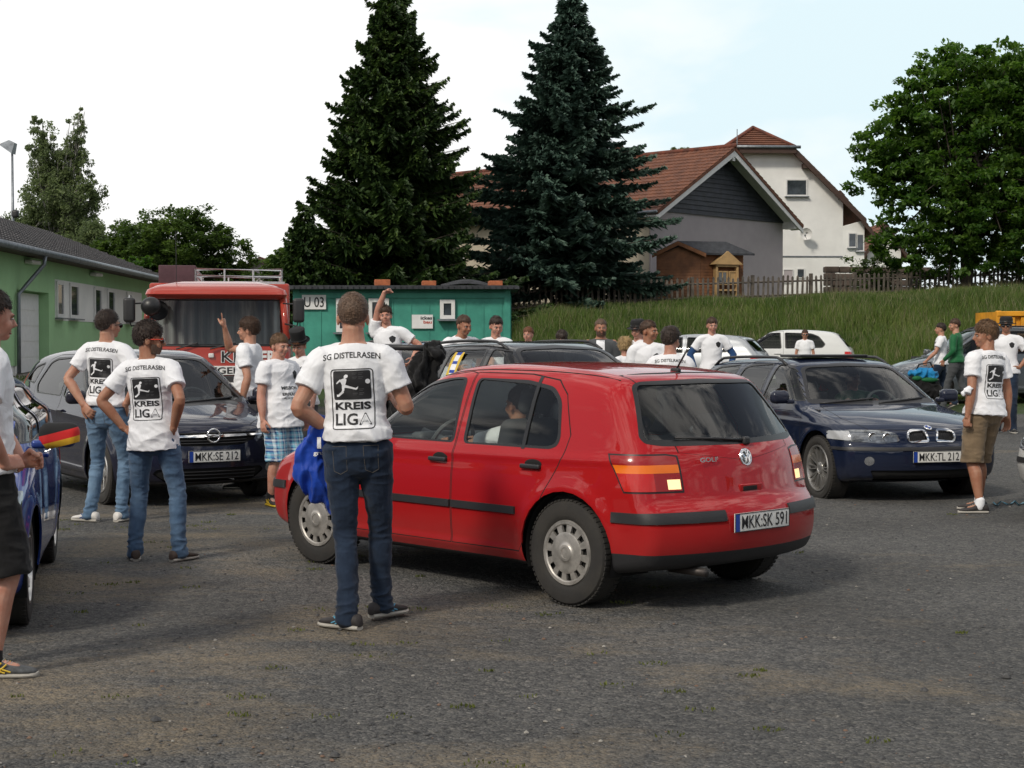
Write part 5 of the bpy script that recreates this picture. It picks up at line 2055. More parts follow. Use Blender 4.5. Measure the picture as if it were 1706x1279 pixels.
# ------------------------------------------------------------------ the fire truck
def fire_truck():
    Y = 26.3
    zg = gz(-5, Y)
    xc = X_at(361, Y)
    root = thing('fire_truck', 'red fire truck with silver roof rack and a maroon box on its roof, nose on', 'truck', (xc, Y, zg), R(9))
    red = paint('fire_red_paint', (.36, .046, .030), 0, .4, .05)
    W = 2.44
    z = lambda py: at(853, py, Y).z - zg
    xx = lambda px: X_at(px, Y) - xc
    zr, zv, ws1, ws0 = z(465), z(488), z(497), z(577)
    # cab as a loft of rounded-rectangle rings from bottom to roof
    def ring(zz, hw, fy, r=.16, back=2.2, n=5):
        pts = []
        for (cx, cy, a0) in ((hw - r, fy + r, -PI / 2), (hw - r, back - r, 0), (-hw + r, back - r, PI / 2), (-hw + r, fy + r, PI)):
            for k in range(n + 1):
                a = a0 + PI / 2 * k / n
                pts.append((cx + r * math.cos(a), cy + r * math.sin(a), zz))
        return pts
    def loft(rings, name, m, sm=True, caps=True):
        n = len(rings[0])
        vs = [p for r_ in rings for p in r_]
        fs = []
        for j in range(len(rings) - 1):
            for i in range(n):
                k = (i + 1) % n
                fs.append((j * n + i, j * n + k, (j + 1) * n + k, (j + 1) * n + i))
        if caps:
            fs.append(tuple(range((len(rings) - 1) * n, len(rings) * n)))
            fs.append(tuple(range(n))[::-1])
        b = MB()
        b.add(vs, fs)
        return b.build(name, m, root, sm, 40)
    h = W / 2
    cab = loft([ring(.55, h, .0), ring(ws0 - .05, h, 0), ring(ws0, h - .01, .015)], 'cab', red)
    loft([ring(ws1 - .01, h - .09, .11), ring(ws1 + .03, h - .08, .02), ring(zv - .02, h - .06, -.02), ring(zv + .06, h - .09, .04), ring((zv + zr) / 2 + .02, h - .24, .22), ring(zr - .02, h - .52, .6), ring(zr, h - .8, .9)], 'cab_roof', red)
    # pillars
    for sg in (-1, 1):
        for p_, q_, r_ in (((sg * (h - .055), .06, ws0), (sg * (h - .13), .15, ws1), .06), ((sg * (h - .05), 1.1, ws0), (sg * (h - .12), 1.1, ws1), .06), ((sg * (h - .08), 2.1, ws0), (sg * (h - .13), 2.1, ws1), .09)):
            MB().tube([p_, q_], r_, 8).build('pillar', red, root, True)
    # windscreen, gently curved
    n = 16
    vs, fs = [], []
    for j, (zz, hw, fy) in enumerate(((ws0 + .01, h - .09, .02), (ws1 - .01, h - .16, .12))):
        for i in range(n + 1):
            t = -1 + 2 * i / n
            vs.append((t * hw, fy + .10 * abs(t)**3, zz))
    for i in range(n):
        fs.append((i, i + 1, n + 2 + i, n + 1 + i))
    b = MB()
    b.add(vs, fs)
    b.build('windscreen', M['screen'], root, True)
    b = MB()
    b.tube([vs[i] for i in list(range(0, n + 1, 2))] + [vs[n + 1 + i] for i in range(n, -1, -2)], .028, 6, closed=True)
    b.build('window_seal', M['seal'], root, True)
    # curtain and cabin inside
    b = MB()
    pts = []
    for i in range(61):
        x = -1.05 + 2.1 * i / 60
        pts.append((x, 1.0 + .04 * math.sin(i * 1.3)))
    vs = [(x, y, ws0 - .1) for x, y in pts] + [(x, y, ws1 + .0) for x, y in pts]
    b.add(vs, [(i, i + 1, 62 + i, 61 + i) for i in range(60)])
    b.build('curtain', mat('grey_curtain', (.26, .27, .27), .9, var=.35, vscale=3, stretch=(3, 1, .05)), root, True)
    b = MB()
    b.rbox((0, .45, ws0 - .06), (2.1, .45, .2), .07)
    b.build('dashboard', M['dash'], root, True)
    # grille panel, plate strip, bumper, lamps
    b = MB()
    b.rbox((0, -.03, z(640)), (1.6, .06, .28), .02)
    b.build('grille', M['plastic'], root)
    b = MB()
    b.rbox((0, -.12, .55), (W, .3, .32), .06)
    b.build('bumper', M['frame_white'], root, True)
    for sg in (-1, 1):
        b = MB()
        b.lathe([(.001, -.02), (.09, -.015), (.11, .0), (.12, .03)], 20, Matrix.Translation((sg * .95, -.02, z(650))))
        b.build('headlamp', M['lamp_bowl'], root, True)
    b = MB()
    b.rbox((xx(352), -.02, z(592)), (.09, .05, .075), .02)
    b.build('badge', M['frame_white'], root, True)
    wr_ = text_obj('KI', 'lettering', (xx(381), -.012, z(594)), .28, M['white'], root, width=.26, height=.20, bold=.05)
    text_obj('KI', 'lettering', (xx(381), -.018, z(594)), .28, M['ink'], root, width=.235, height=.18, bold=.01)
    text_obj('ER', 'lettering', (xx(446), -.012, z(594)), .28, M['white'], root, width=.26, height=.20, bold=.04)
    b = MB()
    b.rbox((xx(375), -.01, z(617)), (.62, .02, .15), .005)
    o = b.build('sign_board', M['frame_white'], root)
    text_obj('TGEH', 'sign_lettering', (xx(375), -.024, z(617)), .12, M['ink'], o, width=.52, height=.11, bold=.02)
    for (x0, x1) in ((xx(290), xx(330)), (xx(345), xx(392))):
        b = MB()
        b.tube([(x0 + .05, -.06, ws0 - .04), (x1, -.03, ws0 + .06)], .012, 5)
        b.build('wiper', M['plastic'], root)
    # mirrors
    for px, sg in ((221, -1), (496, 1)):
        o = empty('mirror', (xx(px), -.22, z(517)), 0, root)
        b = MB()
        b.rbox((0, 0, 0), (.19, .14, .40), .05)
        b.build('mirror_housing', M['plastic'], o, True)
        b = MB()
        b.tube([(0, 0, -.15), (-sg * .03, 0, -.26), (-sg * .22, .2, -.22)], .014, 6)
        b.tube([(0, 0, .1), (-sg * .25, .22, .12)], .014, 6)
        b.build('mirror_arm', M['plastic'], o, True)
    o = empty('wide_mirror', (xx(256), -.24, z(511)), 0, root)
    b = MB()
    b.ell((0, 0, 0), (.165, .15, .155))
    b.build('mirror_housing', M['seal'], o, True)
    b = MB()
    b.lathe([(.165, .0), (.17, .03), (.001, .05)], 24, Matrix.Translation((.1, .12, -.06)))
    b.build('mirror_rim', M['plastic'], o, True)
    b = MB()
    b.tube([(0, .05, -.1), (-.05, .1, -.35), (-.06, .3, -.6)], .014, 6)
    b.build('mirror_arm', M['plastic'], o, True)
    # body behind the cab
    b = MB()
    b.rbox((0, 4.3, (z(463) + .6) / 2), (W + .04, 4.0, z(463) - .6), .05)
    b.build('equipment_body', red, root, True, 40)
    # roof rack
    zt, zb = z(438), z(466)
    xa, xb = xx(318), xx(472)
    rk = MB()
    y0, y1 = 2.35, 6.0
    for (zz) in (zt, (zt + zb) / 2 + .02):
        rk.tube([(xa, y0, zz), (xb, y0, zz), (xb, y1, zz), (xa, y1, zz)], .024, 8, closed=True)
    for x in np.linspace(xa, xb, 4):
        rk.tube([(x, y0, zb), (x, y0, zt)], .018, 6)
        rk.tube([(x, y1, zb), (x, y1, zt)], .018, 6)
    for y in np.linspace(y0, y1, 5):
        for x in (xa, xb):
            rk.tube([(x, y, zb), (x, y, zt)], .018, 6)
    rk.box(((xa + xb) / 2, y0, zb + .03), (xb - xa + .1, .06, .07))
    rk.box(((xa + xb) / 2, (y0 + y1) / 2, zb - .0), (xb - xa + .1, y1 - y0, .03))
    rk.build('roof_rack', mat('aluminium', (.62, .63, .65), .3, metal=.7), root, True, 40)
    b = MB()
    b.rbox(((xx(252) + xx(318)) / 2, 2.7, (z(433) + zb) / 2 + .0), (xx(318) - xx(252), .6, z(433) - zb + .05), .02)
    b.build('roof_box', mat('maroon_carpet', (.085, .045, .055), .9, var=.15, bump=.002), root, True, 40)
    b = MB()
    b.tube([(xx(292), .8, zv), (xx(291), .8, z(380))], .006, 4)
    b.build('aerial', M['plastic'], root)
    # wheels
    for y in (1.35, 5.1):
        for x in (-1.05, 1.05):
            w_ = empty('wheel', (x, y, .48), R(90), root)
            b = MB()
            b.lathe([(.28, -.13), (.44, -.14), (.48, -.09), (.48, .09), (.44, .14), (.28, .13), (.28, -.13)], 32)
            b.build('tyre', M['tyre'], w_, True, 40)
            b = MB()
            b.lathe([(.28, .08), (.14, .04), (.10, .12), (.001, .12)], 24)
            b.lathe([(.28, -.08), (.14, -.04), (.10, -.12), (.001, -.12)], 24)
            b.build('rim', M['rim'], w_, True, 40)
    b = MB()
    b.box((0, 3.2, .5), (1.2, 6.4, .35))
    b.build('chassis', M['under'], root)
    return root


fire_truck()
# ------------------------------------------------------------------ the red hatchback
M['red'] = paint('red_paint', (0.37, 0.008, 0.010), 0.0, 0.35, 0.05)


def red_hatch():
    sil = [(-1.96, .25), (-2.02, .32), (-2.055, .42), (-2.055, .55), (-2.02, .62), (-1.985, .655), (-1.97, .72), (-1.945, .84), (-1.915, .93), (-1.87, 1.0), (-1.62, 1.30), (-1.56, 1.355),
           (-1.46, 1.385), (-1.15, 1.42), (-.7, 1.443), (-.3, 1.446), (.0, 1.418), (.19, 1.365), (.39, 1.262), (.84, .975), (.93, .935), (1.1, .918), (1.55, .875), (1.85, .79), (1.97, .73), (2.03, .64),
           (2.07, .52), (2.06, .36), (2.0, .25), (1.6, .2), (-1.5, .2)]
    W = [(-2.1, .70), (-1.9, .775), (-1.6, .838), (-1.2, .868), (-.6, .868), (0, .868), (.7, .868), (1.2, .862), (1.6, .84), (1.9, .80), (2.1, .76)]
    O = [(.15, -.07), (.24, -.035), (.34, -.012), (.48, 0), (.62, 0), (.78, -.012), (.90, -.035), (.96, -.055), (1.1, -.105), (1.25, -.165), (1.38, -.235), (1.5, -.31)]
    shift = [(-2.2, -.25), (-1.7, -.18), (-1.2, -.05), (-.6, 0), (0, .04), (.5, .10), (1.2, .14), (1.8, .24), (2.2, .30)]
    xr, xf, wr = -1.26, 1.25, .318
    sh = CarShape(sil, W, O, shift, .035, (xr, xf), r=.10, flare=.014, ra=.37, za=.33, creases=((-1.8, .885, 1.7, .845, .010, .03), (-.85, .29, .85, .29, .014, .035)))
    c = Car(sh, (340, 26, 52))
    red = M['red']
    for x in (xr, xf):
        c.region('x', circ(x, .325, .362), 's', lambda f: f.calc_center_median().y > .5, extra=[((0, .5, 0), (0, -1, 0))], delete=True)
    # glass
    fw = [(.78, .935), (.64, 1.05), (.33, 1.25), (.19, 1.315), (-.05, 1.345), (-.17, 1.345), (-.215, .928)]
    window(c, fw, 's', SIDE, M['glass'])
    rw = [(-.30, .928), (-.268, 1.345), (-.75, 1.338), (-1.0, 1.30), (-1.10, 1.22), (-1.165, 1.0), (-1.155, .95), (-1.10, .928)]
    c.region('window_divider', [(-.88, .92), (-.85, .92), (-.835, 1.36), (-.865, 1.36)], 's', SIDE, M['seal'], .002, .01)
    window(c, [p for p in rw], 's', SIDE, M['glass'])
    window(c, [(-.01, 1.385), (.5, 1.345), (.56, 1.33), (.72, .975), (.70, .945), (0, .935), (-.70, .945), (-.72, .975), (-.56, 1.33), (-.5, 1.345)], 'e', FRONT, M['screen'], .03, 'windscreen', False)
    window(c, [(0, 1.350), (.50, 1.338), (.575, 1.318), (.70, 1.02), (.69, .985), (.6, .968), (0, .962), (-.6, .968), (-.69, .985), (-.70, 1.02), (-.575, 1.318), (-.50, 1.338)], 'e', REAR, M['glass'], .022, 'rear_window', False)
    # tail lamps: orange band, lit reversing lamp, red body
    cut = [((-1.735, 0, .66), (1, 0, -.62))]
    R2 = lambda f: f.calc_center_median().x < -1.55
    c.region('reverse_lamp', [(.545, .722), (.625, .722), (.625, .778), (.545, .778)], 'e', R2, M['lit_lens'], .006, .01, extra=cut)
    c.region('indicator_lens', [(.540, .815), (.95, .815), (.95, .862), (.540, .862)], 'e', R2, M['orange_lens'], .006, .01, extra=cut)
    c.region('brake_lens', [(.70, .712), (.95, .712), (.95, .815), (.70, .815)], 'e', R2, M['red_lens'], .006, .01, extra=cut)
    c.region('tail_lamp', [(.537, .712), (.95, .712), (.95, .915), (.60, .915), (.540, .905)], 'e', R2, M['dark_lens'], .005, .012, extra=cut)
    c.region('lamp_seal', [(.525, .702), (.95, .702), (.95, .925), (.60, .926), (.525, .915)], 'e', R2, M['seal'], .001, .004, extra=[((-1.722, 0, .66), (1, 0, -.62))])
    # tailgate
    panel(c, 'tailgate', [(0, 1.39), (.50, 1.382), (.60, 1.36), (.72, 1.10), (.755, .96), (.515, .93), (.505, .72), (.42, .645), (.30, .628), (0, .622), (-.3, .628), (-.4, .645), (-.9, .93), (-.6, 1.38)], 'e', lambda f: f.calc_center_median().x < -1.40, red, split=False)
    # bumper strips
    c.region('bumper_strip', [(-2.2, .530), (-1.62, .530), (-1.62, .590), (-2.2, .590)], 's', lambda f: f.calc_center_median().x < -1.5, M['plastic'], .012, .02, extra=[((0, .30, 0), (0, -1, 0))])
    c.region('bumper_strip', [(2.2, .515), (1.62, .515), (1.62, .570), (2.2, .570)], 's', lambda f: f.calc_center_median().x > 1.5, M['plastic'], .012, .02)
    c.region('body', [(-2.2, .1), (-1.5, .1), (-1.5, .35), (-2.2, .35)], 's', lambda f: f.calc_center_median().x < -1.4, M['plastic'])
    c.region('body', [(-2.0, .0), (2.0, .0), (2.0, .235), (-2.0, .235)], 's', lambda f: f.normal.z < -.4, M['under'])
    # side strips and doors
    for (x0, x1) in ((-.84, -.245), (-.225, .86)):
        c.region('rub_strip', [(x0, .520), (x1, .520), (x1, .566), (x0, .566)], 's', SIDE, M['plastic'], .013, .018)
    fd = [(.92, .32), (.93, .84), (.86, .925), (.37, 1.275), (.18, 1.350), (-.17, 1.385), (-.23, 1.378), (-.23, .29), (.86, .29)]
    panel(c, 'front_door', fd, 's', SIDE, red)
    rd = [(-.235, .29), (-.235, 1.382), (-.75, 1.378), (-1.02, 1.345), (-1.13, 1.26), (-1.245, 1.02), (-1.225, .89), (-1.06, .60), (-.90, .34), (-.87, .29)]
    panel(c, 'rear_door', rd, 's', SIDE, red)
    panel(c, 'bonnet', [(.98, 0), (1.02, .70), (1.6, .70), (1.9, .58), (1.98, 0), (1.9, -.58), (1.6, -.7), (1.02, -.7)], 't', TOP, red, split=False)
    # front lamps and grille
    c.region('headlamp', [(.40, .60), (.42, .715), (.66, .745), (.80, .735), (.80, .62)], 'e', lambda f: f.calc_center_median().x > 1.5, M['lamp_bowl'], .003, .01)
    c.region('grille', [(0, .60), (.38, .61), (.38, .70), (0, .71), (-.38, .70), (-.38, .61)], 'e', FRONT, M['plastic'], .002, .01, split=False)
    root = thing('hatchback_car', 'bright red five-door hatchback with its reversing lamps lit, in front of all other cars', 'car')
    objs = c.finish(root, red)
    wells(root, (xr, xf), .362, .845, .325)
    for x, st in ((xr, 0), (xf, R(4))):
        for y in (-.765, .765):
            wheel(root, x, y, wr, .185, 'cap', st, .196)
    interior(root, .70, -.05, -.90, .935)
    # handles on the doors
    dz = 0
    for key, x in (('front_door', -.10), ('rear_door', -.97)):
        dl = [v for k, v in objs.items() if isinstance(k, tuple) and k[0] == key][0]
        y = side_y(sh, x, .82)
        for o, sg in zip(dl, (1, -1)):
            b = MB()
            b.ell((x - .01, sg * (y - .001), .835), (.075, .006, .030), None, 16, 8)
            b.build('handle_cup', M['gap'], o, True)
            door_handle(o, x, sg * y, .82, M['plastic'])
    side_mirror(root, .66, .86, .955, M['plastic'], 1.0, M['red'])
    side_mirror(root, .66, -.86, .955, M['plastic'], 1.0, M['red'])
    # roof gutters
    for sg in (-1, 1):
        pts = []
        for k in range(15):
            x = .12 - 1.58 * k / 14
            yy = .60 if k < 12 else .60 - (k - 11) * .004
            pts.append((x, sg * yy, top_z(sh, x, yy) - .003))
        b = MB()
        b.tube(pts, .006, 5)
        b.build('roof_gutter', M['gap'], root, True)
    # aerial
    b = MB()
    za = top_z(sh, -1.38, 0)
    b.rbox((-1.38, 0, za + .005), (.07, .035, .03), .012)
    b.tube([(-1.385, 0, za + .01), (-1.47, 0, za + .13)], .006, 6)
    b.build('aerial', M['plastic'], root, True)
    # badge ring, number plate, handle slot, wiper, exhaust
    zc = .885
    xb = end_x(sh, 0, zc, False)
    b = MB()
    T = Matrix.Translation((xb - .004, 0, zc)) @ Matrix.Rotation(R(13), 4, 'Y')
    pts = [T @ Vector((0, .048 * math.cos(a), .048 * math.sin(a))) for a in [2 * PI * k / 28 for k in range(28)]]
    b.tube(pts, .007, 6, closed=True)
    b.ell((0, 0, 0), (.008, .045, .045), T, 20, 8)
    V_ = [(-.022, .034), (-.006, .004), (.006, .004), (.022, .034)]
    b.tube([T @ Vector((-.010, y, z)) for y, z in [(-.020, .036), (0, .004), (.020, .036)]], .004, 5)
    b.tube([T @ Vector((-.010, y, z)) for y, z in [(-.036, .012), (-.016, -.034), (0, -.002), (.016, -.034), (.036, .012)]], .004, 5)
    b.build('badge', M['chrome'], root, True, 50)
    xg = end_x(sh, .30, .885, False)
    text_obj('GOLF', 'model_lettering', (xg - .016, .33, .885), .06, M['chrome'], root, 'CENTER', width=.15, height=.028, rot=(PI / 2 - R(10), 0, -PI / 2 - R(5)))
    xs_ = end_x(sh, 0, .70, False)
    b = MB()
    b.rbox((xs_ + .004, 0, .70), (.014, .21, .055), .006)
    b.build('gate_handle', M['red'], root, True)
    b = MB()
    b.rbox((xs_ - .004, 0.01, .702), (.006, .13, .028), .003)
    b.build('handle_recess', M['gap'], root, True)
    xp = end_x(sh, 0, .515, False)
    number_plate(root, Matrix.Translation((xp - .008, 0, .515)) @ Matrix.Rotation(R(-90), 4, 'Z') @ Matrix.Rotation(R(0), 4, 'X'), 'MKK:SK 591')
    b = MB()
    p0 = Vector((end_x(sh, -.05, .985, False) - .012, -.05, .985))
    p1 = Vector((end_x(sh, .16, 1.0, False) - .02, .16, 1.0))
    p2 = Vector((end_x(sh, .5, 1.015, False) - .02, .50, 1.015))
    b.rbox(tuple(p0 + Vector((-.004, 0, -.005))), (.04, .06, .05), .015)
    b.tube([p0, p1, p2], [.011, .009, .007], 6)
    b.build('rear_wiper', M['plastic'], root, True)
    b = MB()
    b.tube([(-1.7, .42, .235), (-1.98, .42, .232)], .026, 10)
    b.build('exhaust_pipe', M['disc'], root, True)
    return root, sh


GY = R(133.0)
red_car, red_sh = red_hatch()
M['navy'] = paint('dark_blue_paint', (0.005, 0.011, 0.033), 0.1, 0.35, 0.03)
M['ink_blue'] = paint('black_blue_paint', (0.006, 0.008, 0.024), 0.1, 0.35, 0.03)
M['black_paint'] = paint('black_paint', (0.008, 0.008, 0.010), 0.1, 0.35, 0.03)
M['blue_met'] = paint('blue_metallic_paint', (0.008, 0.045, 0.26), 0.35, 0.35, 0.05)
M['white_paint'] = paint('white_paint', (0.62, 0.63, 0.62), 0.0, 0.35, 0.08)
M['silver_paint'] = paint('silver_paint', (0.42, 0.44, 0.46), 0.5, 0.35, 0.08)
M['grey_paint'] = paint('grey_paint', (0.085, 0.10, 0.115), 0.5, 0.4, 0.08)
M['steel_blue'] = paint('steel_blue_paint', (0.06, 0.10, 0.17), 0.5, 0.4, 0.08)

XF = lambda x: (lambda f: f.calc_center_median().x > x)
XR = lambda x: (lambda f: f.calc_center_median().x < x)


def generic_car(kind, root, bm_, sil, W, O, shift, xr, xf, wr, side_windows, doors, screen, rearwin, head, tail, wkind='five', rimr=.2, ww=.2, res=(200, 16, 34), belt=.95, dash=.85, seatx=.1, benchx=-.85, glassk='glass',
                mirror=(.72, .88, .98), wide=.85, strips=None, lower=None, bonnet=None, gate=None, front=None, ra=.365, handles=(), interior_on=True, creases=(), flare=.012, mirror_mat=None, r=.10, plastic_mirror=False):
    za = wr + .01
    sh = CarShape(sil, W, O, shift, .035, (xr, xf), r=r, flare=flare, ra=ra + .008, za=za, creases=creases)
    c = Car(sh, res)
    for x in (xr, xf):
        c.region('x', circ(x, za, ra, 24), 's', lambda f: f.calc_center_median().y > .5, extra=[((0, .5, 0), (0, -1, 0))], delete=True)
    for w in side_windows:
        window(c, w, 's', SIDE, M[glassk])
    window(c, screen, 'e', FRONT, M['screen'], .03, 'windscreen', False)
    if rearwin: window(c, rearwin, 'e', REAR, M[glassk], .025, 'rear_window', False)
    if front: front(c)
    for nm, poly, m in head:
        c.region(nm, rp(poly, .02, 3), 'e', XF(1.2), m, .003, .01)
    for nm, poly, m, cutx in tail:
        c.region(nm, poly, 'e', XR(-1.3), m, .004, .01, extra=[((cutx, 0, 0), (1, 0, 0))])
    for s_ in (strips or []):
        c.region(s_[0], s_[1], 's', s_[2], M['plastic'], .010, .016)
    if lower: c.region('body', lower, 's', ANY, M['plastic'])
    c.region('body', [(-2.2, .0), (2.2, .0), (2.2, .22), (-2.2, .22)], 's', lambda f: f.normal.z < -.4, M['under'])
    for nm, d in doors:
        panel(c, nm, d, 's', SIDE, bm_)
    if bonnet: panel(c, 'bonnet', bonnet, 't', TOP, bm_, split=False)
    if gate: panel(c, 'tailgate', gate, 'e', XR(-1.3), bm_, split=False)
    objs = c.finish(root, bm_)
    wells(root, (xr, xf), ra, wide, za)
    for x in (xr, xf):
        for y in (-(wide - .1), (wide - .1)):
            wheel(root, x, y, wr, ww, wkind, 0, rimr)
    if interior_on: interior(root, dash, seatx, benchx, belt)
    for key, x, z in handles:
        dl = [v for k, v in objs.items() if isinstance(k, tuple) and k[0] == key][0]
        y = side_y(sh, x, z)
        for o, sg in zip(dl, (1, -1)):
            door_handle(o, x, sg * y, z, mirror_mat or bm_)
    if mirror:
        for sg in (1, -1):
            side_mirror(root, mirror[0], sg * mirror[1], mirror[2], M['plastic'] if plastic_mirror else bm_)
    return sh, objs


def estate_front(c):
    for sg in (1,):
        k = rp([(.030, .612), (.060, .735), (.205, .735), (.262, .70), (.262, .635), (.225, .605)], .035, 4)
        c.region('grille', scale_door(c, k, .016), 'e', XF(1.6), M['plastic'], -.02, .0)
        c.region('grille_frame', k, 'e', XF(1.6), M['chrome'], .010, .016)
    c.region('indicator_lens', [(.765, .635), (.90, .635), (.90, .715), (.765, .715)], 'e', lambda f: 1.62 < f.calc_center_median().x, M['white_lens'], .003, .01)
    c.region('lower_grille', rp([(0, .24), (.56, .24), (.62, .345), (0, .345), (-.62, .345), (-.56, .24)], .02), 'e', XF(1.6), M['gap'], -.015, 0, split=False)
    c.region('fog_lamp', circ(.63, .435, .045, 14), 'e', XF(1.5), M['lamp_bowl'], -.006, 0)


M['white_lens'] = mat('frosted_lens', (0.42, 0.43, 0.44), 0.15, spec=.8, coat=1, var=.05)
M['head_glass'] = mat('headlamp_glass', (0.16, 0.17, 0.18), 0.08, metal=.6, coat=1, var=.6, vscale=14)


def blue_estate():
    root = thing('estate_car', 'dark blue estate car with roof rails and twin rounded chrome grilles, facing us', 'car')
    sil = [(-2.18, .26), (-2.26, .36), (-2.30, .5), (-2.295, .60), (-2.25, .70), (-2.22, .88), (-2.17, .96), (-1.90, 1.30), (-1.80, 1.35), (-1.3, 1.392), (-.6, 1.415), (0, 1.408), (.26, 1.375), (.42, 1.325),
           (1.00, .985), (1.08, .95), (1.25, .925), (1.65, .865), (1.95, .79), (2.08, .735), (2.12, .68), (2.13, .60), (2.17, .565), (2.18, .5), (2.175, .36), (2.12, .23), (1.6, .19), (-1.9, .2)]
    W = [(-2.35, .78), (-2.1, .83), (-1.7, .862), (-1.2, .868), (0, .868), (1.0, .868), (1.4, .862), (1.8, .84), (2.0, .81), (2.2, .77)]
    O = [(.15, -.07), (.24, -.04), (.34, -.012), (.48, 0), (.62, 0), (.78, -.010), (.90, -.03), (.96, -.055), (1.1, -.115), (1.25, -.185), (1.36, -.255), (1.45, -.33)]
    shift = [(-2.4, -.13), (-1.7, -.12), (-1.2, -.05), (-.6, 0), (0, .04), (.5, .10), (1.2, .14), (1.8, .22), (2.2, .30)]
    xf, xr = 1.40, -1.325
    sw = [[(.93, .975), (.80, 1.08), (.50, 1.265), (.36, 1.325), (.14, 1.35), (.03, 1.35), (-.02, .965)],
          [(-.10, .965), (-.08, 1.352), (-.62, 1.34), (-.78, 1.30), (-.90, 1.0), (-.86, .965)],
          [(-.99, .975), (-.90, 1.33), (-1.45, 1.31), (-1.66, 1.24), (-1.86, 1.0), (-1.82, .98)]]
    scr = [(-.01, 1.365), (.48, 1.325), (.55, 1.30), (.72, .975), (.70, .95), (0, .94), (-.70, .95), (-.72, .975), (-.55, 1.30), (-.48, 1.325)]
    head = [('headlamp', [(.335, .625), (.355, .70), (.50, .728), (.72, .73), (.86, .72), (.86, .63), (.50, .603)], M['head_glass'])]
    tail = [('tail_lamp', [(.55, .70), (.95, .70), (.95, .86), (.55, .86)], M['red_lens'], -1.95)]
    doors = [('front_door', [(1.03, .30), (1.03, .90), (.98, .965), (.52, 1.29), (.30, 1.375), (0, 1.385), (-.06, 1.37), (-.06, .27), (.98, .27)]),
             ('rear_door', [(-.065, .27), (-.065, 1.38), (-.62, 1.37), (-.82, 1.32), (-.96, 1.0), (-.95, .92), (-.85, .5), (-.80, .27)])]
    sh, objs = generic_car('estate', root, M['navy'], sil, W, O, shift, xr, xf, .325, sw, doors, scr, [(0, 1.31), (.55, 1.28), (.68, 1.0), (0, .98), (-.68, 1.0), (-.55, 1.28)], head, tail, 'multi', .232, .225, (260, 20, 44), .95,
                           .88, .12, -.8, mirror=(.80, .87, .985), ra=.372, front=estate_front, handles=(('front_door', .08, .83), ('rear_door', -.78, .83)),
                           strips=[('rub_strip', [(-.78, .545), (.95, .545), (.95, .58), (-.78, .58)], SIDE), ('bumper_strip', [(1.62, .535), (2.3, .535), (2.3, .565), (1.62, .565)], XF(1.6))],
                           bonnet=[(1.08, 0), (1.10, .66), (1.6, .70), (1.95, .60), (2.06, .3), (2.09, 0), (2.06, -.3), (1.95, -.6), (1.6, -.7), (1.10, -.66)],
                           creases=((-2.1, .80, 1.9, .76, .009, .03), (-.9, .30, .9, .30, .012, .03)), wide=.855)
    roof_rails(root, sh, .18, -1.75, .60, M['plastic'], .06)
    b = MB()   # raised sunroof
    b.rbox((-.15, 0, top_z(sh, -.15, 0) + .022), (.5, .82, .03), .012, Matrix.Identity(4))
    b.build('sunroof', M['seal'], root, True)
    for y0, y1 in ((-.62, -.02), (.0, .60)):
        pts = []
        for t in range(6):
            y = y0 + (y1 - y0) * t / 5
            z = .955 + .045 * t / 5 * (1)
            pts.append((end_x(sh, y, z, True) + .016, y, z))
        b = MB()
        b.tube(pts, .011, 6)
        b.build('wiper', M['plastic'], root, True)
    # bonnet badge and bars of the grille
    b = MB()
    T = Matrix.Translation((2.045, 0, top_z(sh, 2.045, 0) + .003)) @ Matrix.Rotation(R(30), 4, 'Y')
    b.ell((0, 0, 0), (.041, .041, .006), T, 20, 8)
    o = b.build('badge', M['chrome'], root, True)
    b = MB()
    for k in range(2):
        a0 = PI / 2 * (2 * k)
        pts = [T @ Vector((0, 0, .0075))] + [T @ Vector((.028 * math.cos(a0 + PI / 2 * q / 5), .028 * math.sin(a0 + PI / 2 * q / 5), .0065)) for q in range(6)]
        b.add(pts, [(0, q, q + 1) for q in range(1, 6)])
    b.build('badge_quarter', M['eu_blue'], o)
    for sg in (1, -1):
        b = MB()
        for k in range(9):
            y = sg * (.055 + .022 * k)
            x = end_x(sh, y, .67, True)
            b.box((x - .004, y, .668), (.006, .004, .10))
        b.build('grille_bars', M['plastic'], root)
        b = MB()
        for (y, z, rr) in ((.45, .665, .045), (.58, .668, .045)):
            b.lathe([(.001, -.004), (rr * .9, -.002), (rr, .004), (rr * .9, .008), (rr * .75, .004)], 20, Matrix.Translation((end_x(sh, y, z, True) + .0, sg * y, z)) @ Matrix.Rotation(R(-90), 4, 'Z'))
        b.build('headlamp_ring', M['lamp_bowl'], root, True, 40)
    xp = end_x(sh, 0, .475, True)
    number_plate(root, Matrix.Translation((xp + .012, 0.02, .475)) @ Matrix.Rotation(R(90), 4, 'Z'), 'MKK:TL 212')
    return root, sh


def compact_front(c):
    g = rp([(0, .565), (.30, .575), (.47, .63), (.50, .69), (0, .70), (-.50, .69), (-.47, .63), (-.30, .575)], .03, 3)
    c.region('grille_bar', [(0, .648), (.55, .655), (.55, .682), (0, .675), (-.55, .682), (-.55, .655)], 'e', XF(1.5), M['chrome'], .012, .02, split=False)
    c.region('grille', g, 'e', XF(1.5), M['gap'], -.012, 0, split=False)
    c.region('lower_grille', rp([(0, .235), (.44, .235), (.56, .32), (.52, .36), (0, .365), (-.52, .36), (-.56, .32), (-.44, .235)], .03), 'e', XF(1.5), M['gap'], -.015, 0, split=False)
    c.region('fog_lamp', circ(.64, .34, .045, 14), 'e', XF(1.3), M['lamp_bowl'], -.004, 0)


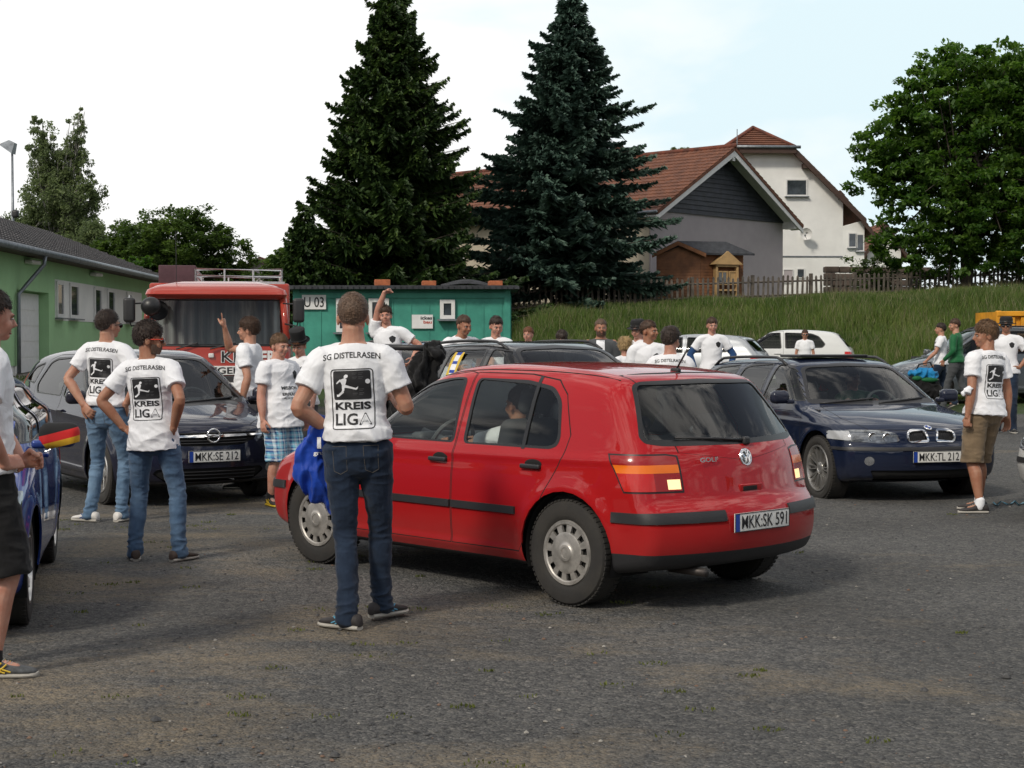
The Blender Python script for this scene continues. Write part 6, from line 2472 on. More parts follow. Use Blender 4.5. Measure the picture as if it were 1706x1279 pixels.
def blue_compact():
    root = thing('compact_car', 'blackish blue compact car with chrome grille bar, in front of the fire truck', 'car')
    sil = [(-1.93, .27), (-1.98, .40), (-1.99, .55), (-1.96, .68), (-1.92, .90), (-1.87, 1.0), (-1.62, 1.33), (-1.52, 1.40), (-1.2, 1.452), (-.6, 1.485), (0, 1.475), (.25, 1.43), (.42, 1.36), (1.10, .985), (1.20, .945), (1.4, .90), (1.7, .83),
           (1.86, .775), (1.93, .72), (1.965, .63), (1.985, .52), (2.0, .42), (1.99, .32), (1.92, .2), (1.5, .17), (-1.5, .2)]
    W = [(-2.05, .74), (-1.8, .82), (-1.4, .862), (-1.0, .868), (0, .868), (.9, .868), (1.2, .862), (1.5, .84), (1.8, .79), (2.05, .70)]
    O = [(.15, -.07), (.24, -.03), (.34, -.012), (.48, 0), (.62, 0), (.78, -.005), (.92, -.03), (1.0, -.055), (1.1, -.085), (1.25, -.15), (1.40, -.235), (1.5, -.33)]
    shift = [(-2.2, -.20), (-1.7, -.16), (-1.2, -.05), (-.6, 0), (0, .05), (.5, .12), (1.1, .20), (1.6, .34), (2.1, .42)]
    xf, xr = 1.21, -1.30
    sw = [[(1.00, .985), (.84, 1.10), (.55, 1.28), (.36, 1.37), (.15, 1.40), (.01, 1.405), (-.03, .995)],
          [(-.10, .997), (-.08, 1.405), (-.70, 1.39), (-.86, 1.34), (-1.02, 1.09), (-.95, 1.01)],
          [(-1.12, 1.10), (-1.02, 1.34), (-1.30, 1.30), (-1.50, 1.14)]]
    scr = [(-.01, 1.425), (.48, 1.385), (.55, 1.36), (.735, .975), (.70, .945), (0, .925), (-.70, .945), (-.735, .975), (-.55, 1.36), (-.48, 1.385)]
    head = [('headlamp', [(.49, .62), (.55, .745), (.66, .83), (.80, .86), (.80, .70), (.66, .60)], M['head_glass'])]
    tail = [('tail_lamp', [(.62, .80), (.95, .80), (.95, 1.25), (.62, 1.2)], M['red_lens'], -1.55)]
    doors = [('front_door', [(1.05, .32), (1.06, .92), (1.02, .98), (.52, 1.33), (.30, 1.42), (0, 1.435), (-.06, 1.43), (-.06, .27), (.98, .27)]),
             ('rear_door', [(-.065, .27), (-.065, 1.43), (-.70, 1.42), (-.90, 1.37), (-1.06, 1.10), (-1.03, .92), (-.90, .5), (-.82, .27)])]
    sh, objs = generic_car('hatch', root, M['ink_blue'], sil, W, O, shift, xr, xf, .31, sw, doors, scr, None, head, tail, 'five', .2, .185, (240, 20, 40), .97, .95, .16, -.75, mirror=(.90, .86, .99), ra=.36,
                           front=compact_front, handles=(('front_door', .08, .86), ('rear_door', -.82, .88)), bonnet=[(1.22, 0), (1.20, .68), (1.55, .66), (1.80, .45), (1.88, 0), (1.80, -.45), (1.55, -.66), (1.20, -.68)],
                           creases=((-1.7, .93, 1.2, .80, .014, .04), (-.9, .33, .9, .30, .014, .04)), flare=.02, wide=.855)
    for y0, y1 in ((-.66, -.02), (-.04, .60)):
        pts = []
        for t in range(6):
            y = y0 + (y1 - y0) * t / 5
            z = .955 + .04 * t / 5
            pts.append((end_x(sh, y, z, True) + .016, y, z))
        b = MB()
        b.tube(pts, .011, 6)
        b.build('wiper', M['plastic'], root, True)
    xe = end_x(sh, 0, .665, True) + .022
    T = Matrix.Translation((xe, 0, .667))
    b = MB()
    pts = [T @ Vector((0, .062 * math.cos(a), .062 * math.sin(a))) for a in [2 * PI * k / 28 for k in range(28)]]
    b.tube(pts, .009, 8, closed=True)
    b.tube([T @ Vector((.0, y, z)) for y, z in ((-.088, -.008), (-.02, .006), (.03, .012), (-.03, -.012), (.02, -.006), (.088, .008))], .0075, 6)
    b.build('badge', M['chrome'], root, True)
    b = MB()
    for z in (.595, .62, .692):
        pts = [(end_x(sh, y, z, True) - .002, y, z + .006 * abs(y)) for y in np.linspace(-.36, .36, 13)]
        b.tube(pts, .006, 5)
    b.build('grille_slats', M['plastic'], root, True)
    b = MB()
    for z in (.265, .30, .33):
        pts = [(end_x(sh, y, z, True) - .004, y, z) for y in np.linspace(-.45, .45, 13)]
        b.tube(pts, .006, 5)
    b.build('lower_slats', M['plastic'], root, True)
    xp = end_x(sh, 0, .48, True)
    number_plate(root, Matrix.Translation((xp + .012, 0, .475)) @ Matrix.Rotation(R(90), 4, 'Z'), 'MKK:SE 212')
    return root, sh


def tall_body(root, paint_, h=1.60, L=4.3, wk='five', glassk='glass_dark', res=(200, 16, 34), rails=True, lens=True):
    """tall estate or people carrier"""
    k = L / 4.3
    sil = [(-2.05, .27), (-2.12, .40), (-2.14, .55), (-2.11, .68), (-2.08, .90), (-2.03, 1.02), (-1.84, h - .22), (-1.74, h - .12), (-1.4, h - .05), (-.6, h - .01), (0, h - .015), (.25, h - .06), (.46, h - .14), (1.16, 1.03), (1.26, .985), (1.5, .93), (1.85, .84),
           (2.02, .76), (2.08, .68), (2.12, .56), (2.14, .42), (2.06, .22), (1.5, .18), (-1.5, .2)]
    sil = [(x * k, z) for x, z in sil]
    W = [(-2.3, .78), (-1.9, .835), (-1.4, .875), (0, .88), (1.2, .875), (1.6, .84), (1.9, .79), (2.3, .70)]
    O = [(.15, -.07), (.24, -.03), (.34, -.012), (.48, 0), (.62, 0), (.78, -.005), (.92, -.02), (1.02, -.045), (1.15, -.08), (h - .25, -.15), (h - .1, -.225), (h, -.30)]
    shift = [(-2.3, -.14), (-1.7, -.12), (-1.2, -.05), (-.6, 0), (0, .05), (.5, .12), (1.1, .18), (1.6, .28), (2.2, .38)]
    t = h - .10
    sw = [[(1.02, 1.03), (.80, 1.17), (.52, t - .06), (.36, t), (.1, t + .01), (.02, t + .01), (-.02, 1.03)],
          [(-.10, 1.03), (-.08, t + .01), (-.75, t), (-.86, t - .05), (-.95, 1.06), (-.93, 1.035)],
          [(-1.04, 1.06), (-.96, t - .02), (-1.45, t - .05), (-1.66, t - .12), (-1.86, 1.11), (-1.82, 1.07)]]
    scr = [(-.01, h - .05), (.50, h - .09), (.57, h - .12), (.75, 1.03), (.72, .99), (0, .965), (-.72, .99), (-.75, 1.03), (-.57, h - .12), (-.50, h - .09)]
    head = [('headlamp', [(.42, .65), (.50, .74), (.66, .82), (.82, .84), (.82, .68), (.62, .62)], M['head_glass'])]
    tail = [('tail_lamp', [(.64, .72), (.95, .72), (.95, 1.02), (.64, 1.02)], M['red_lens'], -1.78 * k)]
    doors = [('front_door', [(1.08, .32), (1.10, .95), (1.05, 1.03), (.52, t), (.30, t + .05), (0, t + .05), (-.06, t + .05), (-.06, .27), (1.0, .27)]),
             ('rear_door', [(-.065, .27), (-.065, t + .05), (-.80, t + .03), (-.92, t - .02), (-1.0, 1.05), (-.99, .92), (-.90, .5), (-.82, .27)])]
    sh, objs = generic_car('tall', root, paint_, sil, W, O, shift, -1.33 * k, 1.33 * k, .32, sw, doors, scr, [(0, h - .14), (.58, h - .16), (.70, 1.08), (0, 1.05), (-.70, 1.08), (-.58, h - .16)], head, tail, wk, .2, .2, res, 1.02, 1.0, .18, -.78, glassk=glassk, mirror=(.92, .88, 1.03),
                           ra=.37, handles=(('front_door', .08, .90), ('rear_door', -.82, .92)), gate=[(0, h - .08), (.60, h - .10), (.74, 1.05), (.62, .70), (.60, .60), (0, .58), (-.6, .6), (-.74, 1.05), (-.6, h - .1)],
                           bonnet=[(1.30 * k, 0), (1.28 * k, .68), (1.6 * k, .68), (1.95 * k, .40), (2.0 * k, 0), (1.95 * k, -.4), (1.6 * k, -.68), (1.28 * k, -.68)],
                           front=lambda c: c.region('grille', rp([(0, .60), (.40, .62), (.42, .70), (0, .70), (-.42, .70), (-.40, .62)], .03), 'e', XF(1.5), M['gap'], -.01, 0, split=False),
                           creases=((-1.9, .92, 1.4, .86, .010, .035), (-.9, .32, .9, .30, .012, .04)), wide=.865)
    if rails: roof_rails(root, sh, .25, -1.65 * k, .60, M['plastic'], .045)
    return sh


def small_body(root, paint_, L=3.85, h=1.45, wk='cap', glassk='glass_dark', res=(160, 14, 28)):
    """plain small hatchback for the back rows"""
    k = L / 4.0
    sil = [(-1.90, .27), (-1.97, .40), (-1.98, .55), (-1.95, .68), (-1.90, .92), (-1.84, 1.0), (-1.55, h - .15), (-1.45, h - .08), (-1.1, h - .03), (-.5, h), (0, h - .01), (.25, h - .05), (.42, h - .12), (1.05, .97), (1.15, .93), (1.4, .88), (1.7, .80),
           (1.88, .73), (1.94, .64), (1.97, .52), (1.98, .40), (1.90, .22), (1.5, .18), (-1.5, .2)]
    sil = [(x * k, z) for x, z in sil]
    W = [(-2.1, .74), (-1.8, .80), (-1.4, .82), (0, .825), (1.2, .82), (1.5, .80), (1.8, .76), (2.1, .68)]
    O = [(.15, -.07), (.24, -.03), (.34, -.012), (.48, 0), (.62, 0), (.78, -.008), (.90, -.03), (.97, -.05), (1.1, -.09), (h - .22, -.15), (h - .08, -.235), (h, -.31)]
    shift = [(-2.2, -.14), (-1.7, -.12), (-1.2, -.05), (-.6, 0), (0, .05), (.5, .12), (1.1, .16), (1.6, .26), (2.1, .36)]
    t = h - .09
    sw = [[(.92 * k, .97), (.75 * k, 1.09), (.46 * k, t - .06), (.32 * k, t), (.05, t + .01), (.0, t + .01), (-.04, .97)],
          [(-.12, .97), (-.10, t + .01), (-.80 * k, t - .01), (-1.0 * k, t - .08), (-1.18 * k, 1.08), (-1.1 * k, .99)]]
    scr = [(-.01, h - .05), (.48, h - .09), (.54, h - .11), (.70, .98), (.67, .945), (0, .93), (-.67, .945), (-.70, .98), (-.54, h - .11), (-.48, h - .09)]
    head = [('headlamp', [(.40, .58), (.44, .68), (.62, .74), (.78, .76), (.78, .60), (.60, .57)], M['head_glass'])]
    tail = [('tail_lamp', [(.58, .66), (.95, .66), (.95, .90), (.58, .90)], M['red_lens'], -1.66 * k)]
    doors = [('front_door', [(1.0 * k, .32), (1.0 * k, .90), (.96 * k, .97), (.46 * k, t), (.28 * k, t + .04), (0, t + .04), (-.08, t + .04), (-.08, .27), (.92 * k, .27)])]
    sh, objs = generic_car('small', root, paint_, sil, W, O, shift, -1.24 * k, 1.22 * k, .30, sw, doors, scr, [(0, h - .13), (.54, h - .15), (.66, 1.02), (0, .99), (-.66, 1.02), (-.54, h - .15)], head, tail, wk, .19, .18, res, .96, .88, .12, -.78, glassk=glassk, mirror=(.82 * k, .82, .98),
                           ra=.345, handles=(('front_door', .06, .85),), gate=[(0, h - .07), (.56, h - .09), (.68, 1.0), (.56, .66), (.54, .58), (0, .56), (-.54, .58), (-.68, 1.0), (-.56, h - .09)],
                           front=lambda c: c.region('grille', rp([(0, .58), (.36, .59), (.36, .66), (0, .67), (-.36, .66), (-.36, .59)], .03), 'e', XF(1.5), M['gap'], -.01, 0, split=False),
                           strips=[('bumper_strip', [(1.5, .46), (2.2, .46), (2.2, .51), (1.5, .51)], XF(1.4))], wide=.81)
    return sh


estate, estate_sh = blue_estate()
compact, compact_sh = blue_compact()

dark_estate = thing('estate_car', 'black estate car with roof rails, half hidden by the red hatchback, scarf on its side', 'car')
dark_sh = tall_body(dark_estate, M['black_paint'], 1.575, 4.4, glassk='glass')
grey_van = thing('people_carrier', 'slate grey people carrier parked against the grass bank behind the man in the green jacket', 'car')
tall_body(grey_van, M['grey_paint'], 1.62, 4.3)
white_hatch = thing('hatchback_car', 'small white hatchback side-on at the foot of the grass bank', 'car')
small_body(white_hatch, M['white_paint'], 3.75, 1.45)
silver_hatch = thing('hatchback_car', 'small silver-white car behind the young man with blue sleeves', 'car')
small_body(silver_hatch, M['silver_paint'], 3.9, 1.42)
steel_car = thing('estate_car', 'steel blue estate car facing the green site cabin beside the cheering man', 'car')
tall_body(steel_car, M['steel_blue'], 1.48, 4.3, res=(160, 14, 28))
pale_car = thing('hatchback_car', 'pale silver car in front of the green site cabin', 'car')
small_body(pale_car, M['silver_paint'], 4.0, 1.43)
edge_car = thing('hatchback_car', 'blue car with black, red and gold mirror covers, cut off by the photo edge', 'car')
edge_sh = small_body(edge_car, M['blue_met'], 4.1, 1.37, 'five', 'glass', (240, 20, 40))
nose_car = thing('hatchback_car', 'white car with dark bumper, only its nose showing beside the man in khaki shorts', 'car')
nose_sh = small_body(nose_car, M['white_paint'], 4.0, 1.43, 'cap', 'glass', (200, 16, 34))
def gpt(px, py, z=0):
    d = ray(px, py)
    t = (z - HC) / d.z
    return Vector((0, 0, HC)) + d * t


def heading_place(root, fx, Y, hd, xl, yl=0.0, dz=0.0):
    """put the local point (xl, yl) of a car at pixel column fx, distance Y, with the car heading hd (degrees from +X)"""
    h = R(hd)
    X = X_at(fx, Y)
    x = X - (xl * math.cos(h) - yl * math.sin(h))
    y = Y - (xl * math.sin(h) + yl * math.cos(h))
    place_car(root, x, y, h, gz(x, y) + dz)
    return x, y


pa, pb = gpt(950, 1017), gpt(527, 943)
hh = math.atan2((pb - pa).y, (pb - pa).x)
mid = (pa + pb) / 2
cpos = mid - Vector((-math.sin(hh), math.cos(hh), 0)) * .85
place_car(red_car, .078, 10.79, R(133.2))
red_car.scale = (.985, .985, .985)
heading_place(estate, 1362, 15.85, -90 + 16, 1.40, -.86, -.03)
heading_place(compact, 357, 15.0, -90 + 33, 2.0, 0)
heading_place(dark_estate, 880, 16.3, -90 + 31, .9, -.75)
heading_place(grey_van, 1640, 34.0, 184, 0.0, 0)
heading_place(white_hatch, 1302, 40.0, 168, 0, 0, .05)
heading_place(silver_hatch, 1148, 37.5, 160, 0, 0)
heading_place(steel_car, 694, 23.0, -90 + 10, 0, 0)
heading_place(pale_car, 728, 26.5, -90 + 2, 0, 0)
heading_place(edge_car, 52, 8.75, -90 + 13, 1.25, .81)
heading_place(nose_car, 1800, 13.6, 180 + 28, 2.0, .2)
# ------------------------------------------------------------------ people
def skin_mat(name, c):
    return mat(name, c, .55, var=.10, vscale=14, subs=.12, col2=(c[0] * .86, c[1] * .70, c[2] * .64), bump=.0004, bscale=150)


def cloth_mat(name, c, var=.06, rough=.9, bump=.0018, bscale=9, col2=None, fine=220):
    m, t, out = new_mat(name)
    L = t.links.new
    p = N(t, 'ShaderNodeBsdfPrincipled', ins={'Roughness': rough, 'Specular IOR Level': .2})
    p.inputs['Sheen Weight'].default_value = .12
    tc = N(t, 'ShaderNodeTexCoord')
    nz = N(t, 'ShaderNodeTexNoise', ins={'Scale': 5.0, 'Detail': 6, 'Roughness': .65})
    L(tc.outputs['Object'], nz.inputs['Vector'])
    r_ = ramp(t, [(.36, col2 or tuple(q * (1 - var) for q in c)), (.64, c)], nz.outputs['Fac'])
    L(r_.outputs[0], p.inputs['Base Color'])
    mp = N(t, 'ShaderNodeMapping'); mp.inputs['Scale'].default_value = (1, 1, .8); mp.inputs['Rotation'].default_value = (0, .5, .3)
    L(tc.outputs['Object'], mp.inputs[0])
    n2 = N(t, 'ShaderNodeTexNoise', ins={'Scale': bscale, 'Detail': 3, 'Roughness': .5, 'Distortion': 1.2})
    L(mp.outputs[0], n2.inputs['Vector'])
    b = N(t, 'ShaderNodeBump', ins={'Strength': .8, 'Distance': bump * 6}); L(n2.outputs['Fac'], b.inputs['Height'])
    n3 = N(t, 'ShaderNodeTexNoise', ins={'Scale': fine, 'Detail': 2}); L(tc.outputs['Object'], n3.inputs['Vector'])
    b2 = N(t, 'ShaderNodeBump', ins={'Strength': .35, 'Distance': .001}); L(n3.outputs['Fac'], b2.inputs['Height']); L(b.outputs[0], b2.inputs['Normal'])
    L(b2.outputs[0], p.inputs['Normal'])
    L(p.outputs[0], out.inputs[0])
    return m


def plaid_mat():
    m, t, out = new_mat('plaid_cloth')
    L = t.links.new
    p = N(t, 'ShaderNodeBsdfPrincipled', ins={'Roughness': .9})
    tc = N(t, 'ShaderNodeTexCoord')
    cols = []
    for ax, ph in (('X', 0), ('Z', .3)):
        sx = N(t, 'ShaderNodeSeparateXYZ'); L(tc.outputs['Object'], sx.inputs[0])
        w = N(t, 'ShaderNodeMath', operation='PINGPONG', ins={1: .045}); L(sx.outputs[ax], w.inputs[0])
        r_ = ramp(t, [(.0, (.60, .66, .70)), (.16, (.60, .66, .70)), (.18, (.03, .09, .25)), (.46, (.05, .22, .50)), (.5, (.20, .50, .62)), (.8, (.02, .05, .16)), (.82, (.5, .6, .7))])
        r_.color_ramp.interpolation = 'CONSTANT'
        d = N(t, 'ShaderNodeMath', operation='DIVIDE', ins={1: .045}); L(w.outputs[0], d.inputs[0]); L(d.outputs[0], r_.inputs[0])
        cols.append(r_)
    mx = N(t, 'ShaderNodeMixRGB', ins={0: .5}); L(cols[0].outputs[0], mx.inputs[1]); L(cols[1].outputs[0], mx.inputs[2])
    L(mx.outputs[0], p.inputs['Base Color'])
    L(p.outputs[0], out.inputs[0])
    return m


def hair_mat(name, c):
    m, t, out = new_mat(name)
    L = t.links.new
    p = N(t, 'ShaderNodeBsdfPrincipled', ins={'Roughness': .55, 'Specular IOR Level': .4})
    tc = N(t, 'ShaderNodeTexCoord')
    mp = N(t, 'ShaderNodeMapping'); mp.inputs['Scale'].default_value = (1, 1, .25)
    L(tc.outputs['Object'], mp.inputs[0])
    nz = N(t, 'ShaderNodeTexNoise', ins={'Scale': 90.0, 'Detail': 4, 'Roughness': .7}); L(mp.outputs[0], nz.inputs['Vector'])
    r_ = ramp(t, [(.35, tuple(q * .45 for q in c)), (.65, c)], nz.outputs['Fac']); L(r_.outputs[0], p.inputs['Base Color'])
    b = N(t, 'ShaderNodeBump', ins={'Strength': 1, 'Distance': .006}); L(nz.outputs['Fac'], b.inputs['Height']); L(b.outputs[0], p.inputs['Normal'])
    L(p.outputs[0], out.inputs[0])
    return m


SK = [skin_mat('skin_fair', (.46, .25, .17)), skin_mat('skin_tan', (.36, .18, .11)), skin_mat('skin_pink', (.50, .27, .20))]
HAIR = dict(brown=hair_mat('hair_brown', (.080, .042, .024)), dark=hair_mat('hair_dark', (.040, .024, .017)), light=hair_mat('hair_light_brown', (.17, .095, .048)), red=hair_mat('hair_red', (.20, .075, .03)), blond=hair_mat('hair_blond', (.42, .28, .12)), short=hair_mat('hair_cropped', (.15, .092, .060)))
SHIRT = cloth_mat('white_cotton', (.78, .79, .82), .03)
JEANS_D = cloth_mat('dark_denim', (.020, .034, .062), .3, col2=(.010, .018, .036), bump=.0014, bscale=14)
JEANS_L = cloth_mat('washed_denim', (.15, .235, .34), .3, col2=(.075, .135, .22), bump=.0016, bscale=14)
JEANS_M = cloth_mat('mid_denim', (.10, .165, .26), .3, col2=(.050, .095, .17), bump=.0016, bscale=14)
JEANS_G = cloth_mat('grey_denim', (.075, .08, .085), .2, bump=.0014, bscale=14)
BLACK_C = cloth_mat('black_cloth', (.012, .012, .013), .2)
KHAKI = cloth_mat('khaki_cloth', (.20, .145, .090), .15, col2=(.145, .105, .066))
GREEN_C = cloth_mat('green_jersey', (.012, .115, .040), .1, rough=.6)
PLAID = plaid_mat()
BLUE_C = cloth_mat('blue_jersey', (.008, .05, .36), .15, rough=.55)
CYAN_C = cloth_mat('bright_blue_cloth', (.01, .20, .45), .15, rough=.6)
SOLE = mat('shoe_sole', (.38, .36, .32), .8, var=.2)
INK = M['ink']


def vsweep(b, pts, rad, n=14, ref=Vector((0, 1, 0)), cap=3):
    """tube with elliptical sections; rad: list of (across, along ref)"""
    pts = [Vector(p) for p in pts]
    m = len(pts)
    rings = []
    def ring(c, t, a, e):
        y = ref - t * ref.dot(t)
        if y.length < .05: y = Vector((1, 0, 0)) - t * t.x
        y.normalize()
        x = y.cross(t).normalized()
        return [c + x * a * math.cos(2 * PI * k / n) + y * e * math.sin(2 * PI * k / n) for k in range(n)]
    T = [(pts[min(i + 1, m - 1)] - pts[max(i - 1, 0)]).normalized() for i in range(m)]
    rr = [r if isinstance(r, (tuple, list)) else (r, r) for r in rad]
    for k in range(cap, 0, -1):
        a = k / (cap + .3) * PI / 2
        q = min(rr[0])
        rings.append(ring(pts[0] - T[0] * q * math.sin(a) * .8, T[0], rr[0][0] * math.cos(a), rr[0][1] * math.cos(a)))
    for p, t, r in zip(pts, T, rr):
        rings.append(ring(p, t, *r))
    for k in range(1, cap + 1):
        a = k / (cap + .3) * PI / 2
        q = min(rr[-1])
        rings.append(ring(pts[-1] + T[-1] * q * math.sin(a) * .8, T[-1], rr[-1][0] * math.cos(a), rr[-1][1] * math.cos(a)))
    vs = [v for r in rings for v in r]
    fs = []
    for i in range(len(rings) - 1):
        for k in range(n):
            l = (k + 1) % n
            fs.append((i * n + k, i * n + l, (i + 1) * n + l, (i + 1) * n + k))
    fs.append(tuple(range(n))[::-1])
    fs.append(tuple((len(rings) - 1) * n + k for k in range(n)))
    b.add(vs, fs)


def dense(pts, rad, k=4):
    """Catmull-Rom points and radii between the given ones"""
    P = [Vector(p) for p in pts]
    Rr = [Vector(r) if isinstance(r, (tuple, list)) else Vector((r, r)) for r in rad]
    op, orr = [], []
    for i in range(len(P) - 1):
        a, b_, c, d = P[max(i - 1, 0)], P[i], P[i + 1], P[min(i + 2, len(P) - 1)]
        ra, rb, rc, rd = Rr[max(i - 1, 0)], Rr[i], Rr[i + 1], Rr[min(i + 2, len(P) - 1)]
        for j in range(k):
            t = j / k
            f = lambda w, x, y, z: .5 * ((2 * x) + (y - w) * t + (2 * w - 5 * x + 4 * y - z) * t * t + (-w + 3 * x - 3 * y + z) * t**3)
            op.append(f(a, b_, c, d)); orr.append(tuple(f(ra, rb, rc, rd)))
    op.append(P[-1]); orr.append(tuple(Rr[-1]))
    return op, orr


def fuse(mb, name, m, parent, vox, smooth=4, disp=None):
    """one continuous surface from the collected pieces"""
    me = bpy.data.meshes.new('tmp')
    me.from_pydata(mb.v, [], mb.f)
    o = bpy.data.objects.new('tmp', me)
    COL.objects.link(o)
    md = o.modifiers.new('r', 'REMESH')
    md.mode = 'VOXEL'
    md.voxel_size = vox
    s = o.modifiers.new('s', 'SMOOTH')
    s.factor = .5
    s.iterations = smooth
    dg = bpy.context.evaluated_depsgraph_get()
    out = bpy.data.meshes.new_from_object(o.evaluated_get(dg))
    bpy.data.objects.remove(o)
    bpy.data.meshes.remove(me)
    n = len(out.vertices)
    if disp:
        co = np.empty(n * 3, np.float32); out.vertices.foreach_get('co', co); co = co.reshape(-1, 3)
        no = np.empty(n * 3, np.float32); out.vertex_normals.foreach_get('vector', no); no = no.reshape(-1, 3)
        co = disp(co, no)
        out.vertices.foreach_set('co', co.ravel())
    out.shade_smooth()
    out.update()
    out.name = name
    return link_mesh(name, out, m, parent)


def two_bone(a, c, l1, l2, pole):
    a, c, pole = Vector(a), Vector(c), Vector(pole)
    d = c - a
    L = min(d.length, (l1 + l2) * .995)
    d.normalize()
    x = (l1 * l1 - l2 * l2 + L * L) / (2 * L)
    h = math.sqrt(max(0, l1 * l1 - x * x))
    p = pole - d * pole.dot(d)
    if p.length < 1e-4: p = Vector((0, -1, 0))
    p.normalize()
    return a + d * x + p * h, a + d * L


def fold_noise(co, seed, f, amp):
    """soft cloth folds, worked out on a coarse set of samples"""
    out = np.empty(len(co))
    off = Vector((seed * 3.1, seed * 1.7, seed * .9))
    nz = noise.noise
    for i, p in enumerate(co):
        q = Vector((p[0] * f[0], p[1] * f[1], p[2] * f[2])) + off
        out[i] = 1 - 2 * abs(nz(q))
    return np.clip(out - .55, -.45, 1) * amp


def hand(b, wrist, d, nrm, pose, side, s):
    """palm, four unequal fingers and a thumb; d along the hand, nrm out of the back of the hand"""
    d = Vector(d).normalized()
    nrm = Vector(nrm)
    nrm = (nrm - d * nrm.dot(d)).normalized()
    w = d.cross(nrm).normalized()            # across the hand
    if side > 0: w = -w                      # towards the thumb
    W = Vector(wrist)
    def P(u, v, h): return W + (d * u + w * v + nrm * h) * s
    vsweep(b, [P(-.02, 0, 0), P(.02, .0, 0), P(.055, .002, .002), P(.088, 0, 0)], [(.024 * s, .020 * s), (.034 * s, .016 * s), (.040 * s, .014 * s), (.038 * s, .012 * s)], 12, nrm)
    curl = {'relax': (.35, .5, .4), 'fist': (1.5, 1.6, 1.0), 'flat': (.08, .1, .05), 'grip': (1.1, 1.3, .8), 'hip': (.15, .25, .2)}
    for k, (v, l) in enumerate(((.030, .070), (.010, .078), (-.010, .072), (-.029, .056))):
        c = curl.get(pose, curl['relax'])
        if pose == 'point': c = (.0, .05, .05) if k == 0 else (1.5, 1.6, 1.0)
        a, p = 0, P(.085, v, 0)
        pts = [P(.07, v * .95, 0), p]
        fan = (k - 1.5) * -.07
        for j, (seg, cc) in enumerate(zip((.45, .32, .25), c)):
            a += cc * (1 + .08 * k)
            st = (d * math.cos(a) * math.cos(fan) - nrm * math.sin(a) + w * math.sin(fan)) * l * seg * s
            p = p + st
            pts.append(p)
        vsweep(b, pts, [.0095 * s, .0095 * s, .009 * s, .0082 * s, .007 * s], 8)
    ta = {'fist': -.9, 'grip': -.7, 'hip': .25, 'flat': .1, 'point': -.8}.get(pose, -.25)
    t0, t1 = P(.018, .028, -.004), P(.045, .052, -.012)
    t2 = t1 + (d * .030 + w * (.014 if ta > -.5 else -.012) - nrm * (.010 if ta > -.5 else .024)) * s
    t3 = t2 + (d * .024 + w * (.006 if ta > -.5 else -.014) - nrm * (.010 if ta > -.5 else .014)) * s
    vsweep(b, [t0, t1, t2, t3], [.014 * s, .0125 * s, .011 * s, .009 * s], 8)


def shoe(root, pos, yaw, lift, s, m, sole, stripe=None, tilt=0.0, low=True):
    M4 = Matrix.Translation(Vector(pos)) @ Matrix.Rotation(yaw, 4, 'Z') @ Matrix.Translation((0, 0, lift)) @ Matrix.Rotation(tilt, 4, 'X')
    prof = [(-.078, .022, .050), (-.066, .034, .082), (-.02, .037, .092), (.03, .039, .086), (.075, .044, .064), (.125, .047, .052), (.165, .041, .045), (.190, .024, .036), (.198, .008, .028)]
    def loft(dw, z0, hf):
        vs, n = [], 12
        for (u, w, h) in prof:
            w = (w + dw) * s
            h = hf(h) * s
            for k in range(n):
                a = 2 * PI * k / n
                cx, cz = math.cos(a), math.sin(a)
                x = w * (abs(cx)**.7) * (1 if cx > 0 else -1)
                z = (z0 * s + h) / 2 + (h - z0 * s) / 2 * (abs(cz)**.8) * (1 if cz > 0 else -1)
                vs.append(M4 @ Vector((x * (1 if cz < .3 else .92), u * s + (.004 * s if dw else 0), z)))
        fs = []
        for i in range(len(prof) - 1):
            for k in range(n):
                l = (k + 1) % n
                fs.append((i * n + k, i * n + l, (i + 1) * n + l, (i + 1) * n + k))
        fs += [tuple(range(n))[::-1], tuple((len(prof) - 1) * n + k for k in range(n))]
        b = MB(); b.add(vs, fs)
        return b
    o = loft(0, .018, lambda h: h).build('shoe', m, root, True, 60)
    loft(.004, .0, lambda h: .028).build('sole', sole, o, True, 40)
    b = MB()
    for k in range(4):      # laces
        u = .045 + k * .018
        z = .080 - k * .0075
        b.tube([M4 @ Vector((-.018 * s, u * s, z * s)), M4 @ Vector((0, (u + .004) * s, (z + .006) * s)), M4 @ Vector((.018 * s, u * s, z * s))], .0028 * s, 4)
    b.build('laces', SOLE, o)
    if stripe:
        for sg in (-1, 1):
            b = MB()
            x = sg * .0425 * s
            for (p, q) in (((.0, .030), (.045, .075)), ((.025, .028), (.068, .068)), ((-.01, .066), (.085, .032)), ((-.01, .052), (.06, .028))):
                b.tube([M4 @ Vector((x * .98, p[0] * s, p[1] * s)), M4 @ Vector((x * 1.03, (p[0] + q[0]) / 2 * s, (p[1] + q[1]) / 2 * s)), M4 @ Vector((x * .98, q[0] * s, q[1] * s))], .0042 * s, 5)
            b.build('shoe_stripe', stripe, o)
    return o


def cut_grid(me, step):
    bm = bmesh.new()
    bm.from_mesh(me)
    for ax in (0, 1):
        vals = [v.co[ax] for v in bm.verts]
        k = math.floor(min(vals) / step) + 1
        while k * step < max(vals):
            co = Vector((0, 0, 0)); co[ax] = k * step
            no = Vector((0, 0, 0)); no[ax] = 1
            bmesh.ops.bisect_plane(bm, geom=bm.verts[:] + bm.edges[:] + bm.faces[:], plane_co=co, plane_no=no)
            k += 1
    V = [v.co.copy() for v in bm.verts]
    bm.verts.index_update()
    F = [tuple(v.index for v in f.verts) for f in bm.faces]
    bm.free()
    return V, F


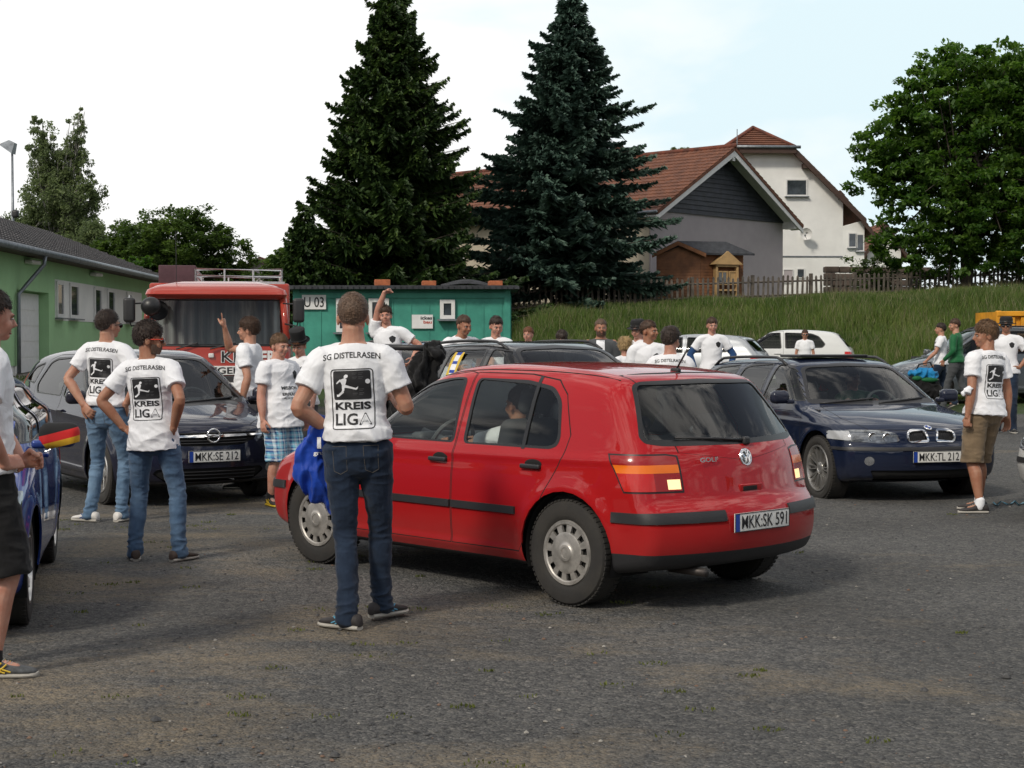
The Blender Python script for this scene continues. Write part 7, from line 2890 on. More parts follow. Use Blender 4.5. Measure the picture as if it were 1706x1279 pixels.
def flat_text(txt, w, h, cx, cz, bold=.0):
    me = text_mesh(txt, 1.0, bold)
    xs = [v.co.x for v in me.vertices]; ys = [v.co.y for v in me.vertices]
    kx, ky = w / (max(xs) - min(xs)), h / (max(ys) - min(ys))
    mx, my = (max(xs) + min(xs)) / 2, (max(ys) + min(ys)) / 2
    for v in me.vertices:
        v.co.x, v.co.y, v.co.z = (v.co.x - mx) * kx + cx, (v.co.y - my) * ky + cz, 0
    bm = bmesh.new(); bm.from_mesh(me)
    # keep only the front face of the lettering
    bmesh.ops.delete(bm, geom=[f for f in bm.faces if f.normal.z < .5], context='FACES')
    bm.to_mesh(me); bm.free()
    return me


def flat_poly(pts):
    me = bpy.data.meshes.new('p')
    me.from_pydata([(x, y, 0) for x, y in pts], [], [tuple(range(len(pts)))])
    return me


def rrect(w, h, r, cx, cz, n=5):
    return rp([(cx - w / 2, cz - h / 2), (cx + w / 2, cz - h / 2), (cx + w / 2, cz + h / 2), (cx - w / 2, cz + h / 2)], r, n)


def ring_mesh(w, h, r, t, cx, cz):
    a, b = rrect(w, h, r, cx, cz), rrect(w - 2 * t, h - 2 * t, max(.002, r - t), cx, cz)
    n = len(a)
    me = bpy.data.meshes.new('r')
    me.from_pydata([(x, y, 0) for x, y in a + b], [], [(i, (i + 1) % n, n + (i + 1) % n, n + i) for i in range(n)])
    return me


FIGURE = [  # kicking player, unit square, x right, y up: pieces that together make the white silhouette
    [(.20, .66), (.27, .74), (.40, .78), (.47, .72), (.44, .60), (.40, .50), (.28, .50), (.24, .60)],       # torso
    [(.36, .80), (.38, .88), (.45, .92), (.52, .89), (.52, .82), (.46, .77), (.40, .77)],                    # head
    [(.22, .74), (.12, .66), (.05, .58), (.08, .55), (.17, .62), (.27, .67)],                                # rear arm
    [(.28, .52), (.40, .52), (.56, .46), (.80, .38), (.90, .44), (.88, .36), (.82, .31), (.58, .37), (.40, .40), (.30, .40)],   # kicking leg
    [(.27, .50), (.38, .46), (.36, .30), (.30, .20), (.24, .22), (.28, .32)],                                # standing thigh
    [(.30, .30), (.35, .22), (.14, .06), (.06, .05), (.05, .14), (.11, .14), (.24, .25)],                    # lower leg and foot
]


def project(parent, surf, meshes, M4, side, m, name, off, step=.016):
    """lay flat artwork on a garment; artwork plane in local x-z, seen from behind (side -1) or in front (+1)"""
    bv = BVHTree.FromPolygons([v.co for v in surf.data.vertices], [p.vertices[:] for p in surf.data.polygons])
    V, F = [], []
    for me in meshes:
        v, f = cut_grid(me, step)
        bpy.data.meshes.remove(me)
        o = len(V)
        V += v
        F += [tuple(i + o for i in q) for q in f]
    out = []
    d = (M4.to_3x3() @ Vector((0, -side, 0))).normalized()
    last = None
    for p in V:
        u = -p.x if side > 0 else p.x
        q = M4 @ Vector((u, side * .6, p.y))
        hit = bv.ray_cast(q, d)
        w = hit[0] if hit[0] is not None else (last if last is not None else q + d * .45)
        if hit[0] is not None: last = w
        out.append(w - d * off)
    me = bpy.data.meshes.new(name)
    me.from_pydata(out, [], F)
    me.shade_smooth()
    return link_mesh(name, me, m, parent)


def back_print(shirt, M4, s, full=True, surf=None):
    surf = surf or shirt
    txt = flat_text('SG DISTELRASEN', .30, .031, 0, .175, .018)
    # the club name arcs slightly
    for v in txt.vertices:
        v.co.y += -.55 * v.co.x**2
    if not full:
        return project(shirt, surf, [txt, flat_poly(rrect(.2, .18, .015, 0, .02))], M4, -1, INK, 'back_print', .003)
    black = [txt, ring_mesh(.225, .315, .022, .005, 0, -.055), flat_poly(rrect(.196, .150, .012, 0, .018)), flat_text('KREIS', .186, .040, 0, -.090, .035), flat_text('LIG', .118, .062, -.035, -.160, .02)]
    o = project(shirt, surf, black, M4, -1, INK, 'back_print', .0025)
    x0, z0, w, h = -.098 + .008, .018 - .075 + .008, .135, .134
    white = [flat_poly([(x0 + a * w * 1.02, z0 + b_ * h) for a, b_ in piece]) for piece in FIGURE]
    white.append(flat_poly(circ(.083, .035, .0125, 16)))
    project(o, surf, white, M4, -1, SHIRT, 'kicking_figure', .0036)
    project(o, surf, [flat_text('A', .066, .062, .064, -.160, .0)], M4, -1, INK, 'outlined_letter', .0025)
    project(o, surf, [flat_text('A', .054, .050, .064, -.1605, -.012)], M4, -1, SHIRT, 'letter_fill', .0036)
    tiny = []
    for r_ in range(6):
        for (a, b_) in ((.004, .030), (.036, .062)):
            if r_ in (2, 3): continue
            z = .078 - r_ * .021
            tiny.append(flat_poly([(a, z), (b_, z), (b_, z + .0035), (a, z + .0035)]))
            tiny.append(flat_poly([(a, z - .008), (b_ - .006, z - .008), (b_ - .006, z - .0055), (a, z - .0055)]))
    project(o, surf, tiny, M4, -1, M['print_grey'], 'small_print', .0034)
    return o


M['print_grey'] = mat('print_grey', (.075, .075, .08), .8, var=0)


def front_print(shirt, M4, s, big=True):
    project(shirt, shirt, [flat_poly([(.05, .10), (.09, .125), (.13, .10), (.12, .05), (.09, .03), (.06, .06)])], M4, 1, INK, 'crest', .003)
    if big:
        ms = [flat_text('MISSION', .20, .034, -.01, -.055, .03), flat_text('ERFÜLLT', .20, .036, -.01, -.115, .03), flat_text('AUFSTIEG', .19, .020, -.01, -.160, .01)]
        project(shirt, shirt, ms, M4, 1, INK, 'front_print', .003)


def person(label, loc, yaw, H=1.80, build=1.0, skin=0, hair='brown', hstyle='short', head=(0, 0, 0), lean=(0, 0, 0), twist=0, pelvis=(0, 0), arms=None, feet=None, top='tee', bottom='jeans', top_m=None, bot_m=None,
           shoe_m=None, sole_m=None, stripe=None, near=True, prints=None, glasses=None, hat=None, group=None, vox=None, face=True, sit=False, beard=False, hem=.90, sleeves=None, z_off=0, over=None):
    s = H / 1.80
    seed = sum(map(ord, label)) % 97
    root = thing('person', label, 'person', loc, yaw, group)
    vx = vox or (.0065 if near else .012)
    B = build
    V3 = Vector
    px, py = pelvis
    hipz = .94
    sx, sy, sz = lean
    if sit: hipz = .55
    pel = V3((px, py, hipz + .02)) * s
    sh = V3((px + sx, py + sy, hipz + .53 + sz)) * s           # between the shoulders
    up = (sh - pel).normalized()
    Rt = Matrix.Rotation(twist, 3, 'Z')
    rt = (Rt @ V3((1, 0, 0)))
    rt = (rt - up * rt.dot(up)).normalized()
    fw = up.cross(rt).normalized()
    # torso sections: along, half width, half depth, forward offset
    sec = [(-.05, .150, .105, 0), (.02, .165, .118, -.006), (.10, .158, .112, 0), (.17, .145, .104, .004), (.26, .152, .108, .0), (.36, .168, .115, -.008), (.44, .168, .108, -.016), (.50, .140, .085, -.018), (.545, .075, .062, -.014)]
    mid = (pel + sh) / 2 + V3((0, 0, 0))
    def spine(u): return pel + up * (u * s)
    body = MB()
    arms = arms or {}
    feet = feet or {}
    headc = sh + up * (.055 * s)
    skinny = MB()
    P, Rr = dense([spine(u) + fw * (o * s) for u, w, d, o in sec], [(w * .84 * s * B, d * .84 * s * B) for u, w, d, o in sec], 3)
    vsweep(skinny, P, Rr, 18, fw)
    # head
    hy, hp, hr = head
    neck0 = sh + up * (.0 * s) + fw * (-.012 * s)
    HM = Matrix.Translation(neck0 + up * (.075 * s) + V3((0, 0, 0)) + fw * (.012 * s)) @ Matrix.Rotation(hy, 4, 'Z') @ Matrix.Rotation(hp, 4, 'X') @ Matrix.Rotation(hr, 4, 'Y') @ Matrix.Scale(s, 4)
    hc = HM @ V3((0, -.015, .03))
    P, Rr = dense([sh + up * (-.03 * s) - fw * .012 * s, (sh + up * (.03 * s) + hc) / 2 - fw * (.004 * s), hc], [(.075 * s, .068 * s), (.060 * s * (B * .5 + .5), .062 * s), (.056 * s, .062 * s)], 3)
    vsweep(skinny, P, Rr, 14, fw)
    E = lambda c, r: skinny.ell(c, r, HM, 18, 12)
    E((0, -.010, .115), (.077, .098, .094))
    E((0, .028, .085), (.066, .072, .075))
    E((0, .036, .045), (.056, .060, .056))
    E((0, .066, .010), (.030, .030, .024))
    E((0, .088, .105), (.050, .014, .012))
    for sg in (-1, 1):
        E((sg * .036, .066, .055), (.026, .026, .030))
        skinny.ell((sg * .0775, -.008, .075), (.010, .021, .033), HM, 12, 8)
    vsweep(skinny, [HM @ V3((0, .094, .098)), HM @ V3((0, .106, .078)), HM @ V3((0, .116, .062)), HM @ V3((0, .100, .052))], [(.009 * s, .009 * s), (.010 * s, .011 * s), (.015 * s, .013 * s), (.012 * s, .008 * s)], 8)
    vsweep(skinny, [HM @ V3((-.018, .090, .030)), HM @ V3((0, .097, .031)), HM @ V3((.018, .090, .030))], [.006 * s] * 3, 8)
    # arms
    shirt = MB()
    shl = {}
    hands = {}
    for sd, key in ((1, 'r'), (-1, 'l')):
        A = sh + rt * (sd * .172 * s * (B * .6 + .4)) - up * (.048 * s) - fw * (.012 * s)
        a = arms.get(key, {})
        wr = a.get('w', (sd * .27, .06, .80 if not sit else .6))
        pole = a.get('p', (sd * .35, -1, -.1))
        wv = V3(wr) * s
        el, wv = two_bone(A, wv, .295 * s, .255 * s, pole)
        up1, lo = (el - A).normalized(), (wv - el).normalized()
        q = (.5 + .5 * B)
        P, Rr = dense([A - up1 * .02 * s, A + up1 * .10 * s, A + up1 * .20 * s, el, el + lo * .07 * s, el + lo * .15 * s, wv - lo * .02 * s, wv + lo * .012 * s],
                      [.046 * s * q, .047 * s * q, .0445 * s * q, .0405 * s * q, .0445 * s * q, .038 * s * q, (.029 * s, .026 * s), (.028 * s, .024 * s)], 3)
        vsweep(skinny, P, Rr, 14)
        hd = a.get('h', tuple(lo))
        hn = a.get('n', (sd, 0, .1))
        hand(skinny, wv, hd, hn, a.get('hand', 'relax'), sd, s)
        shl[sd] = (A, el, wv, up1, lo)
        sl = {'tee': .185, 'long': .56, 'vest': .0}.get(sleeves or top, .185) * s
        L1 = (el - A).length
        if sl <= L1:
            P = [A - rt * (sd * .03 * s), A + up1 * .04 * s, A + up1 * (sl * .6), A + up1 * sl]
            Rr = [(.078 * s * q, .080 * s * q), (.076 * s * q, .078 * s * q), (.073 * s * q, .074 * s * q), (.074 * s * q, .075 * s * q)]
            P, Rr = dense(P, Rr, 4)
            vsweep(shirt, P, Rr, 16, fw, cap=0)
            P, Rr = dense([sh - up * .012 * s + rt * (sd * .035 * s), sh - up * .028 * s + rt * (sd * .10 * s), A + up1 * .01 * s, A + up1 * .07 * s], [(.066 * s, .052 * s), (.072 * s, .056 * s), (.076 * s, .064 * s), (.072 * s, .064 * s)], 3)
            vsweep(shirt, P, Rr, 14, up)
        else:
            P, Rr = dense([A - rt * (sd * .03 * s), A + up1 * .06 * s, A + up1 * .2 * s, el, el + lo * .1 * s, wv - lo * .03 * s], [.074 * s, .070 * s, .060 * s, .054 * s, .048 * s, .038 * s], 4)
            vsweep(shirt, P, Rr, 14, fw, cap=1)
    # trousers
    tr = MB()
    wid_leg = {'jeans': 1.0, 'slim': .9, 'shorts': 1.18}.get(bottom, 1.0)
    P, Rr = dense([pel + up * (.045 * s), pel + up * (.015 * s), pel - V3((0, 0, .05)) * s, pel - V3((0, 0, .10)) * s], [(.158 * s * B, .116 * s * B), (.168 * s * B, .124 * s * B), (.174 * s * B, .130 * s * B), (.150 * s * B, .110 * s)], 3)
    vsweep(tr, P, Rr, 18, fw)
    anks = {}
    for sd, key in ((1, 'r'), (-1, 'l')):
        f = feet.get(key, {})
        fp = f.get('a', (sd * .11, 0, .0))
        hip = pel + rt * (sd * .090 * s) - V3((0, 0, .03)) * s
        ank = V3((fp[0], fp[1], (fp[2] if len(fp) > 2 else 0) + .085)) * s
        kn, ank = two_bone(hip, ank, .435 * s, .43 * s, f.get('p', (sd * .15, 1, 0)))
        d1, d2 = (kn - hip).normalized(), (ank - kn).normalized()
        anks[sd] = (ank, f)
        ft = V3((-math.sin(f.get('y', -sd * .25)), math.cos(f.get('y', -sd * .25)), 0))
        q = .45 + .55 * B
        if bottom != 'shorts':
            wl = wid_leg
            P, Rr = dense([hip + V3((0, 0, .02 * s)), hip + d1 * .12 * s, hip + d1 * .30 * s, kn, kn + d2 * .14 * s, kn + d2 * .30 * s, ank + V3((0, 0, .005 * s)) + ft * (.012 * s), ank - V3((0, 0, .038 * s)) + ft * (.018 * s)],
                          [(.098 * s * q, .112 * s * q), (.094 * s * q, .102 * s * q), (.076 * s * q * wl, .082 * s * q * wl), (.064 * s * wl, .068 * s * wl), (.062 * s * wl, .070 * s * wl), (.056 * s * wl, .062 * s * wl), (.058 * s * wl, .068 * s * wl), (.062 * s * wl, .074 * s * wl)], 3)
            vsweep(tr, P, Rr, 18, fw, cap=1)
        else:
            P, Rr = dense([hip + V3((0, 0, .02 * s)), hip + d1 * .12 * s, hip + d1 * .30 * s, kn + d2 * .045 * s], [(.100 * s * q, .118 * s * q), (.104 * s * q, .112 * s * q), (.102 * s * q, .106 * s * q), (.104 * s * q, .108 * s * q)], 3)
            vsweep(tr, P, Rr, 18, fw, cap=0)
        back = -fw
        P, Rr = dense([hip, hip + d1 * .2 * s, kn - d1 * .03 * s, kn + d2 * .05 * s, kn + d2 * .14 * s + back * .016 * s, kn + d2 * .26 * s + back * .008 * s, ank - d2 * .04 * s, ank + V3((0, 0, -.02 * s)), ank + ft * .10 * s - V3((0, 0, .05 * s))],
                      [(r_ if bottom == 'shorts' else r_ * .70) for r_ in (.080 * s * q, .072 * s * q, .056 * s * q, .052 * s * q, .058 * s * q, .048 * s * q, .035 * s, .036 * s, .030 * s)], 3)
        vsweep(skinny, P, Rr, 14)
        sm = shoe_m or BLACK_C
        if near or bottom == 'shorts' or not sit:
            shoe(root, ank - V3((0, 0, .085 * s)) , f.get('y', -sd * .25), f.get('lift', 0), s, sm, sole_m or SOLE, stripe, f.get('tilt', 0))
            if bottom == 'shorts':
                k = MB()
                vsweep(k, [ank + V3((0, 0, .035 * s)), ank, ank - V3((0, 0, .03 * s)) + ft * .01 * s], [.043 * s, .043 * s, .045 * s], 12)
                k.build('sock', SHIRT if 'white sock' in label or skin != 2 else BLACK_C, root, True)
    def head_disp(co, no):
        inv = np.array(HM.inverted())
        h = co @ inv[:3, :3].T + inv[:3, 3]
        a = np.zeros(len(co))
        for sg in (-1, 1):
            r2 = ((h[:, 0] - sg * .031) / .017)**2 + ((h[:, 1] - .095) / .03)**2 + ((h[:, 2] - .088) / .012)**2
            a -= .010 * np.exp(-r2)
        r2 = ((h[:, 0]) / .024)**2 + ((h[:, 1] - .1) / .03)**2 + ((h[:, 2] - .0215) / .0045)**2
        a -= .004 * np.exp(-r2)
        return co + no * (a * s)[:, None]
    bo = fuse(skinny, 'body', SK[skin], root, vx * (.88 if near else 1), 2, head_disp)
    # shirt body
    tm = top_m or SHIRT
    hm = hem - hipz - .02 if not sit else -.02
    hm = min(hm, .03)
    hw_, hd_ = (.192, .152) if hem > .93 else (.212, .168)
    secs = [(hm, hw_, hd_, -.006), (hm + .035, hw_ - .002, hd_ - .002, -.006), (max(.075, hm + .06), .180 + (hw_ - .192) * .4, .140, -.002), (.17, .168, .126, .002), (.28, .172, .126, -.002), (.38, .186, .130, -.010), (.455, .180, .116, -.016), (.495, .150, .094, -.020), (.528, .092, .072, -.018)]
    if B > 1.12: secs[:4] = [(a, w * 1.02, d * 1.12, o + .014) for a, w, d, o in secs[:4]]
    P, Rr = dense([spine(u) + fw * (o * s) for u, w, d, o in secs], [(w * s * B, d * s * B) for u, w, d, o in secs], 4)
    vsweep(shirt, P, Rr, 26, fw, cap=0)
    amp = .0125 if near else .012
    def shirt_disp(co, no):
        n1 = fold_noise(co, seed, (4.5, 4.5, 7.0), amp)
        n2 = fold_noise(co @ np.array([[.9, 0, .43], [0, 1, 0], [-.43, 0, .9]]), seed + 5, (9, 9, 17), amp * .62) if near else 0
        zz = (co @ np.array(up)) - float(pel.dot(up))
        w_ = np.clip(1.15 - (zz / s) * 1.1, .35, 1.15)
        d = (n1 + n2) * w_
        # gentle drape between the shoulder blades, gathered at the waist
        return co + no * (d * s)[:, None]
    so = fuse(shirt, {'tee': 't_shirt', 'long': 'jacket', 'vest': 'vest'}.get(top, 't_shirt'), tm, root, vx, 3, shirt_disp)
    bm_ = bot_m or JEANS_L
    def tr_disp(co, no):
        n1 = fold_noise(co, seed + 9, (6, 6, 11), .011)
        n2 = fold_noise(co, seed + 12, (9, 9, 26), .010) if near else 0
        z = co[:, 2] / s
        kz = hipz * .5
        w2 = np.exp(-((z - .12) / .09)**2) * 1.1 + np.exp(-((z - kz) / .08)**2) * .6 + np.exp(-((z - hipz + .14) / .07)**2) * .5 + .12
        return co + no * ((n1 * .7 + n2 * w2) * s)[:, None]
    to = fuse(tr, {'shorts': 'shorts'}.get(bottom, 'jeans'), bm_, root, vx, 3, tr_disp)
    if bottom != 'shorts' and near:
        for sg in (-1, 1):     # seat pockets
            b = MB()
            for q_ in ((.045, .028, .12, .028), (.045, .028, .048, -.10), (.12, .028, .115, -.10), (.048, -.10, .082, -.118), (.082, -.118, .115, -.10)):
                p0 = pel + rt * (sg * q_[0] * s) + up * (q_[1] * s - .03 * s); p1 = pel + rt * (sg * q_[2] * s) + up * (q_[3] * s - .03 * s)
                pts = []
                bv = BVHTree.FromPolygons([v.co for v in to.data.vertices], [p.vertices[:] for p in to.data.polygons])
                for t_ in range(6):
                    p = p0.lerp(p1, t_ / 5) - fw * .5
                    h_ = bv.ray_cast(p, fw)
                    if h_[0] is not None: pts.append(h_[0] - fw * .001)
                if len(pts) > 2: b.tube(pts, .0016, 4)
            if b.v: b.build('pocket_seam', M['stitch'], to)
    # hair
    hm_ = HAIR[hair]
    nu, nv = (56, 36) if near else (28, 18)
    V, F = [], []
    hn = {'short': .008, 'crop': .005, 'long': .030, 'mop': .016}[hstyle]
    for j in range(nv + 1):
        th = PI * j / nv
        for i in range(nu):
            ph = 2 * PI * i / nu
            d = V3((math.sin(th) * math.cos(ph), math.sin(th) * math.sin(ph), math.cos(th)))
            p = V3((d.x * .0795, -.010 + d.y * .1005, .117 + d.z * .0965))
            # hairline: high at the brow, before the ear at the side, low at the nape
            yy = (p.y + .01) / .10
            line = .135 if yy > .55 else (.135 - (.55 - yy) * .085 if yy > .1 else .097 - (.1 - yy) * .075)
            if yy < .22 and yy > -.30 and abs(p.x) > .05: line = .098
            if hstyle == 'mop': line -= .014 if yy > .1 else .022
            if hstyle == 'long': line = .135 if yy > .55 else .02
            if hstyle == 'crop': line += .004
            line += .007 * noise.noise(d * 9 + V3((0, seed, 0)))
            k = sstep(line - .005, line + .006, p.z) * (.22 + .78 * sstep(line, line + .055, p.z))
            nz_ = noise.noise(d * 7 + V3((seed, 0, 0))) * .45 + noise.noise(d * 16 + V3((seed, 4, 0))) * .4
            g = hn * (.8 + nz_) * (1.25 if d.z > .3 else .9)
            if hstyle == 'mop' and d.z > .2: g *= 1.15
            c = V3((0, -.010, .10))
            out_ = (p - c).normalized()
            p = p + out_ * ((g * k + .0015) if k > .02 else -.012)
            V.append(HM @ p)
    for j in range(nv):
        for i in range(nu):
            l = (i + 1) % nu
            F.append((j * nu + i, (j + 1) * nu + i, (j + 1) * nu + l, j * nu + l))
    b = MB(); b.add(V, F)
    hob = b.build('hair', hm_, root, True)
    # locks over the cap of hair
    rs_ = random.Random(seed)
    kb = MB()
    ccn = HM @ V3((0, -.010, .10))
    crown = V3((0, -.05, .2))
    nL = (1500 if near else 420)
    ll = {'short': .018, 'crop': .010, 'long': .05, 'mop': .026}[hstyle] * s
    for q_ in range(nL):
        j = rs_.randrange(2, int(nv * .72)); i = rs_.randrange(nu)
        p = V[j * nu + i]
        pl = HM.inverted() @ p
        if (p - ccn).length < .088 * s and pl.z < .1 or pl.y > .088: continue
        n_ = (p - ccn).normalized()
        fl = (p - HM @ crown); fl = (fl - n_ * fl.dot(n_))
        if fl.length < 1e-4: continue
        fl.normalize()
        sdv = n_.cross(fl)
        fl = (fl + sdv * rs_.gauss(0, .45)).normalized()
        l = ll * rs_.uniform(.6, 1.3); w_ = .0028 * s * (1 if near else 1.8)
        h_ = (.25 if hstyle != 'crop' else .35) * l * rs_.uniform(.2, 1.4)
        a_ = p - n_ * .003 * s
        kb.add([a_ - sdv * w_, a_ + sdv * w_, a_ + fl * l * .6 + n_ * (h_ + .002 * s) + sdv * w_ * .8, a_ + fl * l * .6 + n_ * (h_ + .002 * s) - sdv * w_ * .8, a_ + fl * l + n_ * h_ * .8], [(0, 1, 2, 3), (3, 2, 4)])
    if kb.v: kb.build('hair_locks', hm_, hob, False)
    if beard:
        b = MB()
        V, F = [], []
        for j in range(9):
            for i in range(17):
                a = (i / 16 - .5) * PI * 1.05
                z = .055 - j / 8 * .072
                rr_ = (.0665 + .004 * math.sin(j / 8 * PI)) * (1 - .10 * j / 8)
                V.append(HM @ V3((math.sin(a) * rr_, .026 + math.cos(a) * (rr_ + .0085 - .01 * (j / 8)), z if abs(a) > .35 or j > 2 else .018)))
        for j in range(8):
            for i in range(16):
                F.append((j * 17 + i, (j + 1) * 17 + i, (j + 1) * 17 + i + 1, j * 17 + i + 1))
        b.add(V, F)
        b.build('beard', M['stubble'], root, True)
    if face:
        for sg in (-1, 1):
            eo = MB().ell((sg * .031, .0885, .088), (.0120, .0085, .0048), HM, 10, 6).build('eye', M['eye_white'], root, True)
            MB().ell((sg * .031, .0952, .088), (.0045, .003, .0042), HM, 8, 6).build('iris', M['iris'], eo, True)
            MB().tube([HM @ V3((sg * .015, .1005, .1005)), HM @ V3((sg * .032, .0985, .1045)), HM @ V3((sg * .048, .086, .1000))], [.0018 * s, .0028 * s, .0014 * s], 5).build('eyebrow', hm_, root, True)
        b = MB()
        b.tube([HM @ V3((-.022, .088, .0225)), HM @ V3((-.010, .0965, .0215)), HM @ V3((0, .0985, .0215)), HM @ V3((.010, .0965, .0215)), HM @ V3((.022, .088, .0225))], [.002 * s, .0042 * s, .0046 * s, .0042 * s, .002 * s], 6)
        b.build('lips', M['lip'], root, True)
    if glasses:
        col = M[glasses]
        o = MB()
        for sg in (-1, 1):
            o.tube([HM @ V3((sg * .062, .094, .094)), HM @ V3((sg * .078, .05, .092)), HM @ V3((sg * .083, -.005, .088))], .0040 * s, 6)
        o.tube([HM @ V3((-.062, .096, .098)), HM @ V3((0, .112, .100)), HM @ V3((.062, .096, .098))], .0038 * s, 6)
        go = o.build('sunglasses', col, root, True)
        for sg in (-1, 1):
            MB().ell((sg * .033, .105, .086), (.028, .008, .021), HM, 14, 8).build('lens', M['shade_lens'], go, True)
    if hat:
        o = MB()
        if hat == 'top':
            T = HM @ Matrix.Translation((0, -.012, .155)) @ Matrix.Rotation(-.10, 4, 'X') @ Matrix.Rotation(PI / 2, 4, 'X')
            o.lathe([(.138, .006), (.140, -.002), (.098, -.008), (.0985, .002), (.0955, .03), (.093, .09), (.098, .145), (.095, .150), (.001, .150)], 28, T)
        else:
            T = HM @ Matrix.Translation((0, -.012, .135)) @ Matrix.Rotation(-.06, 4, 'X') @ Matrix.Rotation(PI / 2, 4, 'X')
            o.lathe([(.150, -.012), (.152, -.016), (.100, -.006), (.099, .01), (.097, .06), (.082, .092), (.05, .096), (.02, .086), (.001, .084)], 28, T)
        ho = o.build('hat', M['hat_felt'], root, True)
        o = MB()
        o.lathe([(.0995, .004), (.1005, .008), (.099, .026), (.097, .028)], 28, T)
        o.build('hat_band', M['seal'], ho, True)
    TM = Matrix((( rt.x, fw.x, up.x, 0), (rt.y, fw.y, up.y, 0), (rt.z, fw.z, up.z, 0), (0, 0, 0, 1)))
    TM.translation = spine(.30) + fw * (0)
    TM = TM @ Matrix.Scale(s, 4)
    if prints == 'back': back_print(so, TM, s)
    elif prints == 'backtext': back_print(so, TM, s, False)
    elif prints == 'front': front_print(so, TM, s)
    elif prints == 'crest': front_print(so, TM, s, False)
    root['_'] = 0
    del root['_']
    return root, dict(HM=HM, arms=shl, pel=pel, up=up, fw=fw, rt=rt, s=s, shirt=so, TM=TM)


M['stubble'] = hair_mat('beard_hair', (.12, .072, .050))
M['stitch'] = mat('denim_stitch', (.11, .10, .09), .9, var=0)
M['eye_white'] = mat('eye_white', (.55, .52, .50), .3, var=0)
M['iris'] = mat('iris', (.03, .02, .015), .2, var=0)
M['lip'] = mat('lip', (.30, .10, .085), .5, var=0)
M['shade_lens'] = mat('dark_lens', (.008, .008, .01), .06, coat=1, var=0)
M['red_frame'] = mat('orange_red_frame', (.75, .06, .03), .35, var=0)
M['black_frame'] = mat('black_frame', (.012, .012, .012), .3, var=0)
M['hat_felt'] = mat('black_felt', (.010, .010, .011), .9, bump=.0006, bscale=200)


def stand(px, Y, dz=0):
    X = X_at(px, Y)
    return (X, Y, gz(X, Y) + dz)
WSHOE = mat('white_leather', (.62, .60, .57), .5, var=.08)
DSHOE = mat('dark_shoe', (.030, .026, .026), .7, var=.3)
BSHOE = mat('brown_shoe', (.060, .040, .030), .7, var=.3)
GSHOE = mat('grey_mesh_shoe', (.075, .08, .085), .8, var=.3, vscale=30)
STR_Y = mat('yellow_stripe', (.62, .42, .03), .5, var=0)
STR_B = mat('light_blue_stripe', (.10, .33, .50), .5, var=0)
STR_N = mat('navy_stripe', (.02, .07, .25), .5, var=0)

# the tall man in front of the red car
pm, im = person('tall man in dark jeans, back to us before the red car, holding blue cloth', stand(600, 8.58), R(-2), 1.86, .97, 0, 'short', 'crop', head=(R(6), R(-4), 0), lean=(-.020, .0, 0), pelvis=(-.028, .10), twist=0,
                arms={'l': dict(w=(-.185, .17, 1.03), p=(-.55, -.5, -.6), h=(.55, .8, -.2), n=(-.6, .3, .7), hand='grip'), 'r': dict(w=(.14, .33, 1.20), p=(.45, -.1, -1), h=(-.6, .6, .3), n=(.5, .2, .8), hand='grip')},
                feet={'l': dict(a=(-.060, -.02), y=R(58), p=(-.1, 1, 0)), 'r': dict(a=(.070, .30), y=R(-38), p=(.2, 1, 0))}, bottom='jeans', bot_m=JEANS_D, shoe_m=DSHOE, stripe=STR_B, prints='back', vox=.0058, hem=.985)

# the man with orange-red sunglasses
person('bearded man with orange-red sunglasses, hands on hips, jeans turned up at the ankle', stand(256, 11.25), R(-10), 1.73, .92, 1, 'dark', 'mop', head=(R(-68), R(-4), 0), lean=(-.02, -.02, 0), pelvis=(-.01, 0), twist=R(4),
       arms={'l': dict(w=(-.215, -.055, .985), p=(-1, -.35, .0), h=(.75, .55, -.25), n=(-.1, -.6, .8), hand='hip'), 'r': dict(w=(.175, -.06, .985), p=(1, -1.1, .1), h=(-.35, .7, -.5), n=(.5, -.6, .5), hand='hip')},
       feet={'l': dict(a=(-.155, 0), y=R(28), p=(-.3, 1, 0)), 'r': dict(a=(.175, .02), y=R(-22), p=(.3, 1, 0))}, bottom='jeans', bot_m=JEANS_M, shoe_m=BSHOE, prints='back', glasses='red_frame', beard=True, vox=.006, hem=.825)

person('tall man in light jeans and white trainers, back turned, hand behind his hip', stand(176, 13.7), R(-16), 1.87, .93, 0, 'dark', 'short', head=(R(-20), 0, 0), lean=(.02, 0, 0), twist=R(-2),
       arms={'l': dict(w=(-.135, -.135, .985), p=(-1, -.25, .1), h=(.6, -.1, -.65), n=(-.2, -1, .1), hand='relax'), 'r': dict(w=(.20, -.03, .98), p=(1, -.3, .05), h=(-.2, .6, -.6), n=(.6, -.3, .5), hand='hip')},
       feet={'l': dict(a=(-.13, -.03), y=R(80), p=(-.1, 1, 0)), 'r': dict(a=(.10, .06), y=R(-8), p=(.1, 1, 0))}, bottom='slim', bot_m=JEANS_L, shoe_m=WSHOE, stripe=STR_N, prints='back', glasses='black_frame', vox=.0065, hem=.97)

person('man in black shorts, half out of the photo, beside the car with flag mirror covers', stand(-24, 7.42), R(-62), 1.84, 1.0, 2, 'dark', 'short', head=(R(8), R(-6), 0), lean=(.0, .03, 0), pelvis=(.0, -.02),
       arms={'r': dict(w=(.19, .05, .97), p=(1, -.8, -.3), h=(-.5, .8, .1), n=(.8, .1, .5), hand='grip'), 'l': dict(w=(.06, .15, .97), p=(-1, -.4, -.8), h=(.5, .8, .1), hand='grip')},
       feet={'r': dict(a=(.12, .0), y=R(-22)), 'l': dict(a=(-.13, -.10), y=R(10))}, bottom='shorts', bot_m=BLACK_C, shoe_m=GSHOE, stripe=STR_Y, vox=.006, hem=.93)

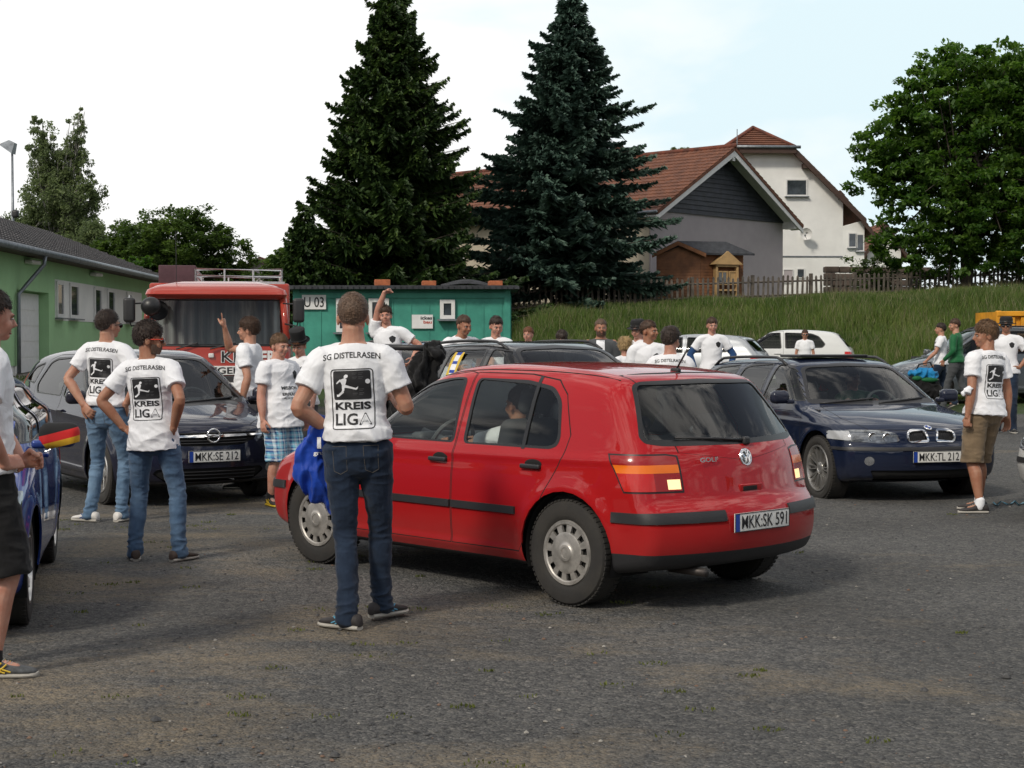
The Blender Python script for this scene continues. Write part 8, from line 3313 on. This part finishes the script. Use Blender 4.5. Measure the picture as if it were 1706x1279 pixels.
person('stout man in blue plaid shorts and yellow-black trainers beside the man in a top hat', stand(466, 15.1), R(-128), 1.67, 1.17, 2, 'light', 'short', head=(R(-4), R(-6), 0), lean=(0, -.01, 0),
       arms={'r': dict(w=(.30, .06, .83), p=(.5, -1, 0), hand='relax'), 'l': dict(w=(-.27, .10, .84), p=(-.5, -1, 0))},
       feet={'r': dict(a=(.11, -.03), y=R(-20)), 'l': dict(a=(-.11, .07), y=R(12))}, bottom='shorts', bot_m=PLAID, shoe_m=DSHOE, stripe=STR_Y, sole_m=STR_Y, prints='front', vox=.007, hem=.80)

person('man pointing one finger up, seen from the side, in front of the fire truck', stand(410, 16.9), R(75), 1.85, .98, 0, 'brown', 'mop', head=(R(10), R(-2), 0), lean=(0, -.03, 0), twist=R(0),
       arms={'r': dict(w=(.02, .25, 1.66), p=(.6, .4, -1), h=(-.12, .05, 1), n=(0, -1, .1), hand='point'), 'l': dict(w=(-.27, -.07, .90), p=(-.3, -1, 0))},
       bottom='jeans', bot_m=BLACK_C, prints='front', vox=.008, hem=.92)

person('man in a black top hat looking down, behind the man in plaid shorts', stand(506, 18.0), R(148), 1.66, .95, 2, 'red', 'short', head=(R(18), R(-20), 0), lean=(.02, .04, 0), hat='top',
       arms={'l': dict(w=(-.25, .14, .86), p=(-.4, -1, 0)), 'r': dict(w=(.26, .14, .86), p=(.4, -1, 0))}, bottom='shorts', bot_m=JEANS_G, shoe_m=DSHOE, prints='crest', vox=.008, hem=.90)

person('cheering man with his fist raised over his head before the green site cabin', stand(650, 20.2, .17), R(168), 1.84, .97, 2, 'brown', 'mop', head=(R(14), R(4), R(8)), lean=(.045, .0, 0),
       arms={'r': dict(w=(.02, .12, 1.99), p=(1, .1, .3), h=(-.8, .1, .5), n=(.3, -.2, 1), hand='fist'), 'l': dict(w=(-.33, .15, 1.1), p=(-1, -.6, -.2))}, bottom='jeans', bot_m=JEANS_M, prints='front', near=False, vox=.008)

person('short-haired man leaning forward over the back of the black estate car', stand(764, 20.4), R(-150), 1.93, .97, 1, 'brown', 'crop', head=(R(8), R(-12), 0), lean=(.0, .14, -.03), pelvis=(0, -.05),
       arms={'l': dict(w=(-.22, .40, 1.1), p=(-1, -.4, -.3)), 'r': dict(w=(.22, .40, 1.1), p=(1, -.4, -.3))}, bottom='jeans', bot_m=JEANS_D, near=False, vox=.009)

person('young man looking down to his side by the corner of the green cabin', stand(826, 20.6), R(168), 1.88, .92, 2, 'dark', 'short', head=(R(30), R(-12), 0), bottom='jeans', bot_m=JEANS_D, near=False, vox=.010)
person('red-haired person whose head just shows over the black estate car roof', stand(880, 24.5), R(160), 1.71, .9, 2, 'red', 'short', bottom='jeans', bot_m=JEANS_D, near=False, vox=.012)
person('dark-haired person bending so only the crown shows over the black car roof', stand(935, 23.0), R(150), 1.67, .95, 0, 'dark', 'mop', head=(R(40), R(-25), 0), bottom='jeans', bot_m=JEANS_D, near=False, vox=.012)
pj_, ij_ = person('middle-aged man with a beard and dark open jacket over a white shirt', stand(1001, 22.2), R(174), 1.84, 1.05, 1, 'short', 'crop', head=(R(10), 0, 0), top='long', top_m=JEANS_G, bottom='jeans', bot_m=JEANS_D, beard=True, near=False, vox=.010)
project(ij_['shirt'], ij_['shirt'], [flat_poly([(-.05, -.25), (.05, -.25), (.06, .1), (.055, .235), (-.055, .235), (-.06, .1)])], ij_['TM'], 1, SHIRT, 'shirt_front', .006, .03)
person('blond person with long hair just behind the roof of the black car', stand(1041, 21.0), R(30), 1.58, .85, 2, 'blond', 'long', head=(R(-15), 0, 0), bottom='jeans', bot_m=JEANS_D, near=False, vox=.010)
person('man in black hat, face turned away, behind the man with sunglasses at his collar', stand(1063, 21.3), R(130), 1.82, .93, 2, 'dark', 'short', head=(R(20), R(-8), 0), hat='soft', bottom='jeans', bot_m=JEANS_D, near=False, vox=.010)
pg_, ig_ = person('smiling man with sunglasses hooked on his white shirt collar, looking to the side', stand(1081, 18.6), R(176), 1.83, .97, 1, 'brown', 'short', head=(R(58), 0, 0), bottom='jeans', bot_m=JEANS_D, prints='front', near=False, vox=.008)
person('dark-haired young man with his back turned just behind the red car roof', stand(1117, 15.2), R(-8), 1.73, .93, 2, 'dark', 'mop', head=(R(-25), R(-5), 0), bottom='jeans', bot_m=JEANS_D, prints='backtext', near=False, vox=.007)
pb_, ib_ = person('man in white shirt over long blue sleeves, standing before the silver-white car', stand(1186, 25.5), R(178), 1.86, .95, 2, 'brown', 'short', head=(R(8), R(-6), 0), arms={'l': dict(w=(-.28, .12, .98), p=(-1, -.8, 0)), 'r': dict(w=(.28, .12, .98), p=(1, -.8, 0))}, bottom='jeans', bot_m=JEANS_D, prints='crest', near=False, vox=.010)
for sd in (-1, 1):
    A_, el_, wr_, u_, l_ = ib_['arms'][sd]
    b = MB()
    vsweep(b, [A_ + (el_ - A_) * .55, el_, wr_ - l_ * .02], [.060, .056, .046], 12)
    b.build('blue_sleeve', JEANS_D if False else cloth_mat('blue_sleeve_cloth', (.02, .06, .16)), pb_, True)
person('person in white shirt standing in front of the small white car by the bank', stand(1341, 36.5), R(170), 1.56, .95, 0, 'brown', 'short', bottom='jeans', bot_m=JEANS_D, near=False, vox=.014, glasses='black_frame')

person('man in white shirt walking behind the green jacket, carrying the sports bag', stand(1567, 31.6), R(75), 1.74, .95, 0, 'dark', 'short', arms={'l': dict(w=(-.24, .28, .98), p=(-.5, -1, 0), h=(0, .3, -1), hand='grip'), 'r': dict(w=(.25, .1, .9), p=(.5, -1, 0))},
       feet={'l': dict(a=(-.1, .3), y=0), 'r': dict(a=(.1, -.3, .06), y=0, tilt=-.4)}, bottom='jeans', bot_m=JEANS_D, shoe_m=DSHOE, prints='front', near=False, vox=.010)
person('man in green tracksuit jacket and grey jeans walking along the bank', stand(1594, 30.6), R(62), 1.83, .97, 0, 'brown', 'short', head=(R(30), R(-4), 0), lean=(0, .03, 0),
       arms={'l': dict(w=(-.20, .20, .97), p=(-.6, -1, 0), h=(.3, .3, -1)), 'r': dict(w=(.27, .0, .88), p=(.5, -1, 0))}, feet={'l': dict(a=(-.09, .22), y=0), 'r': dict(a=(.09, -.30, .05), y=0, tilt=-.4)},
       top='long', top_m=GREEN_C, bottom='slim', bot_m=JEANS_G, shoe_m=DSHOE, near=False, vox=.009, hem=.93)
pk_, ik_ = person('young man in khaki cargo shorts and dark canvas shoes glancing over his shoulder', stand(1641, 14.5), R(36), 1.78, 1.02, 1, 'light', 'mop', head=(R(52), R(-4), 0), lean=(.02, 0, 0), twist=R(-6),
       arms={'l': dict(w=(-.27, -.02, .86), p=(-.6, -1, 0), hand='grip'), 'r': dict(w=(.29, -.04, .86), p=(.6, -1, 0))},
       feet={'l': dict(a=(-.13, -.06), y=R(50), p=(-.2, 1, 0)), 'r': dict(a=(.09, .12), y=R(30), p=(.1, 1, 0))}, bottom='shorts', bot_m=KHAKI, shoe_m=DSHOE, prints='back', vox=.0065, hem=.90)
person('man in a black brimmed hat and sunglasses, hand on hip, beside the grey people carrier', stand(1676, 25.0), R(160), 1.86, 1.0, 1, 'dark', 'short', hat='soft', glasses='black_frame', arms={'l': dict(w=(-.20, .04, 1.0), p=(-1, -.3, 0), h=(.6, .3, -.4), hand='hip'), 'r': dict(w=(.27, .1, .85), p=(.5, -1, 0))},
       bottom='jeans', bot_m=JEANS_D, prints='crest', near=False, vox=.009)


# drivers, seated inside their cars
def in_car(car, lx, ly, lz, rz, *a, **k):
    h = car.rotation_euler.z
    x = car.location.x + lx * math.cos(h) - ly * math.sin(h)
    y = car.location.y + lx * math.sin(h) + ly * math.cos(h)
    return person(a[0], (x, y, car.location.z + lz), h - PI / 2 + rz, *a[1:], **k)


seatpose = dict(feet={'r': dict(a=(.12, .62, .25)), 'l': dict(a=(-.12, .62, .25))}, sit=True)
in_car(red_car, -.20, .36, -.05, 0, 'driver in a white shirt behind the wheel of the red hatchback, face in profile', 1.76, .95, 1, 'dark', 'crop', arms={'r': dict(w=(.13, .42, .92), p=(1, -.3, -1), h=(-.2, 1, .3), hand='grip'), 'l': dict(w=(-.15, .42, .92), p=(-1, -.3, -1), h=(.2, 1, .3), hand='grip')},
       lean=(0, -.12, -.02), head=(R(-6), R(4), 0), bottom='jeans', bot_m=JEANS_D, near=False, vox=.008, **seatpose)
in_car(estate, -.02, .36, -.02, 0, 'driver in a green shirt dimly seen through the windscreen of the dark blue estate', 1.76, .95, 0, 'brown', 'short', top_m=GREEN_C, arms={'r': dict(w=(.13, .42, .92), p=(1, -.3, -1), hand='grip'), 'l': dict(w=(-.15, .42, .92), p=(-1, -.3, -1), hand='grip')},
       lean=(0, -.12, -.02), bottom='jeans', bot_m=JEANS_D, near=False, vox=.010, **seatpose)

# ---- small loose things
# blue jerseys held by the tall man
hw = pm.matrix_basis @ im['arms'][-1][2]
o = thing('jersey_bundle', 'bright blue jersey with white lettering hanging from the tall man\'s hand', 'jersey', hw + Vector((-.03, -.03, .04)))
o.scale = (1.12, 1.2, 1.05)
b = MB()
rs = random.Random(3)
for (x, y, z, rx, rz_) in ((-.02, .02, -.06, .075, .10), (-.07, .03, -.18, .07, .13), (-.03, .02, -.30, .06, .13), (.05, .04, -.16, .06, .12), (.04, .02, -.02, .06, .05), (-.10, .03, -.27, .045, .10), (.03, .03, -.36, .05, .12)):
    b.ell((x, y, z), (rx, .045, rz_))
def jd(co, no):
    n = fold_noise(co, 4, (16, 10, 5), .03) + fold_noise(co, 8, (30, 18, 9), .012)
    return co + no * n[:, None]
jo = fuse(b, 'cloth', BLUE_C, o, .007, 3, jd)
project(jo, jo, [flat_text('1', .02, .06, -.02, .0, .05), flat_text('gruppe', .10, .022, -.0, -.06, .03)], Matrix.Translation((.0, .0, -.10)), -1, SHIRT, 'jersey_lettering', .003)

# sports bag with bright clothes
Yb = 31.2
X = X_at(1536, Yb)
o = thing('sports_bag', 'black sports bag stuffed with bright blue and green clothes, carried by the walking man', 'bag', (X, Yb, gz(X, Yb) + .33))
b = MB()
b.ell((0, 0, .14), (.36, .17, .24)); b.ell((.1, 0, .05), (.30, .16, .20))
fuse(b, 'bag_body', BLACK_C, o, .014, 3, lambda c, n: c + n * fold_noise(c, 3, (7, 7, 7), .04)[:, None])
b = MB()
b.ell((.0, -.02, .38), (.27, .14, .11)); b.ell((.17, -.03, .33), (.14, .13, .15))
fuse(b, 'blue_clothes', CYAN_C, o, .014, 3, lambda c, n: c + n * fold_noise(c, 6, (9, 9, 9), .05)[:, None])
b = MB()
b.ell((.12, -.14, .26), (.17, .06, .05)); b.ell((-.12, -.12, .29), (.10, .06, .05))
b.build('green_cloth', GREEN_C, o, True)
b = MB()
b.tube([(-.18, -.02, .3), (-.06, -.02, .56), (.16, -.02, .60), (.30, -.02, .3)], .016, 6)
b.build('strap', BLACK_C, o, True)

# white cloth in the hand of the young man
hw = pk_.matrix_basis @ ik_['arms'][-1][1]
o = thing('white_cloth', 'crumpled white cloth by the elbow of the young man in khaki shorts', 'cloth', hw + Vector((-.09, -.04, .0)))
b = MB()
b.ell((.04, 0, -.02), (.035, .03, .03)); b.ell((.01, 0, -.04), (.025, .02, .035)); b.ell((.06, .0, .0), (.03, .02, .02))
fuse(b, 'cloth', SHIRT, o, .006, 2, lambda c, n: c + n * fold_noise(c, 5, (22, 22, 22), .02)[:, None])

# dark jackets on the open door between tall man and black estate
Yc = 15.6
o = thing('dark_jackets', 'black jackets heaped over the open door between the tall man and the black estate', 'jacket', (X_at(690, Yc), Yc, gz(-1, Yc)))
b = MB()
for (px, py, rx, rz_) in ((712, 612, .14, .20), (700, 640, .16, .24), (685, 668, .20, .22), (668, 690, .22, .20), (722, 590, .08, .10), (655, 720, .25, .25)):
    p = at(px, py, Yc)
    b.ell((p.x - X_at(690, Yc) + rs.uniform(-.03, .03), rs.uniform(-.06, .06), p.z - gz(-1, Yc)), (rx * .8, .12, rz_ * 1.1))
    b.ell((p.x - X_at(690, Yc) - rx * .7, rs.uniform(-.08, .04), p.z - gz(-1, Yc) - rz_ * .6), (rx * .5, .09, rz_ * .9))
fuse(b, 'cloth', BLACK_C, o, .014, 3, lambda c, n: c + n * (fold_noise(c, 2, (10, 10, 3.2), .10) + fold_noise(c, 7, (22, 22, 9), .03))[:, None])
b = MB()
p0, p1 = at(640, 578, Yc), at(733, 580, Yc)
off = Vector((X_at(690, Yc), Yc, gz(-1, Yc)))
b.tube([p0 - off, p1 - off], .03, 8)
p2, p3 = at(640, 720, Yc), at(733, 640, Yc)
b.tube([p0 - off, p2 - off], .025, 6)
b.build('door_frame', M['plastic'], o, True)

# scarf hanging on the black estate's window
def on_car(car, p):
    return car.matrix_basis @ Vector(p)


o = thing('fan_scarf', 'white, blue and yellow fan scarf hanging down the side of the black estate', 'scarf')
o.location = dark_estate.location
o.rotation_euler = dark_estate.rotation_euler
cols = [SHIRT, CYAN_C if False else BLUE_C, STR_Y]
V, F, FM = [], [], []
n = 22
wdt = .11
xs0 = -.62
for j in range(n + 1):
    z = 1.44 - .72 * j / n
    y = -(side_y(dark_sh, xs0, max(z, .5)) + .012)
    xx_ = xs0 - .02 * math.sin(j * .5) - .10 * j / n
    for k in range(5):
        V.append((xx_ + (k / 4 - .5) * wdt * 2, y - .004 * math.sin(k * 2 + j), z))
for j in range(n):
    for k in range(4):
        F.append((j * 5 + k, (j + 1) * 5 + k, (j + 1) * 5 + k + 1, j * 5 + k + 1))
        FM.append(2 if k in (0, 3) else (1 if j % 3 == 0 else 0))
np_mesh('scarf_cloth', V, F, cols, o, True, FM)

# thin blue cord on the ground and a few bigger stones
b = MB()
pts = [gpt(1655 + 6 * k, 840 + 3 * math.sin(k * 1.9) + (1 if k % 2 else -1), 0) + Vector((0, 0, .012)) for k in range(10)]
b.tube(pts, .008, 5)
o = b.build('cord', mat('pale_blue_cord', (.15, .35, .45), .6), None, True)
tag(o, 'thin pale blue cord lying on the gravel behind the man in khaki shorts', 'cord')
# mirror covers in black, red and gold on the car at the left edge
for mo in [c for c in edge_car.children if c.name.startswith('side_mirror')]:
    for c in list(mo.children):
        if c.name.startswith('mirror_housing'):
            sg = 1 if mo.location.y > 0 else -1
            bb = [Vector(v) for v in c.bound_box]
            cx = sum((v for v in bb), Vector()) / 8
            for k, (m_, z0, z1) in enumerate(((M['hat_felt'], .028, .16), (mat('cover_red', (.55, .012, .012), .7), -.022, .028), (mat('cover_gold', (.65, .36, .02), .7), -.06, -.022))):
                me = c.data.copy()
                bm = bmesh.new(); bm.from_mesh(me)
                for v in bm.verts: v.co = cx + (v.co - cx) * 1.14
                mz = [cx.z + (z0 - .03) * 1, cx.z + (z1 - .03) * 1]
                for zc_, up_ in ((mz[0], -1), (mz[1], 1)):
                    bmesh.ops.bisect_plane(bm, geom=bm.verts[:] + bm.edges[:] + bm.faces[:], plane_co=(0, 0, zc_), plane_no=(0, -sg * .25 * up_, up_), clear_outer=True)
                bm.to_mesh(me); bm.free()
                me.materials.clear()
                me.materials.append(m_)
                q = bpy.data.objects.new('mirror_cover', me)
                COL.objects.link(q)
                q.parent = mo
